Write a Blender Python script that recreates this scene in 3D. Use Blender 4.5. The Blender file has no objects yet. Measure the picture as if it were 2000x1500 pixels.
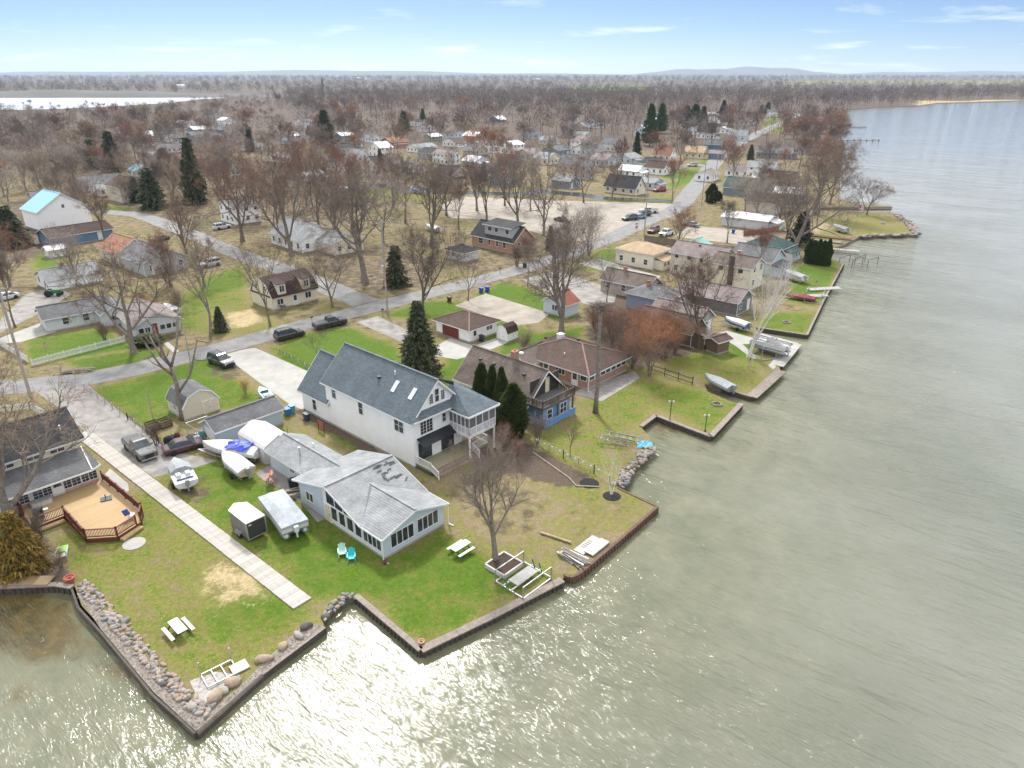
import bpy, math, random
import numpy as np
from mathutils import Vector, Matrix, geometry
R = math.radians
scene = bpy.context.scene
col = scene.collection
random.seed(7)

# ------------------------------------------------------------------ camera
CAM_H = 40.0
FOC = 1387.0                      # focal length in photograph pixels (2000 wide)
PITCH = math.atan((750 - 142) / FOC)
cam_d = bpy.data.cameras.new('camera')
cam = bpy.data.objects.new('camera', cam_d); col.objects.link(cam)
cam.location = (0, 0, CAM_H); cam.rotation_euler = (math.pi / 2 - PITCH, 0, 0)
cam_d.sensor_width = 36; cam_d.lens = 36 * FOC / 2000
cam_d.clip_start = 0.5; cam_d.clip_end = 30000
scene.camera = cam

# ------------------------------------------------------------------ sky, sun, exposure
SUN_EL, SUN_AZ = R(46), R(-14)    # thin bright sun ahead of the camera, a little to its left
world = bpy.data.worlds.new('World'); scene.world = world; world.use_nodes = True
wt = world.node_tree; wt.nodes.clear()
def wn(t, **k):
    n = wt.nodes.new(t)
    for a, b in k.items(): setattr(n, a, b)
    return n
w_out = wn('ShaderNodeOutputWorld'); w_bg = wn('ShaderNodeBackground')
sky = wn('ShaderNodeTexSky'); sky.sky_type = 'NISHITA'; sky.sun_disc = False
sky.sun_elevation = SUN_EL; sky.sun_rotation = SUN_AZ; sky.altitude = 200
sky.air_density = 0.5; sky.dust_density = 0.3; sky.ozone_density = 4.0
w_bg.inputs[1].default_value = 0.05
# thin scattered cloud: noise on a flat layer overhead, seen in perspective
tc = wn('ShaderNodeTexCoord'); sep = wn('ShaderNodeSeparateXYZ'); wt.links.new(tc.outputs['Generated'], sep.inputs[0])
zc = wn('ShaderNodeMath', operation='MAXIMUM'); zc.inputs[1].default_value = 0.0; wt.links.new(sep.outputs[2], zc.inputs[0])
za = wn('ShaderNodeMath', operation='ADD'); za.inputs[1].default_value = 0.09; wt.links.new(zc.outputs[0], za.inputs[0])
dv = []
for i in (0, 1):
    d = wn('ShaderNodeMath', operation='DIVIDE'); wt.links.new(sep.outputs[i], d.inputs[0]); wt.links.new(za.outputs[0], d.inputs[1]); dv.append(d)
cb = wn('ShaderNodeCombineXYZ'); wt.links.new(dv[0].outputs[0], cb.inputs[0]); wt.links.new(dv[1].outputs[0], cb.inputs[1])
cn = wn('ShaderNodeTexNoise'); cn.inputs['Scale'].default_value = 0.8; cn.inputs['Detail'].default_value = 8; cn.inputs['Roughness'].default_value = 0.55
cn.inputs['Distortion'].default_value = 0.3
wt.links.new(cb.outputs[0], cn.inputs['Vector'])
cr = wn('ShaderNodeMapRange'); cr.inputs[1].default_value = 0.56; cr.inputs[2].default_value = 0.78
wt.links.new(cn.outputs[0], cr.inputs[0])
cm = wn('ShaderNodeMath', operation='MULTIPLY'); cm.inputs[1].default_value = 0.8; wt.links.new(cr.outputs[0], cm.inputs[0])
mx = wn('ShaderNodeMix', data_type='RGBA'); mx.inputs[7].default_value = (12.5, 12.7, 13.0, 1)
wt.links.new(cm.outputs[0], mx.inputs[0]); wt.links.new(sky.outputs[0], mx.inputs[6])
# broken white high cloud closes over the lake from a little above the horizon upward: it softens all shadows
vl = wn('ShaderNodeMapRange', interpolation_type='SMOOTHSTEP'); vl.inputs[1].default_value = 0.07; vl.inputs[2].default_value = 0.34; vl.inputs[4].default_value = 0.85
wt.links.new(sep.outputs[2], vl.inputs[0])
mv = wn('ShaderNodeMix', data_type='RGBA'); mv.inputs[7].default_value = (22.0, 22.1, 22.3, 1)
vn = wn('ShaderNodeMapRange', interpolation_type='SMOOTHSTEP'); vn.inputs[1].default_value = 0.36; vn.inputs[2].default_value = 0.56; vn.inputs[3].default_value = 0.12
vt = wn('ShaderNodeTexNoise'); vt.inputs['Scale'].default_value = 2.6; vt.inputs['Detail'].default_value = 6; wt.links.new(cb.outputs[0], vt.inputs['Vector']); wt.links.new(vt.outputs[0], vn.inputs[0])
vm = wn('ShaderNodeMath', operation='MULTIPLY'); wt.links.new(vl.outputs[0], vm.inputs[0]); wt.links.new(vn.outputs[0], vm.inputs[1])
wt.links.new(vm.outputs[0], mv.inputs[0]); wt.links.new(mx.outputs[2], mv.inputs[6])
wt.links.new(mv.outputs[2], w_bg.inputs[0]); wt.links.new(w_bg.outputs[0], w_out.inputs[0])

sun_d = bpy.data.lights.new('sun', 'SUN'); sun_d.energy = 2.1; sun_d.angle = R(8); sun_d.color = (1.0, 0.975, 0.94)
sun = bpy.data.objects.new('sun', sun_d); col.objects.link(sun)
sd = Vector((math.sin(SUN_AZ) * math.cos(SUN_EL), math.cos(SUN_AZ) * math.cos(SUN_EL), math.sin(SUN_EL)))
sun.rotation_euler = (-sd).to_track_quat('-Z', 'Y').to_euler(); sun.location = (0, 0, 300)
vs = scene.view_settings
vs.view_transform = 'Standard'; vs.look = 'None'; vs.gamma = 1; vs.use_curve_mapping = False; vs.exposure = 1.18
scene.cycles.use_denoising = True
scene.cycles.max_bounces = 6; scene.cycles.diffuse_bounces = 3; scene.cycles.glossy_bounces = 3
scene.cycles.transparent_max_bounces = 6; scene.cycles.volume_bounces = 0
scene.cycles.sample_clamp_indirect = 6

# ------------------------------------------------------------------ a pixel of the photograph as a point on the ground
_c, _s = math.cos(PITCH), math.sin(PITCH)
def G(x, y, z=0.0):
    u = (x - 1000) / FOC; v = (y - 750) / FOC
    t = (CAM_H - z) / (v * _c + _s)
    return Vector((u * t, (_c - v * _s) * t, z))
def HT(bx, by, ty):               # height of a point seen at row ty above the ground point at (bx, by)
    Y = G(bx, by).y; v = (ty - 750) / FOC
    return CAM_H - Y * (_s + v * _c) / (_c - v * _s)
ROT = 47.5                        # the lots lie on one grid, turned this far from the camera's right
# ------------------------------------------------------------------ materials
MATS = {}
def nodes(name):
    m = bpy.data.materials.new(name); m.use_nodes = True
    t = m.node_tree; b = t.nodes['Principled BSDF']
    return m, t, b
def N(t, typ, **k):
    n = t.nodes.new(typ)
    for a, v in k.items():
        if isinstance(a, str) and hasattr(n, a): setattr(n, a, v)
    return n
def noise(t, vec, scale, detail=4, rough=.55):
    n = t.nodes.new('ShaderNodeTexNoise'); n.inputs['Scale'].default_value = scale
    n.inputs['Detail'].default_value = detail; n.inputs['Roughness'].default_value = rough
    if vec is not None: t.links.new(vec, n.inputs['Vector'])
    return n.outputs[0]
def mrange(t, val, a, b, c=0., d=1., smooth=False):
    n = t.nodes.new('ShaderNodeMapRange')
    if smooth: n.interpolation_type = 'SMOOTHSTEP'
    for i, x in zip((1, 2, 3, 4), (a, b, c, d)): n.inputs[i].default_value = x
    t.links.new(val, n.inputs[0]); return n.outputs[0]
def mathn(t, op, a, b=None, c=None):
    n = t.nodes.new('ShaderNodeMath'); n.operation = op
    for i, x in enumerate((a, b, c)):
        if x is None: continue
        if isinstance(x, (int, float)): n.inputs[i].default_value = x
        else: t.links.new(x, n.inputs[i])
    return n.outputs[0]
def mixc(t, fac, a, b, mode='MIX'):
    n = t.nodes.new('ShaderNodeMix'); n.data_type = 'RGBA'; n.blend_type = mode
    for i, x in ((0, fac), (6, a), (7, b)):
        if isinstance(x, (int, float)): n.inputs[i].default_value = x
        elif isinstance(x, (tuple, list)): n.inputs[i].default_value = (*x[:3], 1)
        else: t.links.new(x, n.inputs[i])
    return n.outputs[2]
def objco(t): return t.nodes.new('ShaderNodeTexCoord').outputs['Object']
def geopos(t): return t.nodes.new('ShaderNodeNewGeometry').outputs['Position']
def bump(t, b, h, strength=.3, dist=.05):
    n = t.nodes.new('ShaderNodeBump'); n.inputs['Strength'].default_value = strength; n.inputs['Distance'].default_value = dist
    t.links.new(h, n.inputs['Height']); t.links.new(n.outputs[0], b.inputs['Normal'])
def mul(c, k): return tuple(min(1, x * k) for x in c)
def M(name, c, rough=.7, var=.22, scale=2.5, bmp=0., bscale=25, metal=0., spec=.4, c2=None, world=False):
    """a plain painted, weathered or mineral surface: colour with uneven wear and a fine relief"""
    if name in MATS: return MATS[name]
    m, t, b = nodes(name)
    co = geopos(t) if world else objco(t)
    n1 = noise(t, co, scale, 6, .62)
    lo = mul(c, 1 - var) if c2 is None else c2
    t.links.new(mixc(t, mrange(t, n1, .32, .68), lo, mul(c, 1 + var * .35)), b.inputs['Base Color'])
    b.inputs['Roughness'].default_value = rough; b.inputs['Metallic'].default_value = metal
    b.inputs['Specular IOR Level'].default_value = spec
    if bmp: bump(t, b, noise(t, co, bscale, 4), bmp, .03)
    MATS[name] = m; return m
def siding(name, c, period=.16, vert=False, stain=.06):
    if name in MATS: return MATS[name]
    m, t, b = nodes(name); co = objco(t)
    sp = t.nodes.new('ShaderNodeSeparateXYZ'); t.links.new(co, sp.inputs[0])
    ax = mathn(t, 'ADD', sp.outputs[0], sp.outputs[1]) if vert else sp.outputs[2]
    fr = mathn(t, 'FRACT', mathn(t, 'DIVIDE', ax, period))
    st = mrange(t, noise(t, co, .9, 6, .6), .3, .72, 1 - stain, 1.03)
    line = mrange(t, fr, 0, .14, .72, 1.)
    k = mathn(t, 'MULTIPLY', st, line)
    t.links.new(mixc(t, 1.0, c, k, 'MULTIPLY'), b.inputs['Base Color'])
    b.inputs['Roughness'].default_value = .55; b.inputs['Specular IOR Level'].default_value = .35
    bump(t, b, fr, .5, .02)
    MATS[name] = m; return m
def shingle(name, c, c2=None, var=.3, patch=.2):
    """asphalt shingles: courses along the slope, mottled tabs, broad weathering"""
    if name in MATS: return MATS[name]
    m, t, b = nodes(name); co = objco(t)
    c2 = c2 or mul(c, 1 - var)
    sp = t.nodes.new('ShaderNodeSeparateXYZ'); t.links.new(co, sp.inputs[0])
    cb_ = t.nodes.new('ShaderNodeCombineXYZ')
    t.links.new(mathn(t, 'ADD', sp.outputs[0], sp.outputs[1]), cb_.inputs[0]); t.links.new(mathn(t, 'MULTIPLY', sp.outputs[2], 2.2), cb_.inputs[1])
    bk = t.nodes.new('ShaderNodeTexBrick'); t.links.new(cb_.outputs[0], bk.inputs['Vector'])
    bk.inputs['Scale'].default_value = 1; bk.inputs['Brick Width'].default_value = .32; bk.inputs['Row Height'].default_value = .17
    bk.inputs['Mortar Size'].default_value = .012; bk.inputs['Color1'].default_value = (*c, 1); bk.inputs['Color2'].default_value = (*c2, 1)
    bk.inputs['Mortar'].default_value = (*mul(c2, .62), 1); bk.inputs['Bias'].default_value = 0.1
    n1 = mrange(t, noise(t, co, .55, 5, .6), .3, .7, 1 - patch, 1 + patch * .5)
    n2 = mrange(t, noise(t, co, 22, 3), .3, .7, .82, 1.14)
    t.links.new(mixc(t, 1.0, bk.outputs[0], mathn(t, 'MULTIPLY', n1, n2), 'MULTIPLY'), b.inputs['Base Color'])
    b.inputs['Roughness'].default_value = .9; b.inputs['Specular IOR Level'].default_value = .25
    bump(t, b, bk.outputs['Fac'], -.4, .015)
    MATS[name] = m; return m
def brickm(name, c, c2, mortar=(.42, .38, .35)):
    if name in MATS: return MATS[name]
    m, t, b = nodes(name); co = objco(t)
    sp = t.nodes.new('ShaderNodeSeparateXYZ'); t.links.new(co, sp.inputs[0])
    cb_ = t.nodes.new('ShaderNodeCombineXYZ')
    t.links.new(mathn(t, 'ADD', sp.outputs[0], sp.outputs[1]), cb_.inputs[0]); t.links.new(sp.outputs[2], cb_.inputs[1])
    bk = t.nodes.new('ShaderNodeTexBrick'); t.links.new(cb_.outputs[0], bk.inputs['Vector'])
    bk.inputs['Scale'].default_value = 1; bk.inputs['Brick Width'].default_value = .22; bk.inputs['Row Height'].default_value = .075
    bk.inputs['Mortar Size'].default_value = .008
    for k, v in (('Color1', c), ('Color2', c2), ('Mortar', mortar)): bk.inputs[k].default_value = (*v, 1)
    n1 = mrange(t, noise(t, co, 1.2, 5), .3, .7, .8, 1.12)
    t.links.new(mixc(t, 1.0, bk.outputs[0], n1, 'MULTIPLY'), b.inputs['Base Color']); b.inputs['Roughness'].default_value = .85
    MATS[name] = m; return m
def woodm(name, c, c2, axis=0, w=.14):
    """deck boards: grain and tone vary board by board across one axis"""
    if name in MATS: return MATS[name]
    m, t, b = nodes(name); co = objco(t)
    sp = t.nodes.new('ShaderNodeSeparateXYZ'); t.links.new(co, sp.inputs[0])
    q = mathn(t, 'DIVIDE', sp.outputs[axis], w); fl = mathn(t, 'FLOOR', q); fr = mathn(t, 'FRACT', q)
    wn_ = t.nodes.new('ShaderNodeTexWhiteNoise'); wn_.noise_dimensions = '1D'; t.links.new(fl, wn_.inputs['W'])
    mp = t.nodes.new('ShaderNodeMapping'); mp.inputs['Scale'].default_value = (9, .8, 4) if axis == 0 else (.8, 9, 4); t.links.new(co, mp.inputs[0])
    g = noise(t, mp.outputs[0], 1.2, 5, .65)
    f = mathn(t, 'ADD', mathn(t, 'MULTIPLY', wn_.outputs[0], .45), mrange(t, g, .25, .75, 0, .6))
    gap = mrange(t, fr, 0., .09, .35, 1.)
    t.links.new(mixc(t, 1.0, mixc(t, f, c, c2), gap, 'MULTIPLY'), b.inputs['Base Color']); b.inputs['Roughness'].default_value = .75
    MATS[name] = m; return m
def glassm(name='window_glass', c=(.025, .03, .035), rough=.06):
    if name in MATS: return MATS[name]
    m, t, b = nodes(name); co = geopos(t)
    t.links.new(mixc(t, mrange(t, noise(t, co, .9, 3), .45, .62), c, mul(c, 2.6)), b.inputs['Base Color'])
    b.inputs['Roughness'].default_value = rough; b.inputs['Specular IOR Level'].default_value = .6
    MATS[name] = m; return m
def paint(name, c, rough=.25, metal=.0):
    if name in MATS: return MATS[name]
    m, t, b = nodes(name); co = objco(t)
    n1 = noise(t, co, 3, 5)
    t.links.new(mixc(t, mrange(t, n1, .35, .7), c, mixc(t, .05, c, (.25, .23, .2))), b.inputs['Base Color'])
    t.links.new(mrange(t, n1, .3, .7, rough * .8, rough * 1.6), b.inputs['Roughness'])
    b.inputs['Metallic'].default_value = metal; b.inputs['Coat Weight'].default_value = .5; b.inputs['Coat Roughness'].default_value = .08
    MATS[name] = m; return m
WHITE = M('white_trim', (.72, .72, .71), .5, .1)
GLASS = glassm()
DARK = M('dark_metal', (.03, .03, .033), .5)
BLACKP = M('black_plastic', (.02, .02, .022), .45)
STEEL = M('galvanised_steel', (.5, .52, .54), .4, .25, 6, metal=.6)
ALU = M('aluminium', (.36, .375, .385), .35, .2, 5, metal=.5)
WOODG = M('weathered_timber', (.27, .23, .19), .85, .4, 5, .3)
CONC = M('concrete', (.5, .48, .45), .9, .22, 1.5, .2, 30)

# ------------------------------------------------------------------ mesh builder
class MB:
    def __init__(s): s.v = []; s.f = []; s.m = []
    def add(s, vs, fs, m=0):
        o = len(s.v); s.v += [tuple(q) for q in vs]
        for f in fs: s.f.append(tuple(i + o for i in f)); s.m.append(m)
    def box(s, x0, x1, y0, y1, z0, z1, m=0):
        s.add([(x0, y0, z0), (x1, y0, z0), (x1, y1, z0), (x0, y1, z0), (x0, y0, z1), (x1, y0, z1), (x1, y1, z1), (x0, y1, z1)],
              [(0, 3, 2, 1), (4, 5, 6, 7), (0, 1, 5, 4), (1, 2, 6, 5), (2, 3, 7, 6), (3, 0, 4, 7)], m)
    def bar(s, p, q, w, h=None, m=0, up=(0, 0, 1)):
        p = Vector(p); q = Vector(q); d = (q - p)
        if d.length < 1e-6: return
        d.normalize(); h = w if h is None else h
        a = d.cross(Vector(up))
        if a.length < 1e-3: a = d.cross(Vector((0, 1, 0)))
        a.normalize(); b = a.cross(d)
        a *= w / 2; b *= h / 2
        s.add([p - a - b, p + a - b, p + a + b, p - a + b, q - a - b, q + a - b, q + a + b, q - a + b],
              [(0, 1, 2, 3), (7, 6, 5, 4), (0, 4, 5, 1), (1, 5, 6, 2), (2, 6, 7, 3), (3, 7, 4, 0)], m)
    def tube(s, pts, r, n=6, m=0, cap=True):
        pts = [Vector(p) for p in pts]; k = len(pts)
        rs = r if isinstance(r, (list, tuple)) else [r] * k
        o = len(s.v); ref = None
        for i, p in enumerate(pts):
            d = (pts[min(i + 1, k - 1)] - pts[max(i - 1, 0)]).normalized()
            if ref is None:
                ref = d.cross(Vector((0, 0, 1)))
                if ref.length < 1e-3: ref = Vector((1, 0, 0))
            a = (ref - d * ref.dot(d)).normalized(); b = d.cross(a); ref = a
            for j in range(n):
                t = 2 * math.pi * j / n
                s.v.append(tuple(p + (a * math.cos(t) + b * math.sin(t)) * rs[i]))
        for i in range(k - 1):
            for j in range(n):
                a0 = o + i * n + j; a1 = o + i * n + (j + 1) % n
                s.f.append((a0, a1, a1 + n, a0 + n)); s.m.append(m)
        if cap:
            s.f.append(tuple(o + j for j in reversed(range(n)))); s.m.append(m)
            s.f.append(tuple(o + (k - 1) * n + j for j in range(n))); s.m.append(m)
    def prism(s, poly, z0, z1, m=0):
        n = len(poly)
        ar = sum(poly[i][0] * poly[(i + 1) % n][1] - poly[(i + 1) % n][0] * poly[i][1] for i in range(n))
        if ar < 0: poly = list(reversed(poly))
        vs = [(p[0], p[1], z0) for p in poly] + [(p[0], p[1], z1) for p in poly]
        fs = [tuple(reversed(range(n))), tuple(range(n, 2 * n))] + [(i, (i + 1) % n, n + (i + 1) % n, n + i) for i in range(n)]
        s.add(vs, fs, m)
    def slab(s, poly, t, m=0, me=None):
        """a flat polygon given thickness t below itself"""
        P = [Vector(p) for p in poly]; n = len(P)
        nr = Vector((0, 0, 0))
        for i in range(n): nr += P[i].cross(P[(i + 1) % n])
        nr.normalize()
        if nr.z < 0: P.reverse(); nr = -nr
        Q = [p - nr * t for p in P]
        o = len(s.v); s.v += [tuple(p) for p in P + Q]
        s.f.append(tuple(o + i for i in range(n))); s.m.append(m)
        s.f.append(tuple(o + n + i for i in reversed(range(n)))); s.m.append(m if me is None else me)
        for i in range(n):
            j = (i + 1) % n
            s.f.append((o + i, o + n + i, o + n + j, o + j)); s.m.append(m if me is None else me)
    def lathe(s, prof, n=12, m=0, c=(0, 0, 0)):
        o = len(s.v); k = len(prof)
        for r, z in prof:
            for j in range(n):
                t = 2 * math.pi * j / n; s.v.append((c[0] + r * math.cos(t), c[1] + r * math.sin(t), c[2] + z))
        for i in range(k - 1):
            for j in range(n):
                a0 = o + i * n + j; a1 = o + i * n + (j + 1) % n
                s.f.append((a0, a1, a1 + n, a0 + n)); s.m.append(m)
        s.f.append(tuple(o + j for j in reversed(range(n)))); s.m.append(m)
        s.f.append(tuple(o + (k - 1) * n + j for j in range(n))); s.m.append(m)
    def loft(s, secs, m=0, cap=True):
        o = len(s.v); n = len(secs[0])
        for q in secs: s.v += [tuple(p) for p in q]
        for i in range(len(secs) - 1):
            for j in range(n):
                a0 = o + i * n + j; a1 = o + i * n + (j + 1) % n
                s.f.append((a0, a0 + n, a1 + n, a1)); s.m.append(m)
        if cap:
            s.f.append(tuple(o + j for j in range(n))); s.m.append(m)
            s.f.append(tuple(o + (len(secs) - 1) * n + j for j in reversed(range(n)))); s.m.append(m)
    def mesh(s, name, mats, smooth=False):
        me = bpy.data.meshes.new(name); me.from_pydata(s.v, [], s.f)
        for q in (mats if isinstance(mats, (list, tuple)) else [mats]): me.materials.append(q)
        if any(s.m): me.polygons.foreach_set('material_index', s.m)
        if smooth: me.polygons.foreach_set('use_smooth', [True] * len(s.f))
        me.update(); return me
    def build(s, name, mats, parent=None, smooth=False, loc=None, rotz=0., kind=None):
        return obj(name, s.mesh(name, mats, smooth), parent, loc, rotz, kind)
def obj(name, me, parent=None, loc=None, rotz=0., kind=None):
    o = bpy.data.objects.new(name, me); col.objects.link(o)
    if parent is not None: o.parent = parent
    if loc is not None: o.location = loc
    if rotz: o.rotation_euler = (0, 0, rotz)
    if kind: o['kind'] = kind
    return o
def tag(o, label, cat=None, group=None, kind=None):
    o['label'] = label
    if cat: o['category'] = cat
    if group: o['group'] = group
    if kind: o['kind'] = kind
    return o
def thing(name, label, cat, loc=(0, 0, 0), rotz=0., group=None):
    o = bpy.data.objects.new(name, None); col.objects.link(o); o.empty_display_size = .3
    o.location = loc; o.rotation_euler = (0, 0, rotz)
    return tag(o, label, cat, group)
def copy_thing(root, loc, rotz=0., label=None, group=None, scale=None):
    r = root.copy(); col.objects.link(r); r.location = loc; r.rotation_euler = (0, 0, rotz)
    if scale: r.scale = (scale,) * 3 if isinstance(scale, (int, float)) else scale
    if label: r['label'] = label
    if group: r['group'] = group
    for ch in root.children:
        c = ch.copy(); col.objects.link(c); c.parent = r
        for g in ch.children:
            d = g.copy(); col.objects.link(d); d.parent = c
    return r
# ------------------------------------------------------------------ land, lake, roads
WATER_Z = -0.6
SHORE = [(-400,1170),(0,1148),(110,1143),(142,1148),(155,1185),(198,1232),(270,1318),(300,1355),(360,1408),(383,1430),(511,1316),(634,1224),
 (628,1208),(650,1186),(672,1170),(695,1164),(757,1216),(822,1271),(960,1205),(1098,1134),(1102,1124),(1120,1127),(1138,1116),(1212,1053),(1284,990),(1206,953),
 (1212,945),(1228,918),(1247,899),(1274,873),(1268,852),(1252,834),(1281,812),(1335,833),(1388,853),(1448,789),(1433,786),(1382,765),(1376,750),(1410,759),(1468,776),
 (1525,725),(1522,716),(1558,673),(1536,667),(1480,652),(1477,640),(1576,655),(1607,590),(1647,516),(1625,506),(1612,486),(1640,482),(1664,470),(1678,463),(1735,460),(1794,459),
 (1784,441),(1748,415),(1600,411),(1600,407),(1741,407),(1741,402),(1690,399),(1640,388),(1636,350),(1640,320),(1648,290),(1640,265),(1662,242),(1650,228),(1655,214),(1720,209),(1790,207),(1830,201),(2000,196),(2400,192),(3200,186)]
shore = [G(x, y).to_2d() for x, y in SHORE]
land_poly = shore + [Vector((14000, 13000)), Vector((-14000, 13000)), Vector((-9000, 200)), Vector((-300, 30))]

def inpoly(px, py, poly):
    r = np.zeros(px.shape, bool); n = len(poly)
    for i in range(n):
        x0, y0 = poly[i]; x1, y1 = poly[(i + 1) % n]
        if y0 == y1: continue
        c = ((y0 > py) != (y1 > py)) & (px < (x1 - x0) * (py - y0) / (y1 - y0) + x0)
        r ^= c
    return r
def segdist(px, py, pts, closed=True):
    d = np.full(px.shape, 1e9); n = len(pts)
    for i in range(n if closed else n - 1):
        x0, y0 = pts[i]; x1, y1 = pts[(i + 1) % n]
        dx, dy = x1 - x0, y1 - y0; L = dx * dx + dy * dy + 1e-12
        t = np.clip(((px - x0) * dx + (py - y0) * dy) / L, 0, 1)
        d = np.minimum(d, np.hypot(px - x0 - t * dx, py - y0 - t * dy))
    return d
def softpoly(px, py, poly, w):
    d = segdist(px, py, poly); ins = inpoly(px, py, poly)
    return np.clip(np.where(ins, .5 + d / w, .5 - d / w), 0, 1)

# rings of points: fine near the camera, coarse towards the horizon
rr = [22.]
while rr[-1] < 12500: rr.append(rr[-1] * (1.0125 if rr[-1] < 330 else 1.06))
an = np.radians(np.linspace(-52, 52, 175))
RRg, ANg = np.meshgrid(np.array(rr), an, indexing='ij')
jit = np.random.RandomState(3)
RRg = RRg * (1 + jit.uniform(-.004, .004, RRg.shape)); ANg = ANg + jit.uniform(-.003, .003, ANg.shape)
gx, gy = (RRg * np.sin(ANg)).ravel(), (RRg * np.cos(ANg)).ravel()
ok = inpoly(gx, gy, land_poly) & (segdist(gx, gy, land_poly) > np.hypot(gx, gy) * .004)
pts = [Vector(p) for p in land_poly]; npoly = len(pts)
pts += [Vector((x, y)) for x, y in zip(gx[ok], gy[ok])]
cv, ce, cf, *_ = geometry.delaunay_2d_cdt(pts, [(i, (i + 1) % npoly) for i in range(npoly)], [list(range(npoly))], 1, 1e-4)
V = np.array([(v.x, v.y) for v in cv])
fc = [f for f in cf]
cen = np.array([[V[list(f)].mean(0)[0], V[list(f)].mean(0)[1]] for f in fc])
keep = inpoly(cen[:, 0], cen[:, 1], land_poly)
fc = [tuple(f) if (V[f[1]] - V[f[0]])[0] * (V[f[2]] - V[f[0]])[1] - (V[f[1]] - V[f[0]])[1] * (V[f[2]] - V[f[0]])[0] > 0 else tuple(reversed(f)) for f, k in zip(fc, keep) if k]
nv = len(V)
verts = [(x, y, 0.) for x, y in V]
# the bank below the edge
sk = len(verts); ns = len(shore)
verts += [(p.x, p.y, 0.) for p in shore] + [(p.x, p.y, -2.) for p in shore]
skirt = [(sk + i, sk + i + 1, sk + ns + i + 1, sk + ns + i) for i in range(ns - 1)]
lm = bpy.data.meshes.new('ground'); lm.from_pydata(verts, [], fc + skirt)

# what grows where: greenness, bare litter, straw or sand (lawns, beds and dirt as laid out on the lots)
AX = np.array([v[0] for v in verts]); AY = np.array([v[1] for v in verts]); AR = np.hypot(AX, AY)
P = lambda l: [tuple(G(x, y).to_2d()) for x, y in l]
green = np.full(AX.shape, .22); litter = .38 * np.clip((AR - 80) / 40, 0, 1); straw = np.zeros(AX.shape)
far = np.clip((AR - 190) / 160, 0, 1); litter = np.maximum(litter, .42 * far); litter = np.maximum(litter, .85 * np.clip((AR - 330) / 150, 0, 1))
LAWN = [ # polygon, greenness, softness in metres
 ([(140,1150),(105,1070),(260,960),(330,930),(615,1180),(560,1230),(385,1330),(300,1290)], .52, 1.5),
 ([(540,1230),(420,1240),(420,1180),(500,1140),(600,1190)], .8, 2.5),
 ([(330,930),(420,900),(560,960),(690,1030),(750,1090),(860,1040),(960,1100),(1100,1120),(830,1255),(700,1160),(610,1170),(450,1040)], .80, 2.),
 ([(560,1040),(700,1080),(800,1110),(940,1060),(940,1140),(720,1160),(600,1150)], 1.0, 3.),
 ([(830,930),(1200,880),(1280,990),(1110,1110),(960,1080),(880,1000)], .28, 3.),
 ([(1120,790),(1240,740),(1360,760),(1440,790),(1380,840),(1280,800),(1250,830),(1150,800)], .72, 2.5),
 ([(1040,850),(1180,790),(1250,840),(1270,870),(1220,920),(1150,930),(1060,890)], .50, 2.5),
 ([(1290,700),(1360,690),(1520,700),(1460,765),(1370,740)], .58, 2.5),
 ([(1400,660),(1450,640),(1480,690),(1440,700)], .95, 1.),
 ([(1480,640),(1500,610),(1600,610),(1575,650)], .75, 1.5),
 ([(1530,590),(1560,540),(1640,520),(1600,600)], .85, 2.),
 ([(1540,530),(1600,500),(1640,515),(1610,540)], .85, 1.),
 ([(172,762),(330,722),(420,690),(480,760),(540,790),(430,800),(340,820),(290,850)], .84, 1.2),
 ([(530,680),(600,650),(690,640),(770,680),(830,730),(1000,800),(860,800),(620,760),(560,720)], .95, 1.2),
 ([(580,800),(640,800),(760,900),(690,880)], .85, .8),
 ([(750,620),(820,590),(930,590),(1060,660),(1060,700),(980,680),(840,620)], .95, 1.),
 ([(930,575),(985,550),(1110,590),(1120,625),(1060,620)], 1.0, .8),
 ([(980,680),(1060,650),(1140,640),(1120,690),(1010,720),(960,720)], .95, 1.5),
 ([(870,700),(960,690),(980,720),(900,750),(850,740)], .9, 1.),
 ([(40,665),(200,640),(260,680),(60,710)], .9, 1.), ([(130,705),(300,680),(330,695),(160,730)], 1.0, 1.),
 ([(330,585),(420,550),(480,560),(480,620),(420,660),(350,640)], .62, 2.), ([(400,540),(470,520),(480,560),(400,580)], .85, 1.5),
 ([(60,500),(120,470),(150,500),(80,540)], .8, 1.5), ([(190,400),(270,400),(260,415),(190,420)], .8, 2.),
 ([(360,440),(430,420),(440,440),(380,450)], .7, 2.), ([(1140,495),(1230,475),(1220,500),(1160,515)], .95, 1.),
 ([(1300,360),(1370,335),(1360,350),(1310,370)], 1.0, 3.), ([(1290,335),(1360,330),(1370,345),(1300,350)], 1.1, 3.),
 ([(1180,390),(1320,385),(1325,400),(1190,395)], .7, 2.), ([(1340,320),(1400,310),(1400,322),(1340,328)], .9, 3.),
 ([(1400,240),(1420,235),(1425,255),(1405,260)], .95, 6.), ([(1610,425),(1700,420),(1780,440),(1780,455),(1690,458),(1610,450)], .42, 2.),
 ([(1510,500),(1640,440),(1660,460),(1560,490)], .35, 3.), ([(1500,225),(1540,220),(1530,260),(1490,260)], .8, 6.),
 ([(1110,500),(1180,490),(1170,530),(1110,530)], .7, 2.), ([(600,280),(690,285),(660,300),(600,300)], .7, 5.), ([(700,365),(830,370),(820,390),(690,390)], .6, 5.),
 ([(1120,168),(1260,168),(1260,175),(1120,175)], .9, 30.), ([(1540,158),(2100,157),(2100,164),(1540,166)], .42, 60.), ([(400,600),(480,590),(560,640),(430,660)], .45, 1.5)]
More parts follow.
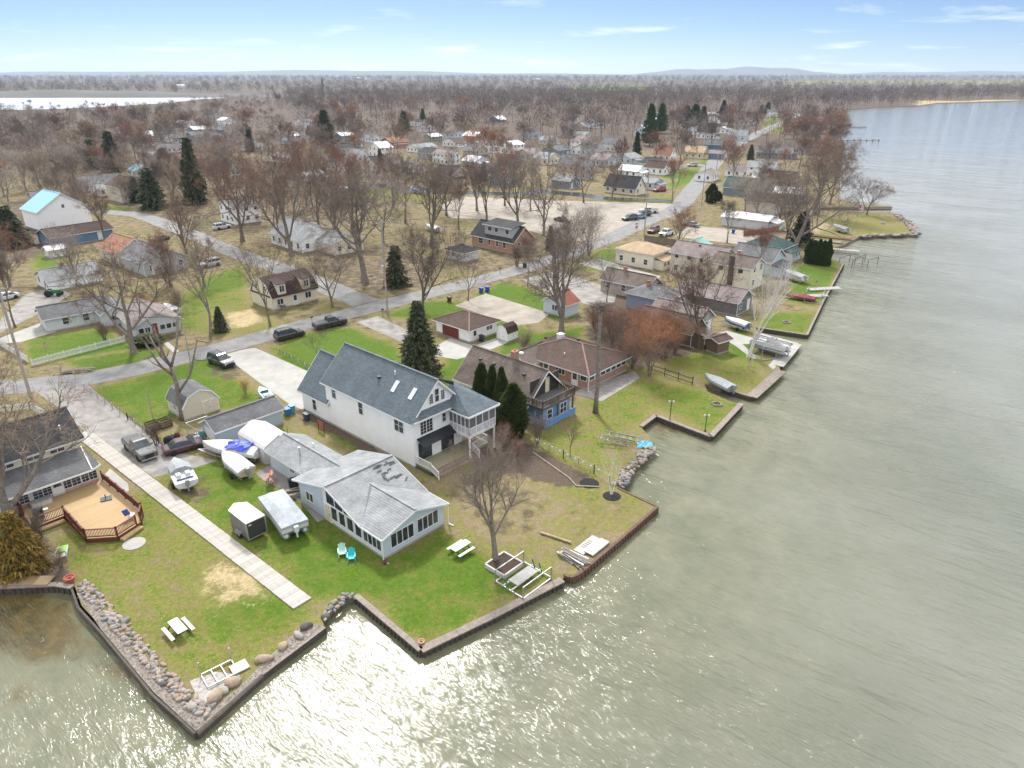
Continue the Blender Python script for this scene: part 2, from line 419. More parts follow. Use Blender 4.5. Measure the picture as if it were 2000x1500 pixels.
LITTER = [([(150,760),(170,755),(330,870),(320,890),(250,860)], .8, .8), ([(840,800),(900,790),(1060,880),(1180,945),(1080,950),(900,900)], .75, 1.2),
 ([(850,920),(1000,900),(1080,980),(1060,1060),(960,1060),(880,990)], .38, 3.), ([(1100,960),(1250,960),(1180,1050),(1100,1080)], .3, 3.), ([(600,500),(760,470),(880,520),(860,560),(760,580),(640,560)], .5, 4.), ([(880,470),(1180,460),(1150,520),(1000,560),(900,545)], .45, 4.),
 ([(130,330),(700,300),(700,440),(300,480)], .5, 10.), ([(1150,580),(1330,570),(1360,690),(1240,720),(1140,660)], .75, 3.), ([(0,400),(180,350),(180,480),(0,520)], .6, 5.),
 ([(540,925),(590,905),(610,930),(560,970),(520,980)], .0, 1.), ([(545,950),(600,930),(625,960),(565,985)], .7, .7), ([(900,545),(1000,520),(990,560),(880,580)], .3, 2.), ([(400,720),(470,700),(480,740),(420,745)], .5, 1.),
 ([(800,945),(855,930),(860,945),(810,960)], .4, .8), ([(560,800),(600,790),(780,900),(770,915)], .7, .5), ([(1040,760),(1140,740),(1130,800),(1060,800)], .5, 1.5), ([(0,960),(50,1000),(130,1100),(150,1140),(0,1140)], .8, 1.),
 ([(340,960),(400,930),(420,960),(380,990)], .5, 1.)]
STRAW = [([(395,1100),(455,1080),(530,1125),(545,1160),(470,1185),(420,1200),(385,1150)], .72, 4.0), ([(440,610),(500,600),(520,630),(450,645)], .8, 1.5), ([(380,640),(440,640),(440,652),(400,660)], .3, 1.5),
 ([(1640,440),(1560,480),(1530,480),(1600,430)], .6, 3.), ([(1780,197),(2400,190),(2400,196),(1830,202),(1790,207)], .8, 10.), ([(880,1010),(1280,970),(1150,1090),(960,1060)], .18, 4.), ([(120,470),(180,450),(200,470),(130,480)], .6, 2.)]
for poly, g_, w_ in LAWN:
    k = softpoly(AX, AY, P(poly), w_); green = green * (1 - k) + g_ * k; litter *= (1 - k)
for poly, g_, w_ in LITTER: k = softpoly(AX, AY, P(poly), w_); litter = np.maximum(litter, g_ * k)
for poly, g_, w_ in STRAW: k = softpoly(AX, AY, P(poly), w_); straw = np.maximum(straw, g_ * k)
for nm, arr in (('green', green), ('litter', litter), ('straw', straw)):
    at = lm.attributes.new(nm, 'FLOAT', 'POINT'); at.data.foreach_set('value', arr.astype(np.float32))

def ground_mat():
    m, t, b = nodes('grass_ground'); co = geopos(t)
    def att(n):
        a = t.nodes.new('ShaderNodeAttribute'); a.attribute_name = n; return a.outputs['Fac']
    n0 = noise(t, co, .09, 5, .6); n1 = noise(t, co, .55, 6, .65); n2 = noise(t, co, 3.2, 6, .7); n3 = noise(t, co, 9., 5, .75)
    # greenness broken up by patches and tufts
    q = lambda n_, k: mathn(t, 'MULTIPLY', mathn(t, 'SUBTRACT', n_, .5), k)
    wob = mathn(t, 'ADD', q(n1, 2.1), mathn(t, 'ADD', q(n2, 1.9), q(n0, 1.2)))
    gv = mathn(t, 'ADD', att('green'), wob)
    dry = mixc(t, mrange(t, n2, .3, .7), (.175, .135, .075), (.295, .235, .14))
    olive = mixc(t, mrange(t, n1, .35, .65), (.135, .14, .028), (.235, .215, .066))
    lush = mixc(t, mrange(t, n2, .3, .72), (.052, .108, .008), (.118, .185, .02))
    c = mixc(t, mrange(t, gv, .08, .48, smooth=True), dry, olive)
    c = mixc(t, mrange(t, gv, .45, .9, smooth=True), c, lush)
    lv = mathn(t, 'ADD', att('litter'), mathn(t, 'MULTIPLY', mathn(t, 'SUBTRACT', n1, .5), 1.6))
    brown = mixc(t, mrange(t, n3, .3, .7), (.075, .053, .038), (.15, .115, .088))
    c = mixc(t, mrange(t, lv, .3, .62, smooth=True), c, brown)
    sv = mathn(t, 'ADD', att('straw'), mathn(t, 'MULTIPLY', mathn(t, 'SUBTRACT', mathn(t, 'ADD', mathn(t, 'MULTIPLY', n1, .6), mathn(t, 'MULTIPLY', n2, .4)), .5), 2.4))
    c = mixc(t, mrange(t, sv, .35, .8, smooth=True), c, mixc(t, n3, (.36, .27, .14), (.52, .42, .25)))
    c = mixc(t, 1., c, mathn(t, 'MULTIPLY', mrange(t, n3, .3, .7, .62, 1.28), mrange(t, noise(t, co, 2.1, 5, .7), .3, .7, .78, 1.18)), 'MULTIPLY')
    t.links.new(c, b.inputs['Base Color']); b.inputs['Roughness'].default_value = .95; b.inputs['Specular IOR Level'].default_value = .15
    bump(t, b, mathn(t, 'ADD', n3, mathn(t, 'MULTIPLY', n2, 1.5)), .55, .12)
    return m
lm.materials.append(ground_mat()); lm.materials.append(M('bank_earth', (.20, .165, .125), .95, .4, 2, .4))
lm.polygons.foreach_set('material_index', [0] * len(fc) + [1] * len(skirt)); lm.update()
ground = obj('ground', lm, kind='structure'); ground['label'] = 'grass and earth of the lakeside neighbourhood'

# lake: one rippled sheet, weedy and brown in the shallows
rw = [14.]
while rw[-1] < 4000: rw.append(rw[-1] * 1.03)
aw = np.radians(np.linspace(-64, 64, 120))
Rw, Aw = np.meshgrid(np.array(rw), aw, indexing='ij'); wx, wy = (Rw * np.sin(Aw)).ravel(), (Rw * np.cos(Aw)).ravel()
na = len(aw)
wf = [(i * na + j, i * na + j + 1, (i + 1) * na + j + 1, (i + 1) * na + j) for i in range(len(rw) - 1) for j in range(na - 1)]
wm = bpy.data.meshes.new('lake_water'); wm.from_pydata([(x, y, WATER_Z) for x, y in zip(wx, wy)], [], [tuple(reversed(f)) for f in wf])
Pw = lambda l: [tuple(G(x, y, WATER_Z).to_2d()) for x, y in l]
weed = np.zeros(wx.shape)
for poly, g_, w_ in [([(-60,1150),(150,1160),(150,1290),(60,1300),(-60,1240)], 1., 2.5), ([(150,1180),(400,1440),(350,1440),(200,1330),(120,1260)], .75, 1.6), ([(-100,1300),(200,1330),(180,1430),(-100,1400)], .4, 4.),
  ([(1255,825),(1300,815),(1340,845),(1290,870)], .8, 2.), ([(1380,765),(1440,785),(1410,760)], .6, 1.)]:
    weed = np.maximum(weed, g_ * softpoly(wx, wy, Pw(poly), w_))
shoal = np.clip(1 - segdist(wx, wy, [tuple(p) for p in shore[:56]], False) / 26., 0, 1)
for nm, arr in (('weed', weed), ('shoal', shoal)):
    at = wm.attributes.new(nm, 'FLOAT', 'POINT'); at.data.foreach_set('value', arr.astype(np.float32))
def water_mat():
    m, t, b = nodes('lake_water'); co = geopos(t)
    def att(n):
        a = t.nodes.new('ShaderNodeAttribute'); a.attribute_name = n; return a.outputs['Fac']
    def mapped(rot, sc):
        mp = t.nodes.new('ShaderNodeMapping'); mp.vector_type = 'TEXTURE'; mp.inputs['Rotation'].default_value = (0, 0, R(rot)); mp.inputs['Scale'].default_value = tuple(1 / q_ for q_ in sc)
        t.links.new(co, mp.inputs[0]); return mp.outputs[0]
    n0 = noise(t, co, .05, 4); n1 = noise(t, co, .3, 6, .65)
    deep = mixc(t, mrange(t, n0, .35, .65), (.14, .145, .105), (.19, .192, .15))
    shal = mixc(t, mrange(t, n1, .35, .65), (.11, .118, .066), (.175, .168, .105))
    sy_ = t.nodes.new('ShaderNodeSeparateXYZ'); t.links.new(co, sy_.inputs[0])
    deep = mixc(t, mrange(t, sy_.outputs[1], 55, 190), deep, mixc(t, mrange(t, n0, .35, .65), (.215, .22, .20), (.26, .265, .245)))     # paler far out: reflected bright sky painted into the water colour
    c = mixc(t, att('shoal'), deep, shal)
    wv = mathn(t, 'ADD', att('weed'), mathn(t, 'MULTIPLY', mathn(t, 'SUBTRACT', n1, .5), 1.7))
    c = mixc(t, mathn(t, 'MULTIPLY', mrange(t, wv, .35, .9, smooth=True), .85), c, mixc(t, mrange(t, noise(t, co, .9, 4), .35, .65), (.045, .035, .008), (.10, .065, .015)))
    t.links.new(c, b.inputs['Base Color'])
    b.inputs['Roughness'].default_value = .04; b.inputs['IOR'].default_value = 1.36; b.inputs['Specular IOR Level'].default_value = .85
    a1 = noise(t, mapped(-38, (.16, .75, 1)), 1.0, 6, .6)        # wind ripples, crests across the wind
    a2 = noise(t, mapped(-30, (.07, .26, 1)), 1.0, 3, .5)
    a3 = noise(t, mapped(-44, (.8, 2.6, 1)), 1.0, 4, .6)
    sepw = t.nodes.new('ShaderNodeSeparateXYZ'); t.links.new(co, sepw.inputs[0])
    gust = mathn(t, 'MULTIPLY', mrange(t, noise(t, mapped(-35, (.03, .09, 1)), 1.0, 3), .35, .65, .6, 1.15), mathn(t, 'MULTIPLY', mrange(t, sepw.outputs[1], 90, 420, 1., .2), mrange(t, att('shoal'), .35, .95, 1., .5)))
    h = mathn(t, 'MULTIPLY', gust, mathn(t, 'ADD', mathn(t, 'MULTIPLY', a1, 1.5), mathn(t, 'ADD', mathn(t, 'MULTIPLY', a2, 1.2), mathn(t, 'MULTIPLY', a3, .42))))
    bump(t, b, h, 1.0, .48)
    return m
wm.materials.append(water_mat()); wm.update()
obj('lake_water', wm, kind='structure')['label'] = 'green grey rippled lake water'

# flat sheets laid on the ground
def sheet(name, poly, z, mat, label=None):
    q = [p if len(p) == 2 and abs(p[0]) < 1e9 else p for p in poly]
    tri = geometry.tessellate_polygon([[Vector((x, y, 0)) for x, y in q]])
    me = bpy.data.meshes.new(name)
    fs = []
    for a, b_, c in tri:
        A, B, C = q[a], q[b_], q[c]
        fs.append((a, b_, c) if (B[0]-A[0])*(C[1]-A[1])-(B[1]-A[1])*(C[0]-A[0]) > 0 else (a, c, b_))
    me.from_pydata([(x, y, z) for x, y in q], [], fs); me.materials.append(mat); me.update()
    o = obj(name, me, kind='structure')
    if label: o['label'] = label
    return o
def smooth_line(pts, sub=6):
    P_ = [Vector(p) for p in pts]; out = []
    for i in range(len(P_) - 1):
        p0, p1, p2, p3 = P_[max(i-1, 0)], P_[i], P_[i+1], P_[min(i+2, len(P_)-1)]
        for k in range(sub):
            t = k / sub
            out.append(.5 * ((2*p1) + (p2-p0)*t + (2*p0-5*p1+4*p2-p3)*t*t + (3*p1-p0-3*p2+p3)*t*t*t))
    return out + [P_[-1]]
def road(name, px, widths, z, mat, label):
    c = smooth_line([G(x, y).to_2d() for x, y in px], 6); n = len(c); L = []; Rr = []
    rnd = random.Random(len(px))
    for i, p in enumerate(c):
        d = (c[min(i+1, n-1)] - c[max(i-1, 0)]).normalized(); nn = Vector((-d.y, d.x))
        t = i / (n - 1) * (len(widths) - 1); k = min(int(t), len(widths) - 2) if len(widths) > 1 else 0
        w = widths[0] if len(widths) == 1 else widths[k] * (1 - (t - k)) + widths[k+1] * (t - k)
        L.append(p + nn * (w/2 + rnd.uniform(-.18, .18))); Rr.append(p - nn * (w/2 + rnd.uniform(-.18, .18)))
    me = bpy.data.meshes.new(name); me.from_pydata([(p.x, p.y, z) for p in L + Rr], [], [(i, n+i, n+i+1, i+1) for i in range(n-1)])
    me.materials.append(mat); me.update(); o = obj(name, me, kind='structure'); o['label'] = label; return o
ASPH = M('worn_asphalt', (.225, .22, .215), .9, .32, .45, .15, 20, world=True)
SAND = M('pale_gravel', (.34, .30, .25), .95, .28, .35, .4, 10, world=True)
CONW = M('pale_concrete_drive', (.37, .355, .33), .85, .2, .5, .2, 12, world=True)
GRAV = M('grey_gravel', (.29, .27, .25), .95, .38, .6, .5, 8, world=True)
road('road', [(-160,775),(60,752),(180,738),(330,705),(440,678),(540,650),(620,628),(700,608),(790,585),(900,557),(1020,525),(1120,492),(1200,462),(1262,432),(1320,408),(1352,372),(1385,330),(1410,303),(1450,276),(1500,252),(1545,232),(1560,222)], [5.4,5.4,5.4,5.6,6.5,8,9], .02, ASPH, 'narrow worn asphalt road winding past the lots')
road('side_road', [(716,592),(670,574),(620,551),(560,528),(500,508),(440,486),(380,460),(330,441),(270,420),(190,412),(90,395)], [6.0,5.6,5.6], .016, ASPH, 'pale side street curving behind the gambrel house')
road('street', [(1395,325),(1355,322),(1310,330)], [7,6], .016, ASPH, 'short cross street joining the far road')
sheet('parking_lot', P([(860,400),(905,384),(1010,388),(1100,392),(1330,398),(1318,415),(1262,440),(1190,468),(1120,472),(1060,458),(960,430),(880,425)]), .008, SAND, 'pale sandy parking lot beside the canal')
sheet('driveway', P([(436,694),(470,684),(498,679),(612,730),(640,760),(590,800),(566,790),(500,742)]), .008, CONW, 'wide white concrete driveway of the white house')
sheet('gravel_drive', P([(70,765),(168,750),(230,800),(330,880),(400,895),(425,900),(375,915),(300,932),(240,890),(160,838),(120,800)]), .010, GRAV, 'grey gravel drive beside the plank walk')
sheet('gravel_lot', P([(888,597),(948,573),(1075,612),(1052,630),(1010,636)]), .008, SAND, 'pale gravel lot beside the pale blue shed')
sheet('lane', P([(696,629),(738,617),(815,655),(800,675)]), .008, GRAV, 'grey concrete lane to the maroon door garage')
sheet('apron', P([(842,682),(880,660),(925,676),(985,654),(1010,660),(985,672),(945,688),(892,702),(850,695)]), .010, CONW, 'concrete apron in front of the white garage')
sheet('dirt_yard', P([(1020,546),(1090,528),(1205,568),(1200,590),(1165,600),(1080,575)]), .006, GRAV, 'bare gravel yard beside the grey roofed house')
sheet('drive', P([(1130,515),(1170,505),(1290,540),(1270,556)]), .008, CONW, 'pale drive below the tan roofed house')
sheet('fenced_yard', P([(1318,462),(1345,440),(1500,455),(1470,480)]), .006, SAND, 'pale yard behind the board fence')
sheet('patio', P([(1140,757),(1240,725),(1250,738),(1175,784),(1120,768)]), .012, M('grey_patio', (.30, .28, .26), .9, .35, 1.2, .2), 'grey paver patio behind the brick ranch house')
sheet('garage_court', P([(0,660),(95,625),(110,648),(40,668),(0,672)]), .008, CONW, 'pale drive beside the long grey house')
sheet('yard_drive', P([(0,625),(50,575),(110,560),(140,575),(60,620),(0,650)]), .006, GRAV, 'grey yard with parked machines')
sheet('patio_path', P([(1398,652),(1420,646),(1470,660),(1540,672),(1550,680),(1510,722),(1500,715),(1522,690),(1475,672),(1450,672),(1480,700),(1470,702),(1440,678)]), .012, CONW, 'pale curved concrete walk at the pontoon slip')
sheet('front_walk', P([(320,672),(340,690),(350,686),(328,668)]), .012, CONW)
sheet('house_walk', P([(500,925),(530,905),(590,940),(620,985),(640,1012),(620,1020),(590,985),(560,960),(515,938)]), .012, GRAV, 'concrete path along the light blue house')
sheet('stone_path', P([(197,935),(215,915),(250,945),(252,958),(236,966),(215,958)]), .012, CONW, 'rounded concrete landing beside the deck')
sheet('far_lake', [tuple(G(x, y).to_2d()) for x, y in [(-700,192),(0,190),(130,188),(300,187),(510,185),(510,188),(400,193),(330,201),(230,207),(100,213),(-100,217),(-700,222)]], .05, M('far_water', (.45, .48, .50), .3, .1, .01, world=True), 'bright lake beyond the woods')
sheet('canal_water', [tuple(G(x, y).to_2d()) for x, y in [(560,352),(700,362),(840,378),(1000,382),(1060,378),(1120,383),(1180,390),(1330,396),(1330,391),(1190,385),(1130,376),(1060,371),(1000,376),(850,371),(700,354),(560,346)]], .006, M('canal_water', (.025, .026, .02), .15, .3, .1, world=True), 'dark narrow canal behind the parking lot')
# ------------------------------------------------------------------ buildings
def S(name, c): return siding('siding_' + name, c)
SID = dict(white=S('white', (.84, .84, .835)), paleblue=S('pale_blue', (.50, .57, .62)), greyblue=S('grey_blue', (.38, .46, .53)), cream=S('cream', (.72, .66, .52)), beige=S('beige', (.60, .54, .44)),
    grey=S('grey', (.40, .41, .42)), lightgrey=S('light_grey', (.58, .60, .62)), blue=S('blue', (.10, .20, .32)), slate=S('slate', (.17, .22, .28)), tan=S('tan', (.46, .40, .33)), darkgrey=S('dark_grey', (.15, .15, .16)),
    green=S('sage', (.34, .38, .32)), brown=S('brown', (.16, .11, .08)), skyblue=S('sky_blue', (.16, .30, .52)), teal=S('teal', (.06, .20, .26)), yellow=S('yellow', (.68, .58, .36)), periwinkle=S('periwinkle', (.24, .27, .38)),
    brick=brickm('red_brick', (.30, .10, .06), (.36, .14, .08)), orangebrick=brickm('orange_brick', (.40, .16, .08), (.45, .19, .10)), stonebrick=brickm('mixed_brick', (.42, .34, .30), (.36, .26, .22)))
RF = dict(blue=shingle('roof_blue_grey', (.155, .185, .20), (.105, .13, .15)), lightgrey=shingle('roof_light_grey', (.34, .35, .355), (.27, .28, .285), patch=.3), charcoal=shingle('roof_charcoal', (.065, .067, .07), (.04, .04, .043)),
    grey=shingle('roof_grey', (.19, .19, .195), (.14, .14, .145), patch=.3), brown=shingle('roof_brown', (.125, .085, .068), (.085, .058, .048)), greybrown=shingle('roof_grey_brown', (.20, .165, .14), (.14, .11, .095), patch=.35), red=shingle('roof_red', (.33, .13, .09), (.26, .09, .06)),
    tan=shingle('roof_tan', (.50, .38, .25), (.42, .30, .19)), terra=shingle('roof_terracotta', (.38, .20, .13), (.30, .15, .10)), taupe=shingle('roof_taupe', (.30, .25, .235), (.23, .19, .18), patch=.3), green=shingle('roof_green', (.07, .12, .11), (.05, .09, .085)),
    mint=M('roof_mint_metal', (.20, .42, .36), .45, .1), bluemetal=M('roof_blue_metal', (.22, .46, .58), .4, .12), white=M('roof_white_membrane', (.74, .74, .74), .6, .12), dkbrown=shingle('roof_dark_brown', (.085, .05, .045), (.055, .034, .03)))
FOUND = M('foundation_block', (.36, .34, .31), .9, .25, 3, .2)
_wc = {}
def window_mesh(w, h, n, frame, kind):
    key = (round(w, 2), round(h, 2), n, frame.name, kind)
    if key in _wc: return _wc[key]
    fw = .07; a = MB(); g = MB()
    a.box(-w/2 - fw, w/2 + fw, -.07, .02, h, h + fw); a.box(-w/2 - fw, w/2 + fw, -.09, .02, -fw, 0)
    a.box(-w/2 - fw, -w/2, -.068, .02, 0, h); a.box(w/2, w/2 + fw, -.068, .02, 0, h)
    for i in range(1, n): x = -w/2 + w * i / n; a.box(x - .035, x + .035, -.064, .02, 0, h)
    if kind == 'hung': a.box(-w/2, w/2, -.06, .02, h * .5 - .02, h * .5 + .02)
    if kind == 'grid':
        for i in range(n):
            x0 = -w/2 + w * i / n
            a.box(x0 + w/n/2 - .012, x0 + w/n/2 + .012, -.055, .02, 0, h)
        for k in (1, 2, 3): a.box(-w/2, w/2, -.052, .02, h*k/4 - .012, h*k/4 + .012)
    for i in range(n):
        x0 = -w/2 + w * i / n; g.box(x0 + .01, x0 + w/n - .01, -.03, .015, .005, h - .005)
    r = (a.mesh('window', frame), g.mesh('pane', GLASS)); _wc[key] = r; return r
FACE = {'f': 0., 'r': math.pi/2, 'b': math.pi, 'l': -math.pi/2}
class House:
    """a building in its own frame: x runs along its front (towards the right and away), y runs back (towards the left and away)"""
    def __init__(s, name, label, B, L, W, h, wall, cat='house', rot=ROT, group=None, base=0.):
        s.L, s.W, s.h, s.wall = L, W, h, wall
        p = B if isinstance(B, Vector) else G(*B)
        s.root = thing(name, label, cat, (p.x, p.y, base), R(rot), group)
    def walls(s, gable=None, rise=0., z0=0., name='wall', x0=0., y0=0., L=None, W=None, h=None, mat=None, found=.25, ridge=.5):
        L = L or s.L; W = W or s.W; h = h or s.h; x1, y1 = x0 + L, y0 + W
        m = MB(); zt = z0 + h
        b = [(x0, y0), (x1, y0), (x1, y1), (x0, y1)]
        vs = [(x, y, z0) for x, y in b] + [(x, y, zt) for x, y in b]
        fs = []
        if gable == 'x':
            yr = y0 + W * ridge
            vs += [(x0, yr, zt + rise), (x1, yr, zt + rise)]
            fs = [(0, 1, 5, 4), (2, 3, 7, 6), (1, 2, 6, 9, 5), (3, 0, 4, 8, 7), (4, 5, 9, 8), (6, 7, 8, 9)]
        elif gable == 'y':
            xr = x0 + L * ridge
            vs += [(xr, y0, zt + rise), (xr, y1, zt + rise)]
            fs = [(0, 1, 5, 8, 4), (2, 3, 7, 9, 6), (1, 2, 6, 5), (3, 0, 4, 7), (5, 6, 9, 8), (7, 4, 8, 9)]
        else: fs = [(0, 1, 5, 4), (1, 2, 6, 5), (2, 3, 7, 6), (3, 0, 4, 7), (4, 5, 6, 7)]
        m.add(vs, fs); o = m.build(name, mat or s.wall, s.root)
        if found:
            f = MB(); f.box(x0 - .03, x1 + .03, y0 - .03, y1 + .03, z0 - .1, z0 + found); f.build('foundation', FOUND, s.root)
        return o
    def roof(s, kind, rise, mat, over=.4, z=None, x0=0., y0=0., L=None, W=None, t=.16, rake=None, trim=WHITE, ridge=.5, cap=None):
        L = L or s.L; W = W or s.W; z = s.h if z is None else z; rake = over if rake is None else rake
        x1, y1 = x0 + L, y0 + W; m = MB(); e = MB()
        if kind == 'x':
            yr = y0 + W * ridge; sl1 = rise / (W * ridge); sl2 = rise / (W * (1 - ridge)); zt = z + rise + .08
            A = (x0 - rake, y0 - over, z + .08 - sl1 * over); B = (x1 + rake, y0 - over, z + .08 - sl1 * over); C = (x1 + rake, yr, zt); D = (x0 - rake, yr, zt)
            E_ = (x1 + rake, y1 + over, z + .08 - sl2 * over); F_ = (x0 - rake, y1 + over, z + .08 - sl2 * over)
            m.slab([A, B, C, D], .05); m.slab([D, C, E_, F_], .05)
            for p, q in ((A, B), (F_, E_)): e.bar(Vector(p) - Vector((0, 0, .12)), Vector(q) - Vector((0, 0, .12)), .05, t + .02)
            for p, q in ((A, D), (F_, D), (B, C), (E_, C)): e.bar(Vector(p) - Vector((0, 0, .13)), Vector(q) - Vector((0, 0, .13)), .05, t + .02)
            ends = (D, C)
        elif kind == 'y':
            xr = x0 + L * ridge; sl1 = rise / (L * ridge); sl2 = rise / (L * (1 - ridge)); zt = z + rise + .08
            A = (x0 - over, y0 - rake, z + .08 - sl1 * over); B = (x0 - over, y1 + rake, z + .08 - sl1 * over); C = (xr, y1 + rake, zt); D = (xr, y0 - rake, zt)
            E_ = (x1 + over, y1 + rake, z + .08 - sl2 * over); F_ = (x1 + over, y0 - rake, z + .08 - sl2 * over)
            m.slab([A, D, C, B], .05); m.slab([D, F_, E_, C], .05)
            for p, q in ((A, B), (F_, E_)): e.bar(Vector(p) - Vector((0, 0, .12)), Vector(q) - Vector((0, 0, .12)), .05, t + .02)
            for p, q in ((A, D), (F_, D), (B, C), (E_, C)): e.bar(Vector(p) - Vector((0, 0, .13)), Vector(q) - Vector((0, 0, .13)), .05, t + .02)
            ends = (D, C)
        elif kind == 'hip':
            a, b, c, d = (x0 - over, y0 - over), (x1 + over, y0 - over), (x1 + over, y1 + over), (x0 - over, y1 + over)
            LL, WW = L + 2*over, W + 2*over; ze = z - .02; zt = z + rise
            if LL >= WW: r1, r2 = (x0 - over + WW/2, (y0+y1)/2), (x1 + over - WW/2, (y0+y1)/2)
            else: r1, r2 = ((x0+x1)/2, y0 - over + LL/2), ((x0+x1)/2, y1 + over - LL/2)
            q = lambda p, zz: (p[0], p[1], zz)
            if LL >= WW: pl = [[q(a, ze), q(b, ze), q(r2, zt), q(r1, zt)], [q(b, ze), q(c, ze), q(r2, zt)], [q(c, ze), q(d, ze), q(r1, zt), q(r2, zt)], [q(d, ze), q(a, ze), q(r1, zt)]]
            else: pl = [[q(a, ze), q(b, ze), q(r1, zt)], [q(b, ze), q(c, ze), q(r2, zt), q(r1, zt)], [q(c, ze), q(d, ze), q(r2, zt)], [q(d, ze), q(a, ze), q(r1, zt), q(r2, zt)]]
            for p in pl: m.slab(p, .05)
            cs = [a, b, c, d]
            for i in range(4): e.bar(q(cs[i], ze - .12), q(cs[(i+1) % 4], ze - .12), .05, t)
            so = MB(); so.add([q(p, ze - .18) for p in cs], [(3, 2, 1, 0)]); so.build('soffit', trim, s.root)
            ends = (q(r1, zt), q(r2, zt))
            if cap is not None:
                k = MB()
                for p, r in ((a, r1), (b, r2 if LL >= WW else r1), (c, r2), (d, r1 if LL >= WW else r2)): k.bar(Vector(q(p, ze + .03)), Vector(q(r, zt + .03)), .22, .05)
                k.bar(Vector(q(r1, zt + .04)), Vector(q(r2, zt + .04)), .22, .05); 
                ro = m.build('roof', mat, s.root); k.build('hip_cap', cap, ro); e.build('fascia', trim, ro); return ro
        elif kind in ('gamx', 'gamy'):
            sp = W if kind == 'gamx' else L; ln = (x0 - rake, x1 + rake) if kind == 'gamx' else (y0 - rake, y1 + rake)
            pr = [(-over, -.25), (sp*.17, rise*.66), (sp*.5, rise), (sp*.83, rise*.66), (sp + over, -.25)]
            f3 = (lambda l, u, zz: (l, y0 + u, z + zz + .08)) if kind == 'gamx' else (lambda l, u, zz: (x0 + u, l, z + zz + .08))
            for i in range(4): m.slab([f3(ln[0], *pr[i]), f3(ln[1], *pr[i]), f3(ln[1], *pr[i+1]), f3(ln[0], *pr[i+1])], .06)
            for l in ln:
                for i in range(4): e.bar(Vector(f3(l, *pr[i])) - Vector((0, 0, .1)), Vector(f3(l, *pr[i+1])) - Vector((0, 0, .1)), .05, .16)
            g = MB(); pp = [(0, 0), (sp*.17, rise*.66 - .1), (sp*.5, rise - .1), (sp*.83, rise*.66 - .1), (sp, 0)]
            for l in ((x0, x1) if kind == 'gamx' else (y0, y1)):
                vs_ = [f3(l, *p) for p in pp]; vs_ = [(a_, b_, c_ - .08) for a_, b_, c_ in vs_]
                g.add(vs_, [(0, 1, 2, 3, 4)])
            g.build('gable_wall', s.wall, s.root); ends = None
        elif kind == 'shed':      # falls towards the front
            m.slab([(x0 - over, y0 - over, z), (x1 + over, y0 - over, z), (x1 + over, y1 + rake, z + rise), (x0 - over, y1 + rake, z + rise)], .12); ends = None
        elif kind == 'flat':
            m.box(x0 - over, x1 + over, y0 - over, y1 + over, z, z + .2); ends = None
        ro = m.build('roof', mat, s.root)
        if e.v: e.build('fascia', trim, ro)
        if ends and cap is None:
            k = MB(); k.bar(Vector(ends[0]) + Vector((0, 0, .02)), Vector(ends[1]) + Vector((0, 0, .02)), .3, .06); k.build('ridge_cap', mat, ro)
        return ro
    def at(s, face, u, z, off=0.):
        return {'f': (u, -off, z), 'l': (-off, u, z), 'r': (s.L + off, u, z), 'b': (u, s.W + off, z)}[face]
    def win(s, face, u, z, w, h, n=1, kind='hung', frame=WHITE, off=0., panes=True, base=None):
        a, g = window_mesh(w, h, n, frame, kind)
        p = s.at(face, u, z, off) if base is None else base
        o = obj('window', a, s.root, p, FACE[face])
        obj('pane', g, o); return o
    def door(s, face, u, z=.1, w=.95, h=2.05, mat=None, glass=False, off=0., handle=True):
        a = MB(); a.box(-w/2, w/2, -.06, .02, 0, h); fr = MB()
        for q in ((-w/2 - .09, -w/2), (w/2, w/2 + .09)): fr.box(q[0], q[1], -.075, .02, 0, h)
        fr.box(-w/2 - .09, w/2 + .09, -.08, .02, h, h + .09)
        o = a.build('door', mat or WHITE, s.root, loc=s.at(face, u, z, off), rotz=FACE[face]); fr.build('door_frame', WHITE, o)
        if glass:
            g = MB(); g.box(-w/2 + .13, w/2 - .13, -.075, -.02, h*.45, h - .15); g.build('pane', GLASS, o)
        if handle: k = MB(); k.box(w/2 - .14, w/2 - .08, -.12, -.05, h*.47, h*.52); k.build('handle', DARK, o)
        return o
    def garage_door(s, face, u, w, h, mat, z=.05):
        a = MB(); n = max(2, round(h / .55))
        for i in range(n): a.box(-w/2, w/2, -.05, .02, h*i/n + .012, h*(i+1)/n - .012)
        o = a.build('garage_door', mat, s.root, loc=s.at(face, u, z), rotz=FACE[face])
        return o
    def vent(s, x, y, z, r=.06, h=.45, mat=None):
        a = MB(); a.lathe([(r, -.25), (r, h), (r*1.5, h + .02), (r*1.5, h + .08)], 8); a.build('roof_vent', mat or WHITE, s.root, loc=(x, y, z))
    def boxvent(s, x, y, z):
        a = MB(); a.box(-.16, .16, -.16, .16, -.12, .12); a.box(-.2, .2, -.2, .2, .12, .16); a.build('roof_vent', DARK, s.root, loc=(x, y, z))
    def chimney(s, x, y, z0, z1, w=.7, d=.55, mat=None):
        a = MB(); a.box(-w/2, w/2, -d/2, d/2, z0, z1); a.box(-w/2 - .06, w/2 + .06, -d/2 - .06, d/2 + .06, z1, z1 + .12); a.lathe([(.12, z1 + .1), (.1, z1 + .4)], 8)
        a.build('chimney', mat or SID['brick'], s.root, loc=(x, y, 0))
    def gutter(s, x, y, z):
        a = MB(); a.bar((x, y, z), (x, y, .15), .08, .07); a.bar((x, y, .17), (x + .15, y - .55, .07), .08, .07); a.build('downspout', WHITE, s.root)

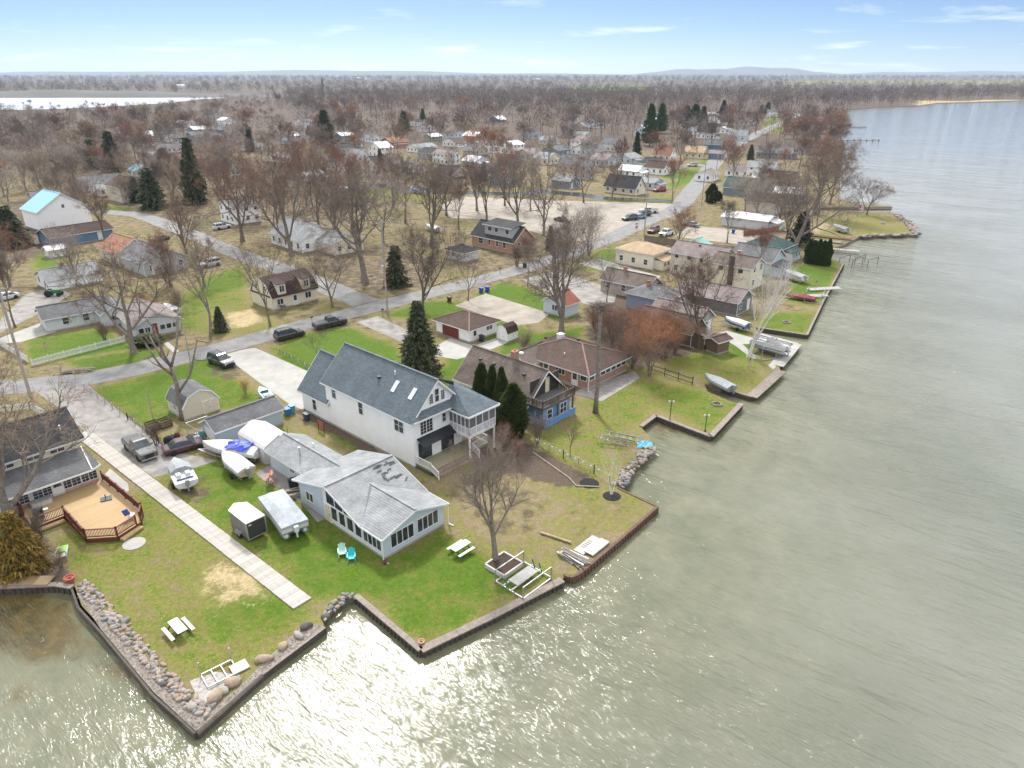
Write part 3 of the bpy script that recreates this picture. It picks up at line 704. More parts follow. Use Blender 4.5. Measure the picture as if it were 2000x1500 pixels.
# --- the light blue L-shaped house with the sunroom
h = House('light_blue_house', 'light blue single-storey house with grey patched roof and glazed sunroom nearest the water', (751,1092), 7.2, 22, 2.45, SID['paleblue'])
r = h.root; PB = SID['paleblue']
RY, RZ, EB, ZB = 8.0, 4.35, 13.45, 2.85       # main ridge over y=RY, back eave over y=EB
m = MB()   # main body: wall to the left carries the long gable; front block under the sunroom gable
m.add([(0, 0, 0), (0, EB, 0), (0, EB, ZB), (0, RY, RZ), (0, 2.9, 2.45), (0, 0, 2.45)], [(0, 5, 4, 3, 2, 1)])
m.add([(7.2, 0, 0), (7.2, EB, 0), (7.2, EB, ZB), (7.2, RY, RZ), (7.2, 2.9, 2.45), (7.2, 0, 2.45)], [(0, 1, 2, 3, 4, 5)])
m.add([(0, 0, 0), (7.2, 0, 0), (7.2, 0, 2.45), (3.6, 0, 3.55), (0, 0, 2.45)], [(0, 1, 2, 3, 4)])
m.add([(0, EB, 0), (7.2, EB, 0), (7.2, EB, ZB), (0, EB, ZB)], [(3, 2, 1, 0)])
m.build('wall', PB, r)
m = MB(); m.box(-.05, .0, 0.25, 9.1, .25, 2.15); m.build('sunroom_panel', WHITE, r)
m = MB(); m.add([(-.045, 2.9, 2.15), (-.045, 9.1, 2.15), (-.045, 9.1, 3.86), (-.045, RY, RZ - .12), (-.045, 2.9, 2.33)], [(0, 4, 3, 2, 1)]); m.build('clerestory_panel', WHITE, r)
m = MB(); m.box(-.03, 7.23, -.03, EB + .03, -.1, .2); m.build('foundation', FOUND, r)
m = MB(); e = MB(); o_ = .45
sl = (RZ - 2.45) / (RY - 2.9)
fe = lambda y: 2.45 + .1 + sl * (y - 2.9)               # front plane height
vy = lambda z: 2.9 + (z - 2.45) / sl                     # where it meets a height
GZ = 3.55 + .12
m.slab([(-.45, 2.9 - .2, fe(2.7)), (0.05, 2.7, fe(2.7)), (3.6, vy(GZ) , GZ), (7.15, 2.7, fe(2.7)), (7.65, 2.7, fe(2.7)), (7.65, RY, RZ + .1), (-.45, RY, RZ + .1)], .06)
m.slab([(-.45, RY, RZ + .1), (7.65, RY, RZ + .1), (7.65, EB + .45, ZB - .02), (-.45, EB + .45, ZB - .02)], .06)
gz = 2.45 - .02
m.slab([(-.4, -.4, gz), (3.6, -.4, GZ + .02), (3.6, vy(GZ) + .1, GZ + .02), (-.4, 2.75, gz)], .06)
m.slab([(7.6, -.4, gz), (3.6, -.4, GZ + .02), (3.6, vy(GZ) + .1, GZ + .02), (7.6, 2.75, gz)], .06)
ro = m.build('roof', RF['lightgrey'], r)
d_ = Vector((0, 0, .1))
for p, q in (((-.42, -.42, gz), (3.6, -.42, GZ)), ((7.62, -.42, gz), (3.6, -.42, GZ)), ((-.42, -.42, gz), (-.42, 2.75, gz)), ((7.62, -.42, gz), (7.62, 2.75, gz)),
             ((-.47, 2.72, fe(2.72)), (-.47, RY, RZ + .08)), ((-.47, EB + .45, ZB - .02), (-.47, RY, RZ + .08)), ((7.67, 2.72, fe(2.72)), (7.67, RY, RZ + .08)), ((7.67, EB + .45, ZB - .02), (7.67, RY, RZ + .08)), ((-.45, EB + .47, ZB - .02), (7.65, EB + .47, ZB - .02))):
    e.bar(Vector(p) - d_, Vector(q) - d_, .05, .18)
e.build('fascia', WHITE, ro)
k = MB(); k.bar((-.45, RY, RZ + .13), (7.65, RY, RZ + .13), .3, .05); k.bar((3.6, -.4, GZ + .05), (3.6, vy(GZ), GZ + .05), .3, .05); k.build('ridge_cap', RF['lightgrey'], ro)
k = MB(); k.bar((.0, 2.72, fe(2.72) + .02), (3.55, vy(GZ), GZ + .04), .22, .03); k.build('valley_flashing', M('dark_valley', (.16, .16, .165), .8), ro)
rnd = random.Random(4); k = MB()
for i in range(34):                                      # torn shingle tabs on the right-hand slope
    x = rnd.uniform(4.6, 7.2); yy = rnd.uniform(4.6, 7.6)
    if fe(yy) < 2.45 + (7.2 - x) * .3 + .5: continue
    w = rnd.uniform(.2, .75); k.slab([(x - w/2, yy, fe(yy) + .025), (x + w/2, yy, fe(yy) + .025), (x + w/2, yy + .13, fe(yy + .13) + .025), (x - w/2, yy + .13, fe(yy + .13) + .025)], .02)
k.build('torn_shingles', M('bare_roof_felt', (.08, .08, .085), .9), ro, kind='stuff')
# rear wing
h.walls('y', 1.05, x0=1.55, y0=EB, L=4.4, W=8.4, h=2.4, name='wing_wall'); h.roof('y', 1.05, RF['lightgrey'], .35, 2.4, 1.55, EB - 2.2, 4.4, 10.6)
h.vent(2.6, 17.2, 3.0, .09, .9, STEEL); h.vent(4.4, 17.4, 3.25, .07, .35); h.vent(3.9, 21.6, 3.4, .03, .9, DARK)
h.win('l', 11.6, 1.05, 1.15, .95, 2, 'plain', off=0.); h.win('l', 17.3, 1.35, .75, .5, 2, 'plain', base=(1.55, 17.3, 1.35))
for i in range(4): h.win('l', 3.55 + i * 1.27, .75, .92, 1.4, 1, 'plain', off=.05)
h.win('l', 1.5, .75, 2.55, 1.35, 4, 'plain', off=.05)
h.door('l', 8.45, .15, .8, 1.9, M('cream_door', (.62, .55, .38), .5), off=.05)
for i, (y0, y1) in enumerate(((3.3, 4.4), (4.6, 5.75), (5.95, 7.1), (7.3, 8.5))):      # slanting clerestory lights under the rake
    t0, t1 = fe(y0) - .35, fe(min(y1, RY)) - .35 if y1 <= RY else fe(RY) - .5
    if t0 < 2.4: t0 = 2.4
    g = MB(); g.add([(-.07, y0, 2.3), (-.07, y1, 2.3), (-.07, y1, t1), (-.07, y0, t0), (-.04, y0, 2.3), (-.04, y1, 2.3), (-.04, y1, t1), (-.04, y0, t0)], [(0, 3, 2, 1), (4, 5, 6, 7), (0, 1, 5, 4), (1, 2, 6, 5), (2, 3, 7, 6), (3, 0, 4, 7)]); g.build('pane', GLASS, r)
h.win('f', 2.15, .75, 2.6, 1.4, 4, 'plain'); h.win('f', 5.2, .75, 2.5, 1.4, 4, 'plain')
h.gutter(-.35, -.35, 2.35); h.gutter(7.5, -.35, 2.35)
m = MB(); m.lathe([(.3, -.05), (.33, 0)], 14); o = m.build('round_vent', DARK, r, loc=(1.53, 15.6, 1.3)); o.rotation_euler = (0, -math.pi/2, 0)

# --- the tall white house
h = House('white_house', 'tall white three-storey house with blue-grey shingle roof and upstairs screened porch', (811,915), 7.2, 16.4, 6.0, SID['white']); r = h.root
h.walls('y', 3.55); h.roof('y', 3.55, RF['blue'], .45, rake=.35)
h.walls('y', 3.9, x0=-.02, y0=16.4, L=7.24, W=5.6, h=3.2, name='garage_wall'); h.roof('y', 3.95, RF['blue'], .4, 3.2, -.02, 16.2, 7.24, 5.9)
sl = 3.55 / 3.6
for yy in (1.6, 4.6):        # skylights and vents on the slope facing the blue house
    k = MB(); zc = lambda x: 6.08 + sl * x
    k.slab([(1.25, yy, zc(1.25) + .12), (2.25, yy, zc(2.25) + .12), (2.25, yy + .55, zc(2.25) + .12), (1.25, yy + .55, zc(1.25) + .12)], .14, 0, 1); k.build('skylight', [M('skylight_dome', (.75, .78, .8), .2), WHITE], r)
h.vent(2.7, 5.9, 8.7, .06, .4); h.boxvent(1.9, 7.9, 8.05)
# pent roof across the gable and the porch roof
m = MB(); m.slab([(-.4, -.75, 5.95), (5.4, -.75, 5.95), (5.4, .02, 6.6), (-.4, .02, 6.6)], .06); ro = m.build('pent_roof', RF['blue'], r)
k = MB(); k.bar((-.4, -.77, 5.86), (5.4, -.77, 5.86), .05, .16); k.build('fascia', WHITE, ro)
m = MB(); px0, px1, py0, py1, pf, pc = 5.35, 9.45, -3.2, 3.0, 3.0, 5.55
m.slab([(px0 - .4, py0 - .4, pc + .1), (px1 + .4, py0 - .4, pc + .1), (px1 - 2.0, py1 - 1.6, 7.7), (px0 + 1.2, py1 - 2.6, 7.7)], .06)
m.slab([(px0 - .4, py0 - .4, pc + .1), (px0 + 1.2, py1 - 2.6, 7.7), (px0 + 1.2, 1.2, 7.7), (px0 - .4, .3, pc + .45)], .06)
m.slab([(px1 + .4, py0 - .4, pc + .1), (px1 + .4, py1 + 1.5, pc + .1), (px0 + 1.2, py1 + 1.5, 7.7), (px1 - 2.0, py1 - 1.6, 7.7)], .06)
ro = m.build('porch_roof', RF['blue'], r)
k = MB()
for p, q in (((px0 - .4, py0 - .42, pc), (px1 + .4, py0 - .42, pc)), ((px0 - .42, py0 - .4, pc), (px0 - .42, .3, pc)), ((px1 + .42, py0 - .4, pc), (px1 + .42, py1 + 1.5, pc))): k.bar(p, q, .05, .22)
k.build('fascia', WHITE, ro)
k = MB(); k.box(px0, px1, py0, py1, pf - .25, pf); k.build('porch_floor', WHITE, r)
k = MB(); k.add([(px0 - .3, py0 - .3, pc), (px1 + .3, py0 - .3, pc), (px1 + .3, py1, pc), (px0 - .3, py1, pc)], [(3, 2, 1, 0)]); k.build('porch_ceiling', WHITE, r)
k = MB(); s_ = MB(); kn = MB()
for i in range(6):
    y = py0 + (0.0 - py0) * i / 5; k.box(px0 - .05, px0 + .05, y - .05, y + .05, pf, pc)
for i in range(5):
    x = px0 + (px1 - px0) * i / 4; k.box(x - .05, x + .05, py0 - .05, py0 + .05, pf, pc)
for zz in (pf + .06, pf + .95, pc - .06):
    k.bar((px0, py0, zz), (px0, .2, zz), .09, .1); k.bar((px0, py0, zz), (px1, py0, zz), .09, .1)
k.build('porch_post', WHITE, r)
SCR = M('insect_screen', (.13, .13, .135), .8, .2); LSC = M('pale_screen_panel', (.50, .50, .53), .7, .2)
s_.box(px0 + .0, px0 + .02, py0 + .05, 0, pf + .95, pc); s_.box(px0, px1, py0 - .0, py0 + .02, pf + .95, pc); s_.build('porch_screen', SCR, r)
kn.box(px0 - .015, px0 + .03, py0 + .05, 0, pf + .1, pf + .92); kn.box(px0, px1, py0 - .015, py0 + .03, pf + .1, pf + .92); kn.build('kneewall_panel', LSC, r)
for x, y in ((px0 + .1, py0 + .1), (px1 - .1, py0 + .1), (px1 - .1, py1)): k = MB(); k.box(x - .09, x + .09, y - .09, y + .09, 0, pf - .24); k.build('porch_support', WHITE, r)
BF = M('black_frame', (.05, .05, .055), .5)
for y in (3.0, 1.9): pass
h.win('l', 2.35, 3.75, 1.5, 1.55, 2, 'hung', WHITE); h.win('l', 9.3, 3.6, .75, 1.5, 1, 'hung', WHITE); h.win('l', 14.6, 4.0, .75, 1.5, 1, 'hung', WHITE); h.win('l', 19.3, .9, .75, 1.6, 1, 'hung', WHITE)
h.win('f', 1.9, 3.75, 1.75, 1.5, 2, 'grid'); h.win('f', 4.5, 4.2, .5, 1.0, 1, 'hung')
h.win('f', 3.1, 7.0, .5, 1.1, 1, 'grid', base=(2.75, 0, 6.95)); h.win('f', 3.6, 7.0, .55, 1.5, 1, 'hung', base=(3.6, 0, 6.95)); h.win('f', 4.1, 7.0, .5, 1.1, 1, 'grid', base=(4.45, 0, 6.95))
h.win('f', 1.55, .75, 1.75, 2.0, 2, 'plain', BF); h.win('f', 4.9, .75, 1.75, 2.0, 2, 'plain', BF)
m = MB(); n_ = 22
for i in range(n_):
    x0 = .45 + 6. * i / n_; m.slab([(x0, -1.15, 2.85), (x0 + 6./n_ - .03, -1.15, 2.85), (x0 + 6./n_ - .03, 0, 3.5), (x0, 0, 3.5)], .04)
m.build('awning', M('black_metal_roof', (.035, .038, .042), .35, .2, metal=.3), r, kind='stuff')
DECK = woodm('grey_deck_boards', (.22, .19, .12), (.30, .27, .17), 1, .15)
m = MB(); m.box(.1, 9.0, -2.6, -.05, .45, .6); dk = m.build('deck', DECK, r)
for i, (yy, zz) in enumerate(((-3.1, .42), (-3.6, .22))):
    m = MB(); m.box(.25, 6.3, yy, yy + .55, zz - .2, zz); m.build('step', M('brown_step_boards', (.24, .18, .13), .85, .35, 4), r)
m = MB(); m.box(.15, 8.9, -2.55, -.1, -.05, .44); m.build('deck_skirt', M('dark_skirt', (.09, .08, .07), .9), r)
def railing(p, q, h=.95, mat=WHITE, parent=None, post=.1, gap=.14, bal=.035):
    m = MB(); p, q = Vector(p), Vector(q); L = (q - p).length; n = max(1, round(L / 1.7))
    for i in range(n + 1):
        c = p.lerp(q, i / n); m.box(c.x - post/2, c.x + post/2, c.y - post/2, c.y + post/2, c.z - .1, c.z + h + .06)
    up = Vector((0, 0, 1)); m.bar(p + up*h, q + up*h, .09, .06); m.bar(p + up*.12, q + up*.12, .06, .05)
    k = int(L / gap)
    for i in range(1, k):
        c = p.lerp(q, i / k); m.bar(c + up*.12, c + up*h, bal, bal, up=(0, 1, 0))
    return m.build('railing', mat, parent, kind='stuff')
railing((.15, -.2, .6), (.15, -2.5, .6), .95, WHITE, r); railing((.15, -2.5, .55), (.15, -3.7, .05), .9, WHITE, r)
railing((6.4, -2.5, .6), (8.9, -2.5, .6), .95, WHITE, r); railing((6.4, -2.5, .6), (6.4, -3.6, .1), .9, WHITE, r); railing((8.9, -2.5, .6), (8.9, 0, .6), .95, WHITE, r)
BRN = M('mulch', (.06, .04, .03), .95, .4, 6, .5)

# --- the cream house with the cedar deck
h = House('cream_house', 'cream two-level house with charcoal roof and brick-based windows above the wooden deck', G(195, 945) + Vector((math.cos(R(ROT)), math.sin(R(ROT)), 0)) * -9.6, 9.6, 9.0, 2.5, SID['cream']); r = h.root
h.walls(None, 0); h.walls('x', 2.1, 0, 'upper_wall', 0.05, 2.3, 9.3, 6.7, 5.0, found=0); h.roof('x', 2.1, RF['charcoal'], .45, 5.0, .05, 2.3, 9.3, 6.7)
m = MB(); m.slab([(-.4, -1.1, 2.45), (9.0, -1.1, 2.45), (9.3, 2.35, 3.75), (-.4, 2.35, 3.75)], .06); m.slab([(9.0, -1.1, 2.45), (10.0, -.4, 2.4), (9.5, 2.35, 3.75)], .06); m.slab([(10.0, -.4, 2.4), (10.0, 2.4, 2.4), (9.36, 2.4, 3.75)], .06)
ro = m.build('porch_roof', RF['grey'], r); k = MB(); k.bar((-.4, -1.12, 2.36), (9.0, -1.12, 2.36), .05, .18); k.bar((9.0, -1.12, 2.36), (10.0, -.42, 2.32), .05, .18); k.bar((10.02, -.4, 2.3), (10.02, 2.4, 2.3), .05, .16); k.build('fascia', WHITE, ro)
k = MB(); k.bar((9.0, -1.1, 2.5), (9.36, 2.35, 3.8), .12, .06); k.build('hip_flashing', WHITE, ro)
for u in (2.6, 5.0, 7.2): h.win('f', u, 4.0, 1.3, .75, 2, 'hung', base=(u, 2.3, 4.0))
for u, w in ((2.4, 1.7), (4.5, 1.7), (7.15, 1.8), (8.8, 1.5)): h.win('f', u, .85, w, 1.3, 2, 'grid')
h.door('f', 5.85, .55, .95, 1.85, WHITE, True)
m = MB(); m.box(0.0, 5.3, -.12, -.02, .3, .78); m.box(6.4, 9.6, -.12, -.02, .3, .78); m.build('brick_base', brickm('mottled_brick', (.42, .20, .14), (.52, .32, .24)), r)
h.vent(8.2, 3.4, 5.95, .07, .3)
# --- the cedar deck in front of the cream house
DP = thing('wooden_deck', 'large golden wooden deck with red-brown railing in front of the cream house', 'deck', h.root.location.copy(), R(ROT))
pts_ = [(2.2, -.2), (9.9, -.2), (10.2, -9.6), (9.4, -11.2), (7.0, -12.0), (4.9, -10.2), (4.9, -4.6), (2.2, -4.6)]
CED = woodm('cedar_boards', (.33, .21, .095), (.47, .33, .165), 1, .14); RED = M('redwood_stain', (.13, .035, .022), .6, .3, 4)
m = MB(); m.prism(pts_, .38, .5); m.build('deck_floor', CED, DP)
m = MB()
for i in range(1, 8):
    p, q = pts_[i], pts_[(i + 1) % 8]; m.bar((*p, .22), (*q, .22), .08, .44)
m.build('skirt_board', RED, DP)
def deck_rail(p, q, solid, gate=False):
    p, q = Vector((*p, .5)), Vector((*q, .5)); L = (q - p).length; n = max(1, round(L / 1.9)); up = Vector((0, 0, 1))
    for i in range(n + 1):
        c = p.lerp(q, i / n); k = MB(); k.box(c.x - .06, c.x + .06, c.y - .06, c.y + .06, 0, 1.5); k.box(c.x - .08, c.x + .08, c.y - .08, c.y + .08, 1.5, 1.56); k.build('post', RED, DP)
    m = MB(); m.bar(p + up * .95, q + up * .95, .14, .06); m.bar(p + up * .15, q + up * .15, .06, .09)
    n = int(L / .13)
    for i in range(1, n): c = p.lerp(q, i / n); m.bar(c + up * .15, c + up * .93, .045, .045, up=(0, 1, 0))
    m.build('railing', RED, DP, kind='stuff')
deck_rail(pts_[1], pts_[2], 1); deck_rail(pts_[2], (9.5, -11.0), 1); deck_rail((9.0, -11.3), (7.0, -12.0), 1); deck_rail(pts_[4], pts_[5], 1); deck_rail(pts_[5], pts_[6], 1); deck_rail(pts_[6], pts_[7], 1); deck_rail((2.2, -.3), (2.2, -1.6), 1)
m = MB(); m.bar((9.3, -11.55, .18), (7.2, -12.35, .18), .5, .2); m.build('step', CED, DP); m = MB(); m.bar((4.7, -4.95, .18), (2.4, -4.95, .18), .5, .2); m.build('step', CED, DP)
cl_ = G(262, 1062); m = MB(); m.lathe([(1.0, 0), (1.0, .05)], 20); tag(m.build('stone_landing', CONW, None, loc=(cl_.x, cl_.y, .0)), 'half round concrete landing at the foot of the deck steps', 'landing')

# --- sheds and garages round about
def shed_label(o, l): o['label'] = l
h = House('blue_garage', 'long low grey-blue garage with dark shingle roof beside the white tent', (428,875), 8.4, 3.6, 2.25, SID['greyblue'], 'garage')
h.walls('x', .95); h.roof('x', .95, RF['grey'], .3); h.garage_door('l', 1.8, 2.3, 1.9, WHITE)
h = House('gambrel_shed', 'beige barn-shaped shed with grey gambrel roof under the pruned tree', (362,823), 4.6, 4.6, 1.9, SID['beige'], 'shed')
h.walls(None); h.roof('gamy', 1.7, RF['grey'], .15); h.door('f', 3.0, .1, .9, 1.7, SID['beige']); h.door('f', 3.95, .1, .9, 1.7, SID['beige']); h.win('l', 2.4, .9, .6, .6)
# white fabric carport
t_ = thing('fabric_carport', 'white fabric carport tent between the blue garage and the light blue house', 'tent', G(520, 908), R(ROT))
TENT = M('white_tarpaulin', (.60, .585, .57), .6, .1, 2, .2, 6); m = MB()
pr = [(0, 0), (0, 1.9), (.25, 2.2), (1.9, 3.0), (3.55, 2.2), (3.8, 1.9), (3.8, 0)]
m.loft([[(u, 0, z) for u, z in pr], [(u, 1.8, z - .05) for u, z in pr], [(u, 3.6, z) for u, z in pr], [(u, 5.8, z - .04) for u, z in pr]]); m.build('cover', TENT, t_)
m = MB()
for u in (0, 1.9, 3.8): m.tube([(u, -.03, 0), (u, -.03, 3.0 if u == 1.9 else 1.95)], .03, 6)
m.build('pole', STEEL, t_)

h = House('white_garage', 'white hip-roofed garage with maroon door and brown shingles', (917,670), 6.4, 7.9, 2.3, SID['white'], 'garage')
h.walls(); h.roof('hip', 1.5, RF['brown'], .55, cap=M('pink_cap', (.25, .145, .12), .85)); h.garage_door('l', 4.4, 3.9, 2.0, M('maroon_door', (.17, .035, .03), .5)); h.door('f', 1.2, .1, .8, 1.95, WHITE, True); h.win('f', 4.6, 1.15, 1.3, .75, 2, 'plain'); h.vent(4.6, 3.2, 3.2, .05, .3); h.boxvent(3.6, 4.8, 3.7)
h = House('barn_shed', 'small white barn shed with brown gambrel roof beside the white garage', (991,668), 2.6, 2.4, 1.5, SID['white'], 'shed')
h.walls(None, found=.1); h.roof('gamx', 1.1, RF['dkbrown'], .1); h.door('l', 1.2, .1, .9, 1.4, SID['white'])
h = House('blue_shed', 'pale blue shed with red shingle gable roof at the end of the gravel lot', (1105,622), 3.6, 5.2, 2.5, SID['paleblue'], 'shed')
h.walls('x', 1.6); h.roof('x', 1.6, RF['red'], .3); h.win('l', 2.6, .95, 1.1, 1., 2, 'plain')

# --- brown-roofed house with the blue ground floor and the raised deck
h = House('balcony_house', 'brown-roofed cottage with bright blue ground floor and raised balcony deck', (1060,838), 5.6, 15.0, 2.7, SID['skyblue']); r = h.root
h.walls('y', 3.1, x0=.3, y0=2.9, L=6.6, W=12.0, h=2.9, mat=SID['beige'], name='wall'); h.roof('y', 3.1, RF['greybrown'], .7, 2.9, .3, 2.9, 6.6, 12.0, rake=.7)
m = MB(); m.box(.9, 6.3, 2.75, 2.89, 2.8, 5.2); m.build('dark_panel', M('dark_glazing_wall', (.05, .045, .04), .4), r)
m = MB(); m.box(3.6, 4.4, 2.7, 2.74, 2.85, 4.9); m.build('door', M('cream_panel', (.65, .58, .42), .6), r)
m = MB(); m.box(.2, 5.6, .3, 2.9, 0, 2.5); m.build('ground_floor_wall', SID['skyblue'], r)
m = MB(); m.box(-.2, 6.1, -.1, 3.4, 2.6, 2.8); m.build('balcony_floor', M('grey_deck_paint', (.12, .12, .125), .7, .3), r)
BR2 = M('brown_rail', (.13, .095, .07), .8, .3, 4)
m = MB(); m.box(-.25, 6.15, -.15, -.05, 2.55, 2.82); m.box(-.25, -.15, -.15, 3.4, 2.55, 2.82); m.build('balcony_beam', BR2, r)
railing((-.15, -.05, 2.8), (6.05, -.05, 2.8), .9, BR2, r, .12, .25, .09); railing((-.15, -.05, 2.8), (-.15, 3.2, 2.8), .9, BR2, r, .12, .25, .09); railing((6.05, -.05, 2.8), (6.05, 3.0, 2.8), .9, BR2, r, .12, .25, .09)
for x in (-.1, 2.9, 5.9): m = MB(); m.box(x - .08, x + .08, -.05, .11, 0, 2.56); m.build('post', BR2, r)
LBL = M('blue_paint', (.17, .33, .58), .6, .15, 4)
railing((-.1, -.3, .05), (6.0, -.3, .05), .95, LBL, r, .1, .12, .07); railing((-.1, -.3, .05), (-.1, 2.4, .05), .95, LBL, r, .1, .12, .07)
h.win('f', 1.8, .7, .9, 1.2, 1, base=(1.6, .3, .8)); h.win('f', 4.2, .7, 1.2, 1.3, 2, base=(4.3, .3, .7))
h.chimney(3.9, 8.2, 4.6, 6.9, .8, .7)
for y in (13, 10.5, 5.2): h.boxvent(2.4, y, 5.0)
m = MB(); m.lathe([(.32, 5.7), (.3, 5.85), (.04, 5.9)], 12); m.build('satellite_dish', WHITE, r, loc=(5.4, 8.4, .5))

# --- brick ranch house
h = House('brick_ranch_house', 'red brick ranch house with wide brown hip roof and white-framed corner windows', (1147,762), 9.4, 12.5, 2.5, SID['brick']); r = h.root
PINK = M('pink_cap', (.25, .145, .12), .85)
h.walls(); h.roof('hip', 1.9, RF['brown'], .75, cap=PINK)
h.walls('x', 1.2, x0=-2.6, y0=8.6, L=3., W=4.6, h=2.3, name='wing_wall', mat=SID['white']); h.roof('x', 1.2, RF['greybrown'], .4, 2.3, -2.6, 8.6, 5.5, 4.6)
for i in range(7): h.win('f', .9 + i * 1.28, 1.25, 1.05, .85, 1, 'plain')
h.win('l', .7, 1.25, 1.0, .85, 1, 'plain'); h.door('l', 2.2, .1, .95, 2., WHITE, True); h.win('l', 4.8, 1.1, 1.6, .9, 3, 'plain'); h.door('l', 7.4, .1, .95, 2., WHITE, True)
h.boxvent(3.6, 10.6, 4.1); h.boxvent(5.5, 6., 4.4)
m = MB(); m.box(-.45, .45, -.4, .4, -.5, .55); m.box(-.5, .5, -.45, .45, .55, .62); m.build('roof_unit', WHITE, r, loc=(5.4, 9.2, 4.0))
h.gutter(-.5, -.5, 2.4); h.vent(1.6, 5.4, 3.2, .06, .4)

# --- gambrel house across the road
h = House('gambrel_house', 'cream house with dark brown mansard roof and two dormers across the road', (534,607), 9.6, 7.2, 2.5, SID['cream']); r = h.root
h.walls(None); h.roof('gamx', 3.0, RF['dkbrown'], .35, rake=.2)
for u in (2.1, 7.2):
    m = MB(); m.box(u - .8, u + .8, -.25, 2.4, 2.75, 4.75); m.build('dormer', SID['cream'], r); h.win('f', u, 3.2, .95, 1.15, 2, 'plain', off=.25)
    m = MB(); m.slab([(u - 1., -.45, 4.75), (u + 1., -.45, 4.75), (u + 1., 3., 5.25), (u - 1., 3., 5.25)], .08); m.build('dormer_roof', RF['dkbrown'], r)
m = MB(); m.box(-.12, 0, 0, 7.2, 2.35, 2.6); m.build('band_board', RF['dkbrown'], r)
h.door('f', 4.7, .1, .9, 2., WHITE, True); h.win('f', 7.5, .9, 1.2, 1.1, 2, 'plain'); h.win('f', 1.6, .9, 1.2, 1., 2, 'plain'); h.win('l', 2., 3.4, .6, .8); h.win('l', 5., 3.4, .6, .8); h.garage_door('l', 3.6, 3.2, 1.9, SID['cream'])
for i, x in enumerate((1.2, 3.4, 5.2, 6.9, 8.6)): h.boxvent(x, 3.9, 5.45)

# --- brick house with the grey dormer and its garage
h = House('dormer_house', 'orange brick house with dark roof and wide grey shed dormer near the parking lot', (1003,497), 7.4, 14.2, 3.0, SID['orangebrick']); r = h.root
h.walls('y', 3.0); h.roof('y', 3.0, RF['charcoal'], .4)
m = MB(); m.box(.6, 4.2, 1.0, 10.2, 3.4, 6.0); m.build('dormer', SID['grey'], r)
m = MB(); m.slab([(.1, .6, 5.95), (.1, 10.6, 5.95), (5.2, 10.6, 6.75), (5.2, .6, 6.75)], .1); ro = m.build('dormer_roof', RF['charcoal'], r); k = MB(); k.bar((.07, .6, 5.86), (.07, 10.6, 5.86), .05, .16); k.build('fascia', WHITE, ro)
for y, w in ((2.6, 1.1), (6.2, 1.1), (8.4, 1.2)): h.win('l', y, 4.45, w, .95, 1, 'plain', base=(.6, y, 4.45))
for y, w in ((3., .9), (5.4, .7), (8., .8), (11.0, 1.6)): h.win('l', y, 1.1, w, 1.3, 1, 'hung')
h.win('f', 1.8, 1.1, .9, 1.5, 1, 'hung')
h = House('small_garage', 'small white garage with dark hip roof in front of the orange brick house', (907,513), 4.6, 6.0, 2.3, SID['lightgrey'], 'garage')
h.walls(); h.roof('hip', 1.2, RF['charcoal'], .4); h.win('l', 3.8, 1.0, .6, .8)

# --- long grey house beyond the road and its porch wing
h = House('long_grey_house', 'long light grey house with dark roof behind the white picket fence', (93,650), 9.6, 5.6, 2.5, SID['lightgrey'], rot=41.); r = h.root
h.walls('x', 1.35); h.roof('x', 1.35, RF['grey'], .4); h.win('f', 3., .9, .9, 1.1); h.win('f', 6.1, .9, .9, 1.1)
h = House('porch_house', 'light grey house with red front door and row of porch windows', (268,665), 7.0, 9.0, 2.5, SID['lightgrey'], rot=41.); r = h.root
h.walls('y', 1.7); h.roof('y', 1.7, RF['taupe'], .5); h.door('f', 3.0, .4, .9, 1.9, M('red_door', (.42, .03, .04), .5), True)
for u in (.9, 1.9, 4.2, 5.2, 6.2): h.win('f', u, 1.0, .75, .8, 1, 'plain')
h = House('annex', 'grey annex between the long grey house and the porch house', (205,640), 4.2, 7.5, 2.5, SID['lightgrey'], rot=41.); h.walls('y', 1.2); h.roof('y', 1.2, RF['grey'], .4); h.win('f', 2.1, 1., 1.4, .8, 2, 'plain')
h.root['label'] = 'grey wing linking the long grey house and the red-door house'; h.root.name = 'grey_wing'

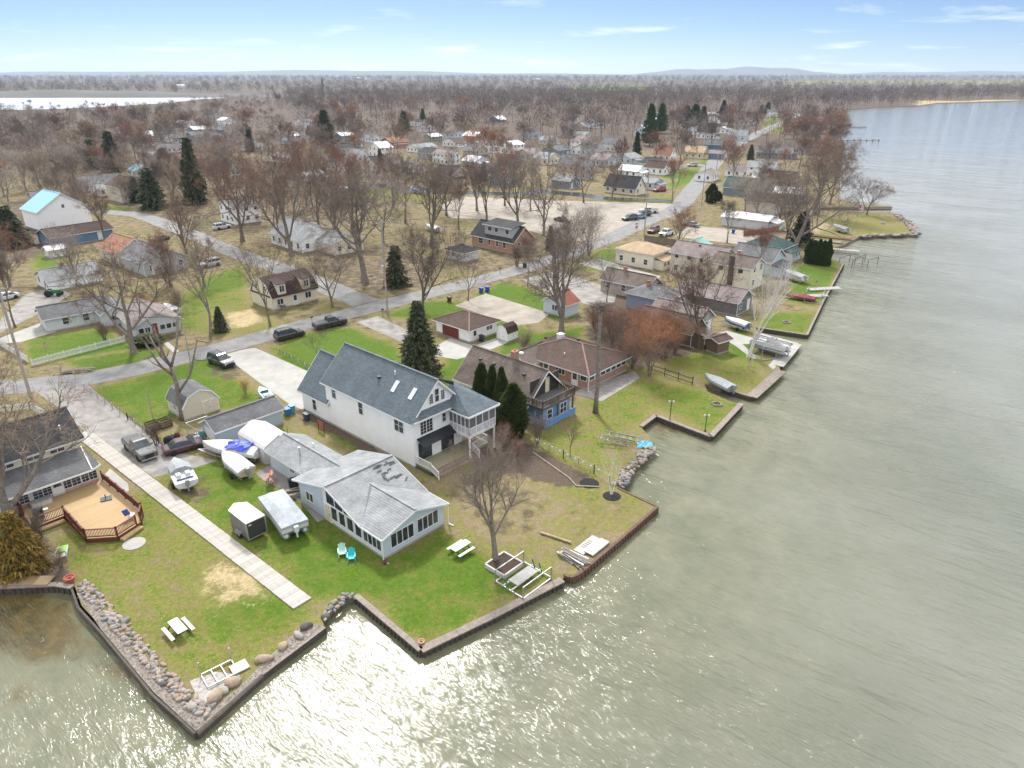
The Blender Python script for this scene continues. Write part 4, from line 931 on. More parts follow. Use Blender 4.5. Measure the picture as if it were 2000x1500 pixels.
# --- everything else that can be told apart: one row each
# name, label, pixel of the near corner, length, width, eave height, rise, roof kind, wall, roof, turn, windows
def quick(name, label, B, L, W, hh, rise, kind, wall, roof_, rot=ROT, wins='', cat='house', group=None, over=.4, cap=None, trim=WHITE):
    h = House(name, label, B, L, W, hh, SID[wall], cat, rot, group)
    g = kind if kind in 'xy' else None
    h.walls(g, rise, found=.2); h.roof(kind, rise, RF[roof_], over, trim=trim)
    two = hh > 4
    for c in wins:
        if c == 'f':
            n = max(1, int(L / 2.6))
            for i in range(n):
                u = L * (i + .5) / n; h.win('f', u, 1.0, .9, 1.15)
                if two: h.win('f', u, 3.7, .85, 1.1)
        elif c == 'l':
            n = max(1, int(W / 2.8))
            for i in range(n):
                u = W * (i + .5) / n; h.win('l', u, 1.0, .9, 1.15)
                if two: h.win('l', u, 3.7, .85, 1.1)
        elif c == 'g':
            if kind == 'y': h.win('f', L / 2, hh + .35, .7, .9)
            else: h.win('l', W / 2, hh + .35, .7, .9)
        elif c == 'd': h.door('f', L * .3, .1, .95, 2.05, M('dark_door', (.10, .05, .04), .5))
        elif c == 'D': h.garage_door('f', L * .6, min(4.6, L * .7), 2.1, WHITE)
        elif c == 'v': h.vent(L * .35, W * .4, hh + rise * .6, .07, .4)
        elif c == 'c': h.chimney(L * .55, W * .55, hh, hh + rise + 1.0)
    q_ = random.Random(int(L * 100 + W * 10 + hh * 1000) + len(label))
    if L > 4.5 and over:
        h.vent(L * q_.uniform(.3, .45), W * q_.uniform(.25, .45), hh + rise * .55, .06, .35)
        if q_.random() < .5: h.boxvent(L * q_.uniform(.3, .6), W * q_.uniform(.3, .6), hh + rise * .85)
        if q_.random() < .3: h.chimney(L * q_.uniform(.4, .6), W * q_.uniform(.5, .7), hh, hh + rise + .7)
        if 'd' not in wins: h.door('f', L * q_.choice((.22, .78)), .1, .95, 2.0, WHITE)
        if cat == 'house' and roof_ != 'bluemetal' and q_.random() < .45:          # a lean-to porch or addition along the front
            a_, b_ = L * q_.uniform(.05, .25), L * q_.uniform(.6, .95); m = MB(); m.box(a_, b_, -2.2, 0, 0, 2.1); m.build('lean_to_wall', SID[wall], h.root)
            m = MB(); m.slab([(a_ - .25, -2.5, 2.15), (b_ + .25, -2.5, 2.15), (b_ + .25, .02, 2.75), (a_ - .25, .02, 2.75)], .1); m.build('lean_to_roof', RF[roof_], h.root)
            for i in range(3): h.win('f', 0, 0, .8, .8, 1, 'plain', base=(a_ + (b_ - a_) * (i + .5) / 3, -2.2, .9))
        h.gutter(-.2, -.2, hh)
    return h
quick('tan_roof_house', 'cream house with peeling tan hip roof at the road bend', (1272,528), 7.5, 9.5, 3.6, 1.6, 'hip', 'cream', 'tan', 49, 'l')
quick('grey_roof_house', 'low brick-sided house with long grey-brown roof below the tan roof', (1262,588), 5.0, 10.5, 2.7, 1.6, 'y', 'stonebrick', 'greybrown', 49, 'lg')
quick('blue_cottage', 'periwinkle blue cottage with grey hip roof among the shore houses', (1297,618), 6.4, 8.0, 3.0, 1.4, 'hip', 'periwinkle', 'grey', 49, 'f')
quick('gable_sunroom_house', 'grey-green cottage with white glazed lake porch behind a bare tree', (1362,660), 5.0, 9., 2.8, 1.7, 'y', 'green', 'taupe', 49, 'fg')
quick('brown_cottage', 'low brown cottage half hidden by reddish bushes', (1347,678), 4.6, 9.5, 2.5, 1.9, 'y', 'brown', 'greybrown', 49, 'f')
quick('orange_panel_house', 'grey house with wide taupe roof and one orange wall panel', (1437,618), 6.2, 12., 2.7, 1.6, 'y', 'darkgrey', 'taupe', 49, 'f')
quick('pink_roof_house', 'two-storey beige house with dusty pink roof behind the orange panel house', (1403,552), 6.5, 11.5, 4.9, 1.8, 'y', 'beige', 'taupe', 49, 'l')
h = quick('chimney_house', 'two-storey cream house with tall dark outside chimney near the lake', (1462,570), 6., 8.5, 4.8, 1.5, 'y', 'cream', 'greybrown', 49, 'f'); m = MB(); m.box(-.45, 0, 3.6, 4.6, 0, 6.6); m.build('chimney', M('dark_brick_chimney', (.08, .06, .055), .9), h.root); h.win('l', 2.2, 3.4, 1., .8, 1, 'plain'); h.win('l', 6.4, 3.4, 1., .8, 1, 'plain')
quick('pale_blue_lake_house', 'pale blue house with grey gable and skylight near the arborvitae row', (1502,540), 7.5, 9., 3.2, 2.2, 'y', 'paleblue', 'grey', 49, 'fv')
quick('green_ridge_house', 'grey house with greenish hip roof behind the pale blue lake house', (1523,512), 8., 9., 3.0, 2.0, 'hip', 'lightgrey', 'green', 49, 'v')
h = quick('mint_shed', 'cream shed with mint green metal roof beside the board fence', (1375,497), 2.8, 5.2, 2.2, 1.1, 'x', 'cream', 'mint', 49, '', 'shed')
quick('grey_outbuilding', 'small grey-roofed outbuilding tucked behind the tan roof house', (1302,520), 3.4, 4., 2.4, 1.3, 'x', 'beige', 'grey', 49, 'l', 'shed')
h = quick('plank_shed', 'small brown plank shed on the shore lawn', (1400,693), 2.7, 2.2, 2.2, .35, 'x', 'brown', 'brown', 35, '', 'shed')
quick('membrane_roof_house', 'grey house with flat white roof beyond the fenced yard', (1497,452), 7., 13., 2.8, 1.0, 'y', 'lightgrey', 'white', 52, 'f')
quick('tan_gable_house', 'tan house with brown roof behind the white flat roof', (1515,420), 9., 10., 3.4, 2., 'y', 'beige', 'brown', 52, 'f')
quick('green_roof_house', 'house with broad dark green roof beside the far road', (1488,388), 9., 14., 3., 3., 'y', 'slate', 'green', 55, '')
# left middle ground
quick('blue_roof_house', 'tall white house with light blue metal roof at the left', (82,452), 13.5, 11., 5.2, 4.2, 'y', 'white', 'bluemetal', 52, 'g')
h = quick('blue_wall_garage', 'garage with dark brown roof and blue side wall below the blue-roofed house', (102,484), 15., 8., 2.6, 1.5, 'x', 'blue', 'dkbrown', 51, '', 'garage')
quick('dormered_beige_house', 'beige house with brown roof and dark dormers beside the spruces', (240,397), 10., 11., 5.2, 2.6, 'y', 'beige', 'brown', 50, 'f')
quick('dark_roof_house', 'house with dark slate roof behind the dormered beige house', (165,375), 14., 9., 3.0, 2., 'x', 'lightgrey', 'grey', 49, 'f')
quick('grey_gable_house', 'grey gabled house with two white windows beside the left street', (285,540), 9.5, 11., 3.0, 2.4, 'y', 'grey', 'grey', 50, 'f')
quick('pink_shingle_house', 'house with faded pink roof behind bare twigs', (235,520), 8., 10., 3.0, 2.6, 'y', 'beige', 'terra', 50, '')
quick('open_white_garage', 'low white garage with grey roof and dark open door', (98,570), 10., 7., 2.4, 1.4, 'x', 'white', 'lightgrey', 48, 'l', 'garage')
quick('tiny_white_shed', 'tiny white flat shed below the blue-walled garage', (98,505), 4., 3., 2., .6, 'x', 'white', 'white', 48, '', 'shed')
quick('white_corner_house', 'white two-storey house with small porch beside the silver parked car', (460,440), 8., 9., 5., 1.8, 'x', 'white', 'grey', 45, 'fl')
quick('wide_gable_house', 'long white house with wide grey gable behind large bare trees', (590,495), 10., 15., 3., 3.2, 'y', 'white', 'lightgrey', 45, 'fl')
quick('white_rear_wing', 'low white house beside the wide gable house', (655,500), 8., 11., 2.8, 1.8, 'y', 'cream', 'lightgrey', 45, 'f')
# --- houses farther off, along the canal, the far road and in the woods
FAR = [
 (955,299,8,11,5,1.6,'hip','white','lightgrey',45,'white two-storey house with pale hip roof, left of its white twin beyond the canal'),
 (1003,303,8,10,5.2,1.6,'x','white','white',45,'white two-storey house with white roof, right of its twin beyond the canal'),
 (928,328,8,9,2.8,2,'y','paleblue','white',45,'small pale cottage with white gables near the pointed spruce'),
 (1120,337,7,9,4,3,'y','tan','grey',45,'tan gabled house with dark porch openings beyond the canal'),
 (1112,370,6,9,3,1.6,'y','slate','lightgrey',45,'slate blue house with light grey roof and white window on the canal'),
 (1147,352,4.5,8,6,1.8,'y','grey','grey',45,'narrow grey tower-like house beside the slate blue house'),
 (1165,318,8,10,5.5,2.4,'x','grey','grey',45,'grey two-storey house with white windows behind the tower-like house'),
 (1240,383,7,13,2.6,3.6,'y','cream','charcoal',50,'cream canal house with steep charcoal roof and blue-trimmed gable'),
 (1276,372,7,9,2.8,1.3,'y','lightgrey','lightgrey',50,'low light grey house behind the red parked car'),
 (1243,348,7,9,2.8,1.8,'y','white','white',50,'plain white gabled house between canal and cross street'),
 (1295,343,6,9,3,2.4,'y','white','brown',50,'white cottage with brown roof by the green corner lawn'),
 (1308,316,7,10,3,4,'y','white','terra',50,'white A-frame house with orange roof by the green corner lawn'),
 (1232,322,9,10,3,1.8,'x','paleblue','lightgrey',45,'pale blue house behind the lone dark conifer'),
 (1090,306,10,11,3.2,1.8,'x','slate','grey',40,'long slate house with grey roof behind the tan gabled house'),
 (1200,297,8,9,4.5,2.6,'y','lightgrey','grey',45,'light grey house with steep cross gable in the middle distance'),
 (1040,272,9,10,3,2,'x','paleblue','blue',30,'pale house with blue roof at the foot of the woods'),
 (1075,284,9,9,3,2,'y','white','lightgrey',30,'white house with turquoise porch at the foot of the woods'),
 (1035,312,8,10,3,1.8,'x','tan','taupe',45,'low tan house behind tangled bare branches'),
 (655,335,9,9,2.9,1.8,'x','white','grey',40,'small white house with grey roof beside the canal boats'),
 (700,330,8,10,4.5,3.6,'y','lightgrey','lightgrey',40,'tall pale grey gabled house in the middle of the bare trees'),
 (735,336,9,10,3.2,3,'x','white','charcoal',40,'white house with charcoal roof joined to the tall grey gable'),
 (782,334,7,9,2.8,1.6,'y','lightgrey','lightgrey',40,'low light grey house behind the dark pointed evergreen'),
 (806,340,7,8,2.8,2,'y','white','lightgrey',40,'small white gabled house near the canal bend'),
 (882,361,9,12,3.4,3,'y','tan','charcoal',45,'tan house with charcoal roof and dark windows on the canal'),
 (815,299,14,9,2.8,1.5,'x','white','lightgrey',35,'long white ranch house with pale grey roof'),
 (765,290,12,11,3.4,2.4,'x','brick','terra',35,'dusty red brick house with several roof gables'),
 (725,279,9,9,3,2,'y','white','grey',35,'white house beside the dusty red brick house'),
 (828,258,10,8,2.8,1.6,'x','white','lightgrey',20,'white cottage below the yellow-green pine'),
 (843,276,9,8,2.8,1.6,'x','green','white',35,'grey-green cottage with white roof among pale trees'),
 (668,274,10,9,2.8,1.6,'x','darkgrey','white',35,'dark low house with white roof edge behind the pine'),
 (570,272,16,9,2.8,1.4,'x','lightgrey','grey',25,'very long low grey ranch house in the trees'),
 (625,296,8,8,3,1.8,'y','lightgrey','taupe',35,'small grey gable beside the curved drive'),
 (312,276,8,8,6,2.4,'y','green','green',20,'tall green-sided house in the left woods'),
 (288,272,10,9,3,2,'x','white','white',20,'white-roofed house left of the tall green house'),
 (335,279,9,9,3,1.8,'y','white','grey',20,'white cottage right of the tall green house'),
 (318,300,13,8,3,1.6,'x','white','grey',20,'white ranch house with a row of dark windows'),
 (355,322,13,9,2.8,1.5,'x','brick','terra',20,'low red-brown house behind the clipped dark evergreen'),
 (300,315,9,8,2.8,1.4,'x','lightgrey','lightgrey',20,'pale low garage beside the clipped dark evergreen'),
 (267,347,8,8,2.8,2,'y','white','bluemetal',30,'small white house with pale blue roof behind the beige dormers'),
 (195,385,9,8,2.6,1.2,'x','white','lightgrey',25,'white low annex beside the dark slate roof'),
 (485,296,9,8,2.8,1.8,'x','white','lightgrey',30,'white house half hidden behind the small dark spruce'),
 (70,400,8,7,2.6,1.2,'x','tan','grey',20,'low tan house in the left thicket'),
 (155,300,12,9,2.8,1.6,'x','tan','greybrown',15,'brown-roofed house deep in the left woods'),
 (232,262,9,8,3,1.8,'y','white','lightgrey',20,'white gable peeping out of the left woods'),
 (1395,272,8,12,4.6,5,'y','white','charcoal',58,'large white A-gabled house with charcoal roof by the far road'),
 (1408,293,7,10,3,2.4,'y','teal','grey',58,'teal gabled house below the large white A-gable'),
 (1372,311,8,10,3.4,2.6,'y','yellow','tan',58,'pale yellow house with tan gables by the far road'),
 (1408,312,6,9,3,1.4,'hip','blue','taupe',58,'blue garage beside the pale yellow house'),
 (1455,276,9,11,3.6,3,'y','lightgrey','lightgrey',58,'pale grey multi-gabled house beyond the far road bend'),
 (1385,229,14,8,3,1.4,'x','white','white',40,'long white building at the end of the green strip'),
 (1540,232,9,10,5,2.4,'y','lightgrey','grey',60,'two-storey grey house at the end of the far road'),
 (1515,228,8,9,4.5,2.2,'y','white','grey',60,'white house at the end of the far road'),
 (1555,245,8,9,3.5,2.2,'y','white','lightgrey',60,'white gable behind the shore thicket'),
 (1545,312,9,17,3.2,2.2,'y','slate','grey',62,'long slate house with grey roof on the lake side'),
 (1585,302,9,15,3.6,3.2,'y','grey','greybrown',62,'large brown-roofed house behind the lake trees'),
 (1462,348,9,10,3,1.8,'y','white','taupe',58,'white house with taupe roof beside the far road'),
 (1510,352,8,11,4.8,2,'y','white','lightgrey',58,'tall white house behind twisted bare branches'),
 (1548,372,8,12,3.6,2.6,'y','beige','brown',58,'house with big brown roof among the lake trees'),
 (1563,398,8,9,3,1.6,'y','lightgrey','white',58,'glazed grey lake porch house under the leaning tree'),
 (1478,372,8,8,2.8,1.4,'x','yellow','white',58,'low yellow-fronted building beside the green roof house'),
 (1390,356,9,7,2.8,1.4,'x','white','taupe',58,'small house with pale yard at the far road kerb'),
 (1600,262,8,10,4,2.4,'y','lightgrey','grey',62,'grey house in the far shore thicket'),
 (1620,222,9,10,4,2.2,'y','white','taupe',62,'white house near the far reed bed'),
 (1352,246,9,9,3,2,'y','lightgrey','grey',50,'grey house under the dark green pines'),
 (540,318,8,8,2.8,1.6,'x','white','lightgrey',30,'white roof glimpsed among reddish crowns'),
 (430,345,9,8,2.8,1.6,'x','white','grey',30,'pale house behind the reddish maple'),
 (600,355,8,7,2.6,1.2,'x','white','white',30,'white boathouse on the canal bank'),
 (960,345,8,9,3,1.8,'y','white','grey',45,'white gable in the thicket by the spruce'),
 (985,366,8,8,2.8,1.4,'x','slate','grey',45,'slate shed-like house on the canal bank'),
 (690,153.5,60,30,8,2,'x','white','white',5,'white building on the far ridge, left of two'),
 (712,155,40,20,7,2,'x','white','white',5,'white building on the far ridge, right of two'),
 (1040,156,50,20,7,2,'x','cream','white',5,'cream hall on the horizon plain'),
 (345,170,26,14,5,2,'x','white','white',5,'white house on the bluff across the lake')]
for x, y, L, W, hh, rise, kind, wall, rf, rot, lab in FAR:
    quick('house', lab, (x, y), L, W, hh, rise, kind, wall, rf, 46 if 10 < rot < 45 else rot, ('fl' if y > 180 else '') + ('g' if rise > 2.2 and kind in 'xy' and y > 200 else ''), 'house', 'houses among the bare trees')

# smaller houses glimpsed between the crowns, each called after its nearest neighbour
rn = random.Random(77); base_ = [(o.location.copy(), o['label']) for o in col.objects if o.get('category') == 'house']; used_ = set(); made = []; tr_ = 0
RW_ = [tuple(G(x, y).to_2d()) for x, y in [(1200,462),(1262,432),(1320,408),(1352,372),(1385,330),(1410,303),(1450,276),(1500,252),(1545,232)]]
while len(made) < 46 and tr_ < 900:
    tr_ += 1; x, y = rn.uniform(230, 1520), rn.uniform(232, 340); p = G(x, y)
    if y > 290 and x < 560: continue
    if min((p - q).length for q, _ in base_) < 15 or any((p - q).length < 17 for q in made) or segdist(np.array([p.x]), np.array([p.y]), RW_, False)[0] < 14: continue
    if not inpoly(np.array([p.x]), np.array([p.y]), land_poly)[0]: continue
    q, lb = min(base_, key=lambda t: (t[0] - p).length); d = p - q; side = 'left of' if d.x < 0 and abs(d.x) > abs(d.y) else 'right of' if abs(d.x) > abs(d.y) else 'behind' if d.y > 0 else 'in front of'
    wl, wn_ = rn.choice([('white', 'white'), ('white', 'white'), ('lightgrey', 'light grey'), ('paleblue', 'pale blue'), ('cream', 'cream'), ('tan', 'tan'), ('grey', 'grey'), ('slate', 'slate')]); rf, rn2 = rn.choice([('lightgrey', 'pale'), ('white', 'white'), ('grey', 'grey'), ('taupe', 'taupe'), ('charcoal', 'dark'), ('brown', 'brown')])
    w_ = lb.split(',')[0].split()[:6]
    while w_[-1] in ('and', 'with', 'the', 'in', 'of', 'a', 'by', 'at', 'its', 'behind', 'beside', 'on', 'below', 'dark', 'white', 'grey', 'far', 'pale', 'light'): w_.pop()
    l_ = '%s house with %s roof %s the %s' % (wn_, rn2, side, ' '.join(w_))
    if l_ in used_: continue
    used_.add(l_); made.append(p)
    quick('house', l_, (x, y), rn.uniform(7, 11), rn.uniform(8, 12), rn.choice((2.8, 3., 3.2, 5.)), rn.uniform(1.5, 2.6), rn.choice('xy'), wl, rf, 46 if x < 1250 else 56, 'fl', 'house', 'houses among the bare trees')
# ------------------------------------------------------------------ trees
def bark(name, c, c2, sc=3.): return M('bark_' + name, c, .95, .3, sc, .5, 12, c2=c2)
BARK = dict(grey=bark('grey', (.24, .205, .175), (.125, .10, .085)), brown=bark('brown', (.19, .145, .115), (.10, .075, .06)), birch=bark('birch', (.72, .70, .66), (.40, .37, .34), 5), mossy=bark('mossy', (.19, .175, .12), (.11, .10, .07)))
def twigm(name, c, c2):
    if name in MATS: return MATS[name]
    m, t, b = nodes(name); co = geopos(t)
    oi = t.nodes.new('ShaderNodeObjectInfo')
    c_ = mixc(t, mrange(t, noise(t, co, .5, 4), .35, .65), c, c2)
    t.links.new(mixc(t, 1., c_, mrange(t, oi.outputs['Random'], 0, 1, .78, 1.2), 'MULTIPLY'), b.inputs['Base Color'])
    b.inputs['Roughness'].default_value = .9; b.inputs['Specular IOR Level'].default_value = .2
    MATS[name] = m; return m
TWIG = dict(grey=twigm('twigs_grey', (0.210, 0.166, 0.138), (0.152, 0.115, 0.095)), red=twigm('twigs_red', (0.276, 0.148, 0.110), (0.210, 0.110, 0.081)), brown=twigm('twigs_brown', (0.210, 0.143, 0.105), (0.152, 0.100, 0.076)), tan=twigm('twigs_tan', (0.343, 0.266, 0.190), (0.257, 0.190, 0.133)), pale=twigm('twigs_pale', (0.381, 0.328, 0.285), (0.285, 0.238, 0.205)), rust=twigm('twigs_rust', (0.361, 0.181, 0.095), (0.266, 0.123, 0.067)), birch=twigm('twigs_birch', (0.476, 0.438, 0.400), (0.305, 0.257, 0.228)), gold=twigm('twigs_gold', (0.418, 0.285, 0.095), (0.323, 0.210, 0.067)))
def rv(rn): 
    while True:
        v = Vector((rn.uniform(-1, 1), rn.uniform(-1, 1), rn.uniform(-1, 1)))
        if .05 < v.length < 1: return v.normalized()
def make_tree(seed, H_, style='vase', levels=4, twigs=4, r0=.3, dense=1., tw=.022, limbs=5, fork=.28, droop=0.):
    """trunk and limbs as tapered tubes (first mesh), fine twigs as slivers (second mesh); unit: metres, total height about H_"""
    rn = random.Random(seed); A = MB(); Tv = []; Tf = []
    def sliver(p, d, L, w):
        s_ = d.cross(rv(rn)).normalized() * w; e_ = p + d * L + rv(rn) * (L * .12); mid = p + d * (L * .5) + rv(rn) * (L * .07)
        o = len(Tv); Tv.extend((tuple(p - s_ * .5), tuple(p + s_ * .5), tuple(mid + s_ * .4), tuple(mid - s_ * .4), tuple(e_))); Tf.extend(((o, o+1, o+2, o+3), (o+3, o+2, o+4)))
    def grow(p, d, L, r, lev):
        sides = (9, 6, 5, 3, 3)[min(lev, 4)]; ns = (6, 6, 5, 4, 3)[min(lev, 4)]
        pts_ = [p.copy()]; q = p.copy(); dd = d.copy(); dirs = [dd.copy()]
        lift = (.05, .10, .09, .05, .02)[min(lev, 4)] - droop * lev * .03
        for i in range(ns):
            dd = (dd + rv(rn) * (.10 + .06 * lev) + Vector((0, 0, lift))).normalized(); q = q + dd * (L / ns); pts_.append(q.copy()); dirs.append(dd.copy())
        rs = [max(.008, r * (1 - .62 * (i / ns) ** (.9 if lev else 1.2))) for i in range(ns + 1)]
        if lev == 0: rs[0] *= 1.45
        if r > .011: A.tube(pts_, rs, sides, cap=False)
        if lev >= levels - 1:
            for i in range(int(twigs * dense + rn.random())):
                t = rn.uniform(.15, 1); k = min(ns - 1, int(t * ns)); pp = pts_[k].lerp(pts_[k+1], t * ns - k)
                sliver(pp, (dirs[k] * .6 + rv(rn) * .8 + Vector((0, 0, .15 - droop))).normalized(), L * rn.uniform(.35, .75) + .15, tw)
            if r <= .011: sliver(p, d, L, tw)
            return
        n = {0: limbs, 1: 7, 2: 6, 3: 5}[min(lev, 3)]; n = max(2, int(n * (dense if lev > 1 else 1) + rn.uniform(-.5, .9)))
        for i in range(n):
            t = (rn.uniform(fork, 1.) if lev == 0 else rn.uniform(.25, 1.)) if i else .97
            k = min(ns - 1, int(t * ns)); pp = pts_[k].lerp(pts_[k+1], t * ns - k); base = dirs[k]
            ang = {0: rn.uniform(20, 48), 1: rn.uniform(24, 55), 2: rn.uniform(25, 60)}.get(lev, rn.uniform(25, 65))
            if style == 'broad': ang *= 1.35
            if style == 'up': ang *= .6
            if i == 0: ang *= .3
            ax = base.cross(rv(rn)); 
            if lev == 0:
                az = 2 * math.pi * (i / n) + rn.uniform(-.5, .5); ax = Vector((math.cos(az), math.sin(az), 0))
            ax.normalize(); nd = Matrix.Rotation(R(ang), 3, ax) @ base
            Lc = L * {0: rn.uniform(.75, 1.1), 1: rn.uniform(.45, .7), 2: rn.uniform(.42, .65)}.get(lev, rn.uniform(.45, .7)) * (1.15 - .35 * t if lev else 1.3 - .5 * t)
            grow(pp, nd, Lc, rs[k] * rn.uniform(.5, .72), lev + 1)
    if style == 'multi':
        for i in range(limbs):
            az = 2 * math.pi * i / limbs + rn.uniform(-.4, .4); d = Vector((math.cos(az) * .22, math.sin(az) * .22, 1)).normalized()
            grow(Vector((math.cos(az) * .15, math.sin(az) * .15, 0)), d, H_ * rn.uniform(.5, .72), r0 * rn.uniform(.6, 1), 0 if levels > 3 else 1)
    else: grow(Vector((0, 0, -.1)), Vector((rn.uniform(-.05, .05), rn.uniform(-.05, .05), 1)).normalized(), H_ * .5, r0, 0)
    zs = max(v[2] for v in Tv) if Tv else H_
    k = H_ / zs
    A.v = [(x * k, y * k, z * k) for x, y, z in A.v]; Tv = [(x * k, y * k, z * k) for x, y, z in Tv]
    tr = A.mesh('trunk', BARK['grey'], True)
    cr = bpy.data.meshes.new('crown'); cr.from_pydata(Tv, [], Tf); cr.materials.append(TWIG['grey']); cr.update()
    return tr, cr, H_
def slotmat(o, m):
    o.material_slots[0].link = 'OBJECT'; o.material_slots[0].material = m
_trn = random.Random(21)
def tree(proto, px, py, top, label, bk='grey', tw='grey', lean=0., rz=None, name='bare_tree', wide=1., group=None, cat='tree', pos=None, hh=None):
    p = pos if pos is not None else G(px, py); H_ = hh if hh is not None else HT(px, py, top)
    r = thing(name, label, cat, (p.x, p.y, 0), rz if rz is not None else _trn.uniform(0, 6.28), group)
    k = H_ / proto[2]; r.scale = (k * wide, k * wide, k)
    if lean: r.rotation_euler = (0, R(lean), r.rotation_euler[2] * 0)
    a = obj('trunk', proto[0], r); b = obj('crown', proto[1], r); slotmat(a, BARK[bk]); slotmat(b, TWIG[tw]); return r
T_HERO = make_tree(5, 14, 'vase', 5, 7, .42, 1., .017, 6, .3)
T_BIG = [make_tree(s_, 20, st, 5, 9, .5, 1., .03, 6, .25) for s_, st in ((11, 'vase'), (12, 'broad'), (17, 'vase'))]
T_MID = [make_tree(s_, 15, st, 4, 13, .28, 1.2, .034, 7, .22) for s_, st in ((31, 'vase'), (32, 'up'), (33, 'broad'), (34, 'vase'))]
T_THIN = [make_tree(s_, 14, st, 4, 7, .17, 1., .022, 6, .3) for s_, st in ((41, 'up'), (42, 'vase'))]
T_BIRCH = make_tree(51, 8, 'multi', 4, 2, .10, .5, .012, 4, .4)
T_SYC = make_tree(52, 15, 'up', 4, 7, .26, .8, .022, 7, .3)
T_SHRUB = make_tree(61, 4, 'multi', 3, 9, .05, 1.5, .02, 9, .2)
T_DENSE = make_tree(62, 8, 'multi', 4, 4, .10, .85, .022, 7, .2)
T_FAR = [make_tree(s_, 15, st, 4, 9, .25, 1., .075, 7, .22) for s_, st in ((71, 'vase'), (72, 'broad'), (73, 'up'), (74, 'vase'), (75, 'broad'))]

tree(T_HERO, 968, 1095, 815, 'big bare tree with two thick forks in the boxed bed on the point', 'grey', 'grey', rz=.6, wide=.82)
tree(T_BIRCH, 1194, 967, 838, 'slim white multi-stemmed birch in a black mulch ring', 'birch', 'birch', rz=1.)
tree(T_BIG[0], 1097, 655, 392, 'huge bare tree standing behind the brick ranch house', 'grey', 'grey', rz=2.)
tree(T_BIG[1], 262, 690, 440, 'huge bare tree in front of the red-door porch house', 'grey', 'brown', rz=.4)
tree(T_THIN[0], 412, 657, 440, 'tall slender bare tree with parallel stems beside the small spruce', 'grey', 'grey', wide=1.5)
tree(T_THIN[1], 528, 637, 430, 'tall thin bare tree at the corner of the gambrel house', 'mossy', 'brown')
tree(T_MID[2], 650, 600, 455, 'spreading bare tree on the lawn at the road junction', 'mossy', 'grey')
tree(T_BIG[2], 713, 552, 300, 'giant bare tree with massive low forks left of the tall utility pole', 'grey', 'grey', rz=1.2, wide=1.15)
tree(T_BIG[0], 570, 500, 245, 'tall bare tree in front of the wide grey gable', 'grey', 'brown', rz=4., wide=.8)
tree(T_BIG[1], 474, 472, 262, 'reddish bare maple beside the silver parked car', 'brown', 'red', rz=3., wide=.85)
tree(T_MID[0], 825, 607, 420, 'bare tree with brown trunk right of the tall utility pole', 'brown', 'grey')
tree(T_THIN[1], 914, 587, 480, 'small bare tree at the edge of the pale gravel lot', 'brown', 'grey', wide=1.2)
tree(T_BIG[2], 843, 482, 283, 'tall vase-shaped bare tree left of the orange brick house', 'mossy', 'grey', rz=5., wide=.9)
tree(T_MID[1], 896, 448, 345, 'small dark bare tree at the edge of the sandy lot', 'brown', 'brown')
tree(T_MID[3], 950, 432, 300, 'bare tree behind the orange brick house, leftmost of three', 'mossy', 'grey')
tree(T_BIG[0], 1012, 440, 275, 'bare tree behind the orange brick house, middle of three', 'mossy', 'grey', wide=.8)
tree(T_BIG[1], 1062, 460, 285, 'bare tree behind the orange brick house, rightmost of three', 'grey', 'grey', rz=2.5, wide=.75)
tree(T_DENSE, 1100, 520, 400, 'dense many-stemmed bare tree on the roadside by the parking lot', 'grey', 'grey')
tree(T_DENSE, 1150, 500, 380, 'wide fan-shaped bare tree at the parking lot entrance', 'grey', 'pale', rz=2.)
tree(T_SYC, 1462, 697, 480, 'white-barked leaning tree on the shore lawn', 'birch', 'birch', lean=7.)
tree(T_MID[0], 1365, 680, 470, 'bare tree rising beside the brown plank shed', 'brown', 'brown', wide=.9)
tree(T_DENSE, 1268, 735, 590, 'reddish bushy tree by the shore fence', 'grey', 'rust', rz=1.)
tree(T_DENSE, 1215, 700, 590, 'tangled grey-brown thicket tree behind the ranch house', 'brown', 'brown', rz=3.)
tree(T_DENSE, 1300, 700, 610, 'rust-coloured thicket tree in front of the brown cottage', 'brown', 'rust', rz=5.)
for i, (x, y, t, tw_, lab) in enumerate([(1195,672,585,'red','behind the ranch house roof'),(1245,668,580,'rust','left of the blue cottage'),(1235,720,630,'brown','at the right end of the ranch house'),(1285,690,590,'red','before the blue cottage'),(1318,690,600,'rust','over the brown cottage roof'),(1170,650,580,'brown','right of the huge tree')]):
    tree(T_DENSE, x, y, t, 'wide tangle of leafless reddish branches ' + lab, 'brown', tw_, rz=i * 1.7, wide=1.35, group='tangled thicket by the shore houses')
tree(T_BIG[1], 1548, 497, 282, 'great leaning bare tree over the shore houses by the arborvitae', 'grey', 'grey', lean=10., wide=1.1)
tree(T_BIG[2], 1590, 420, 262, 'broad reddish tree crown over the lake edge', 'grey', 'brown', wide=1.2)
tree(T_BIG[0], 1620, 400, 280, 'bare tree at the head of the narrow spit', 'grey', 'brown', wide=1.)
tree(T_MID[2], 1693, 419, 338, 'lone bare tree at the tip of the grassy spit', 'brown', 'brown', wide=1.1)
tree(T_MID[0], 1325, 483, 395, 'small reddish bare tree behind the board fence', 'grey', 'red')
tree(T_MID[1], 1420, 474, 385, 'twin-stemmed bare tree in the fenced yard', 'mossy', 'grey')
tree(T_THIN[0], 1030, 560, 440, 'thin bare tree beside the lower road bend', 'grey', 'grey')
tree(T_THIN[1], 1185, 590, 480, 'thin dark bare tree beside the grey-brown roof', 'brown', 'grey')
tree(T_THIN[1], 622, 705, 636, 'young bare tree on the lawn behind the white house', 'grey', 'brown')
tree(T_SHRUB, 1025, 700, 635, 'pale bare shrub beside the small white barn shed', 'mossy', 'tan')
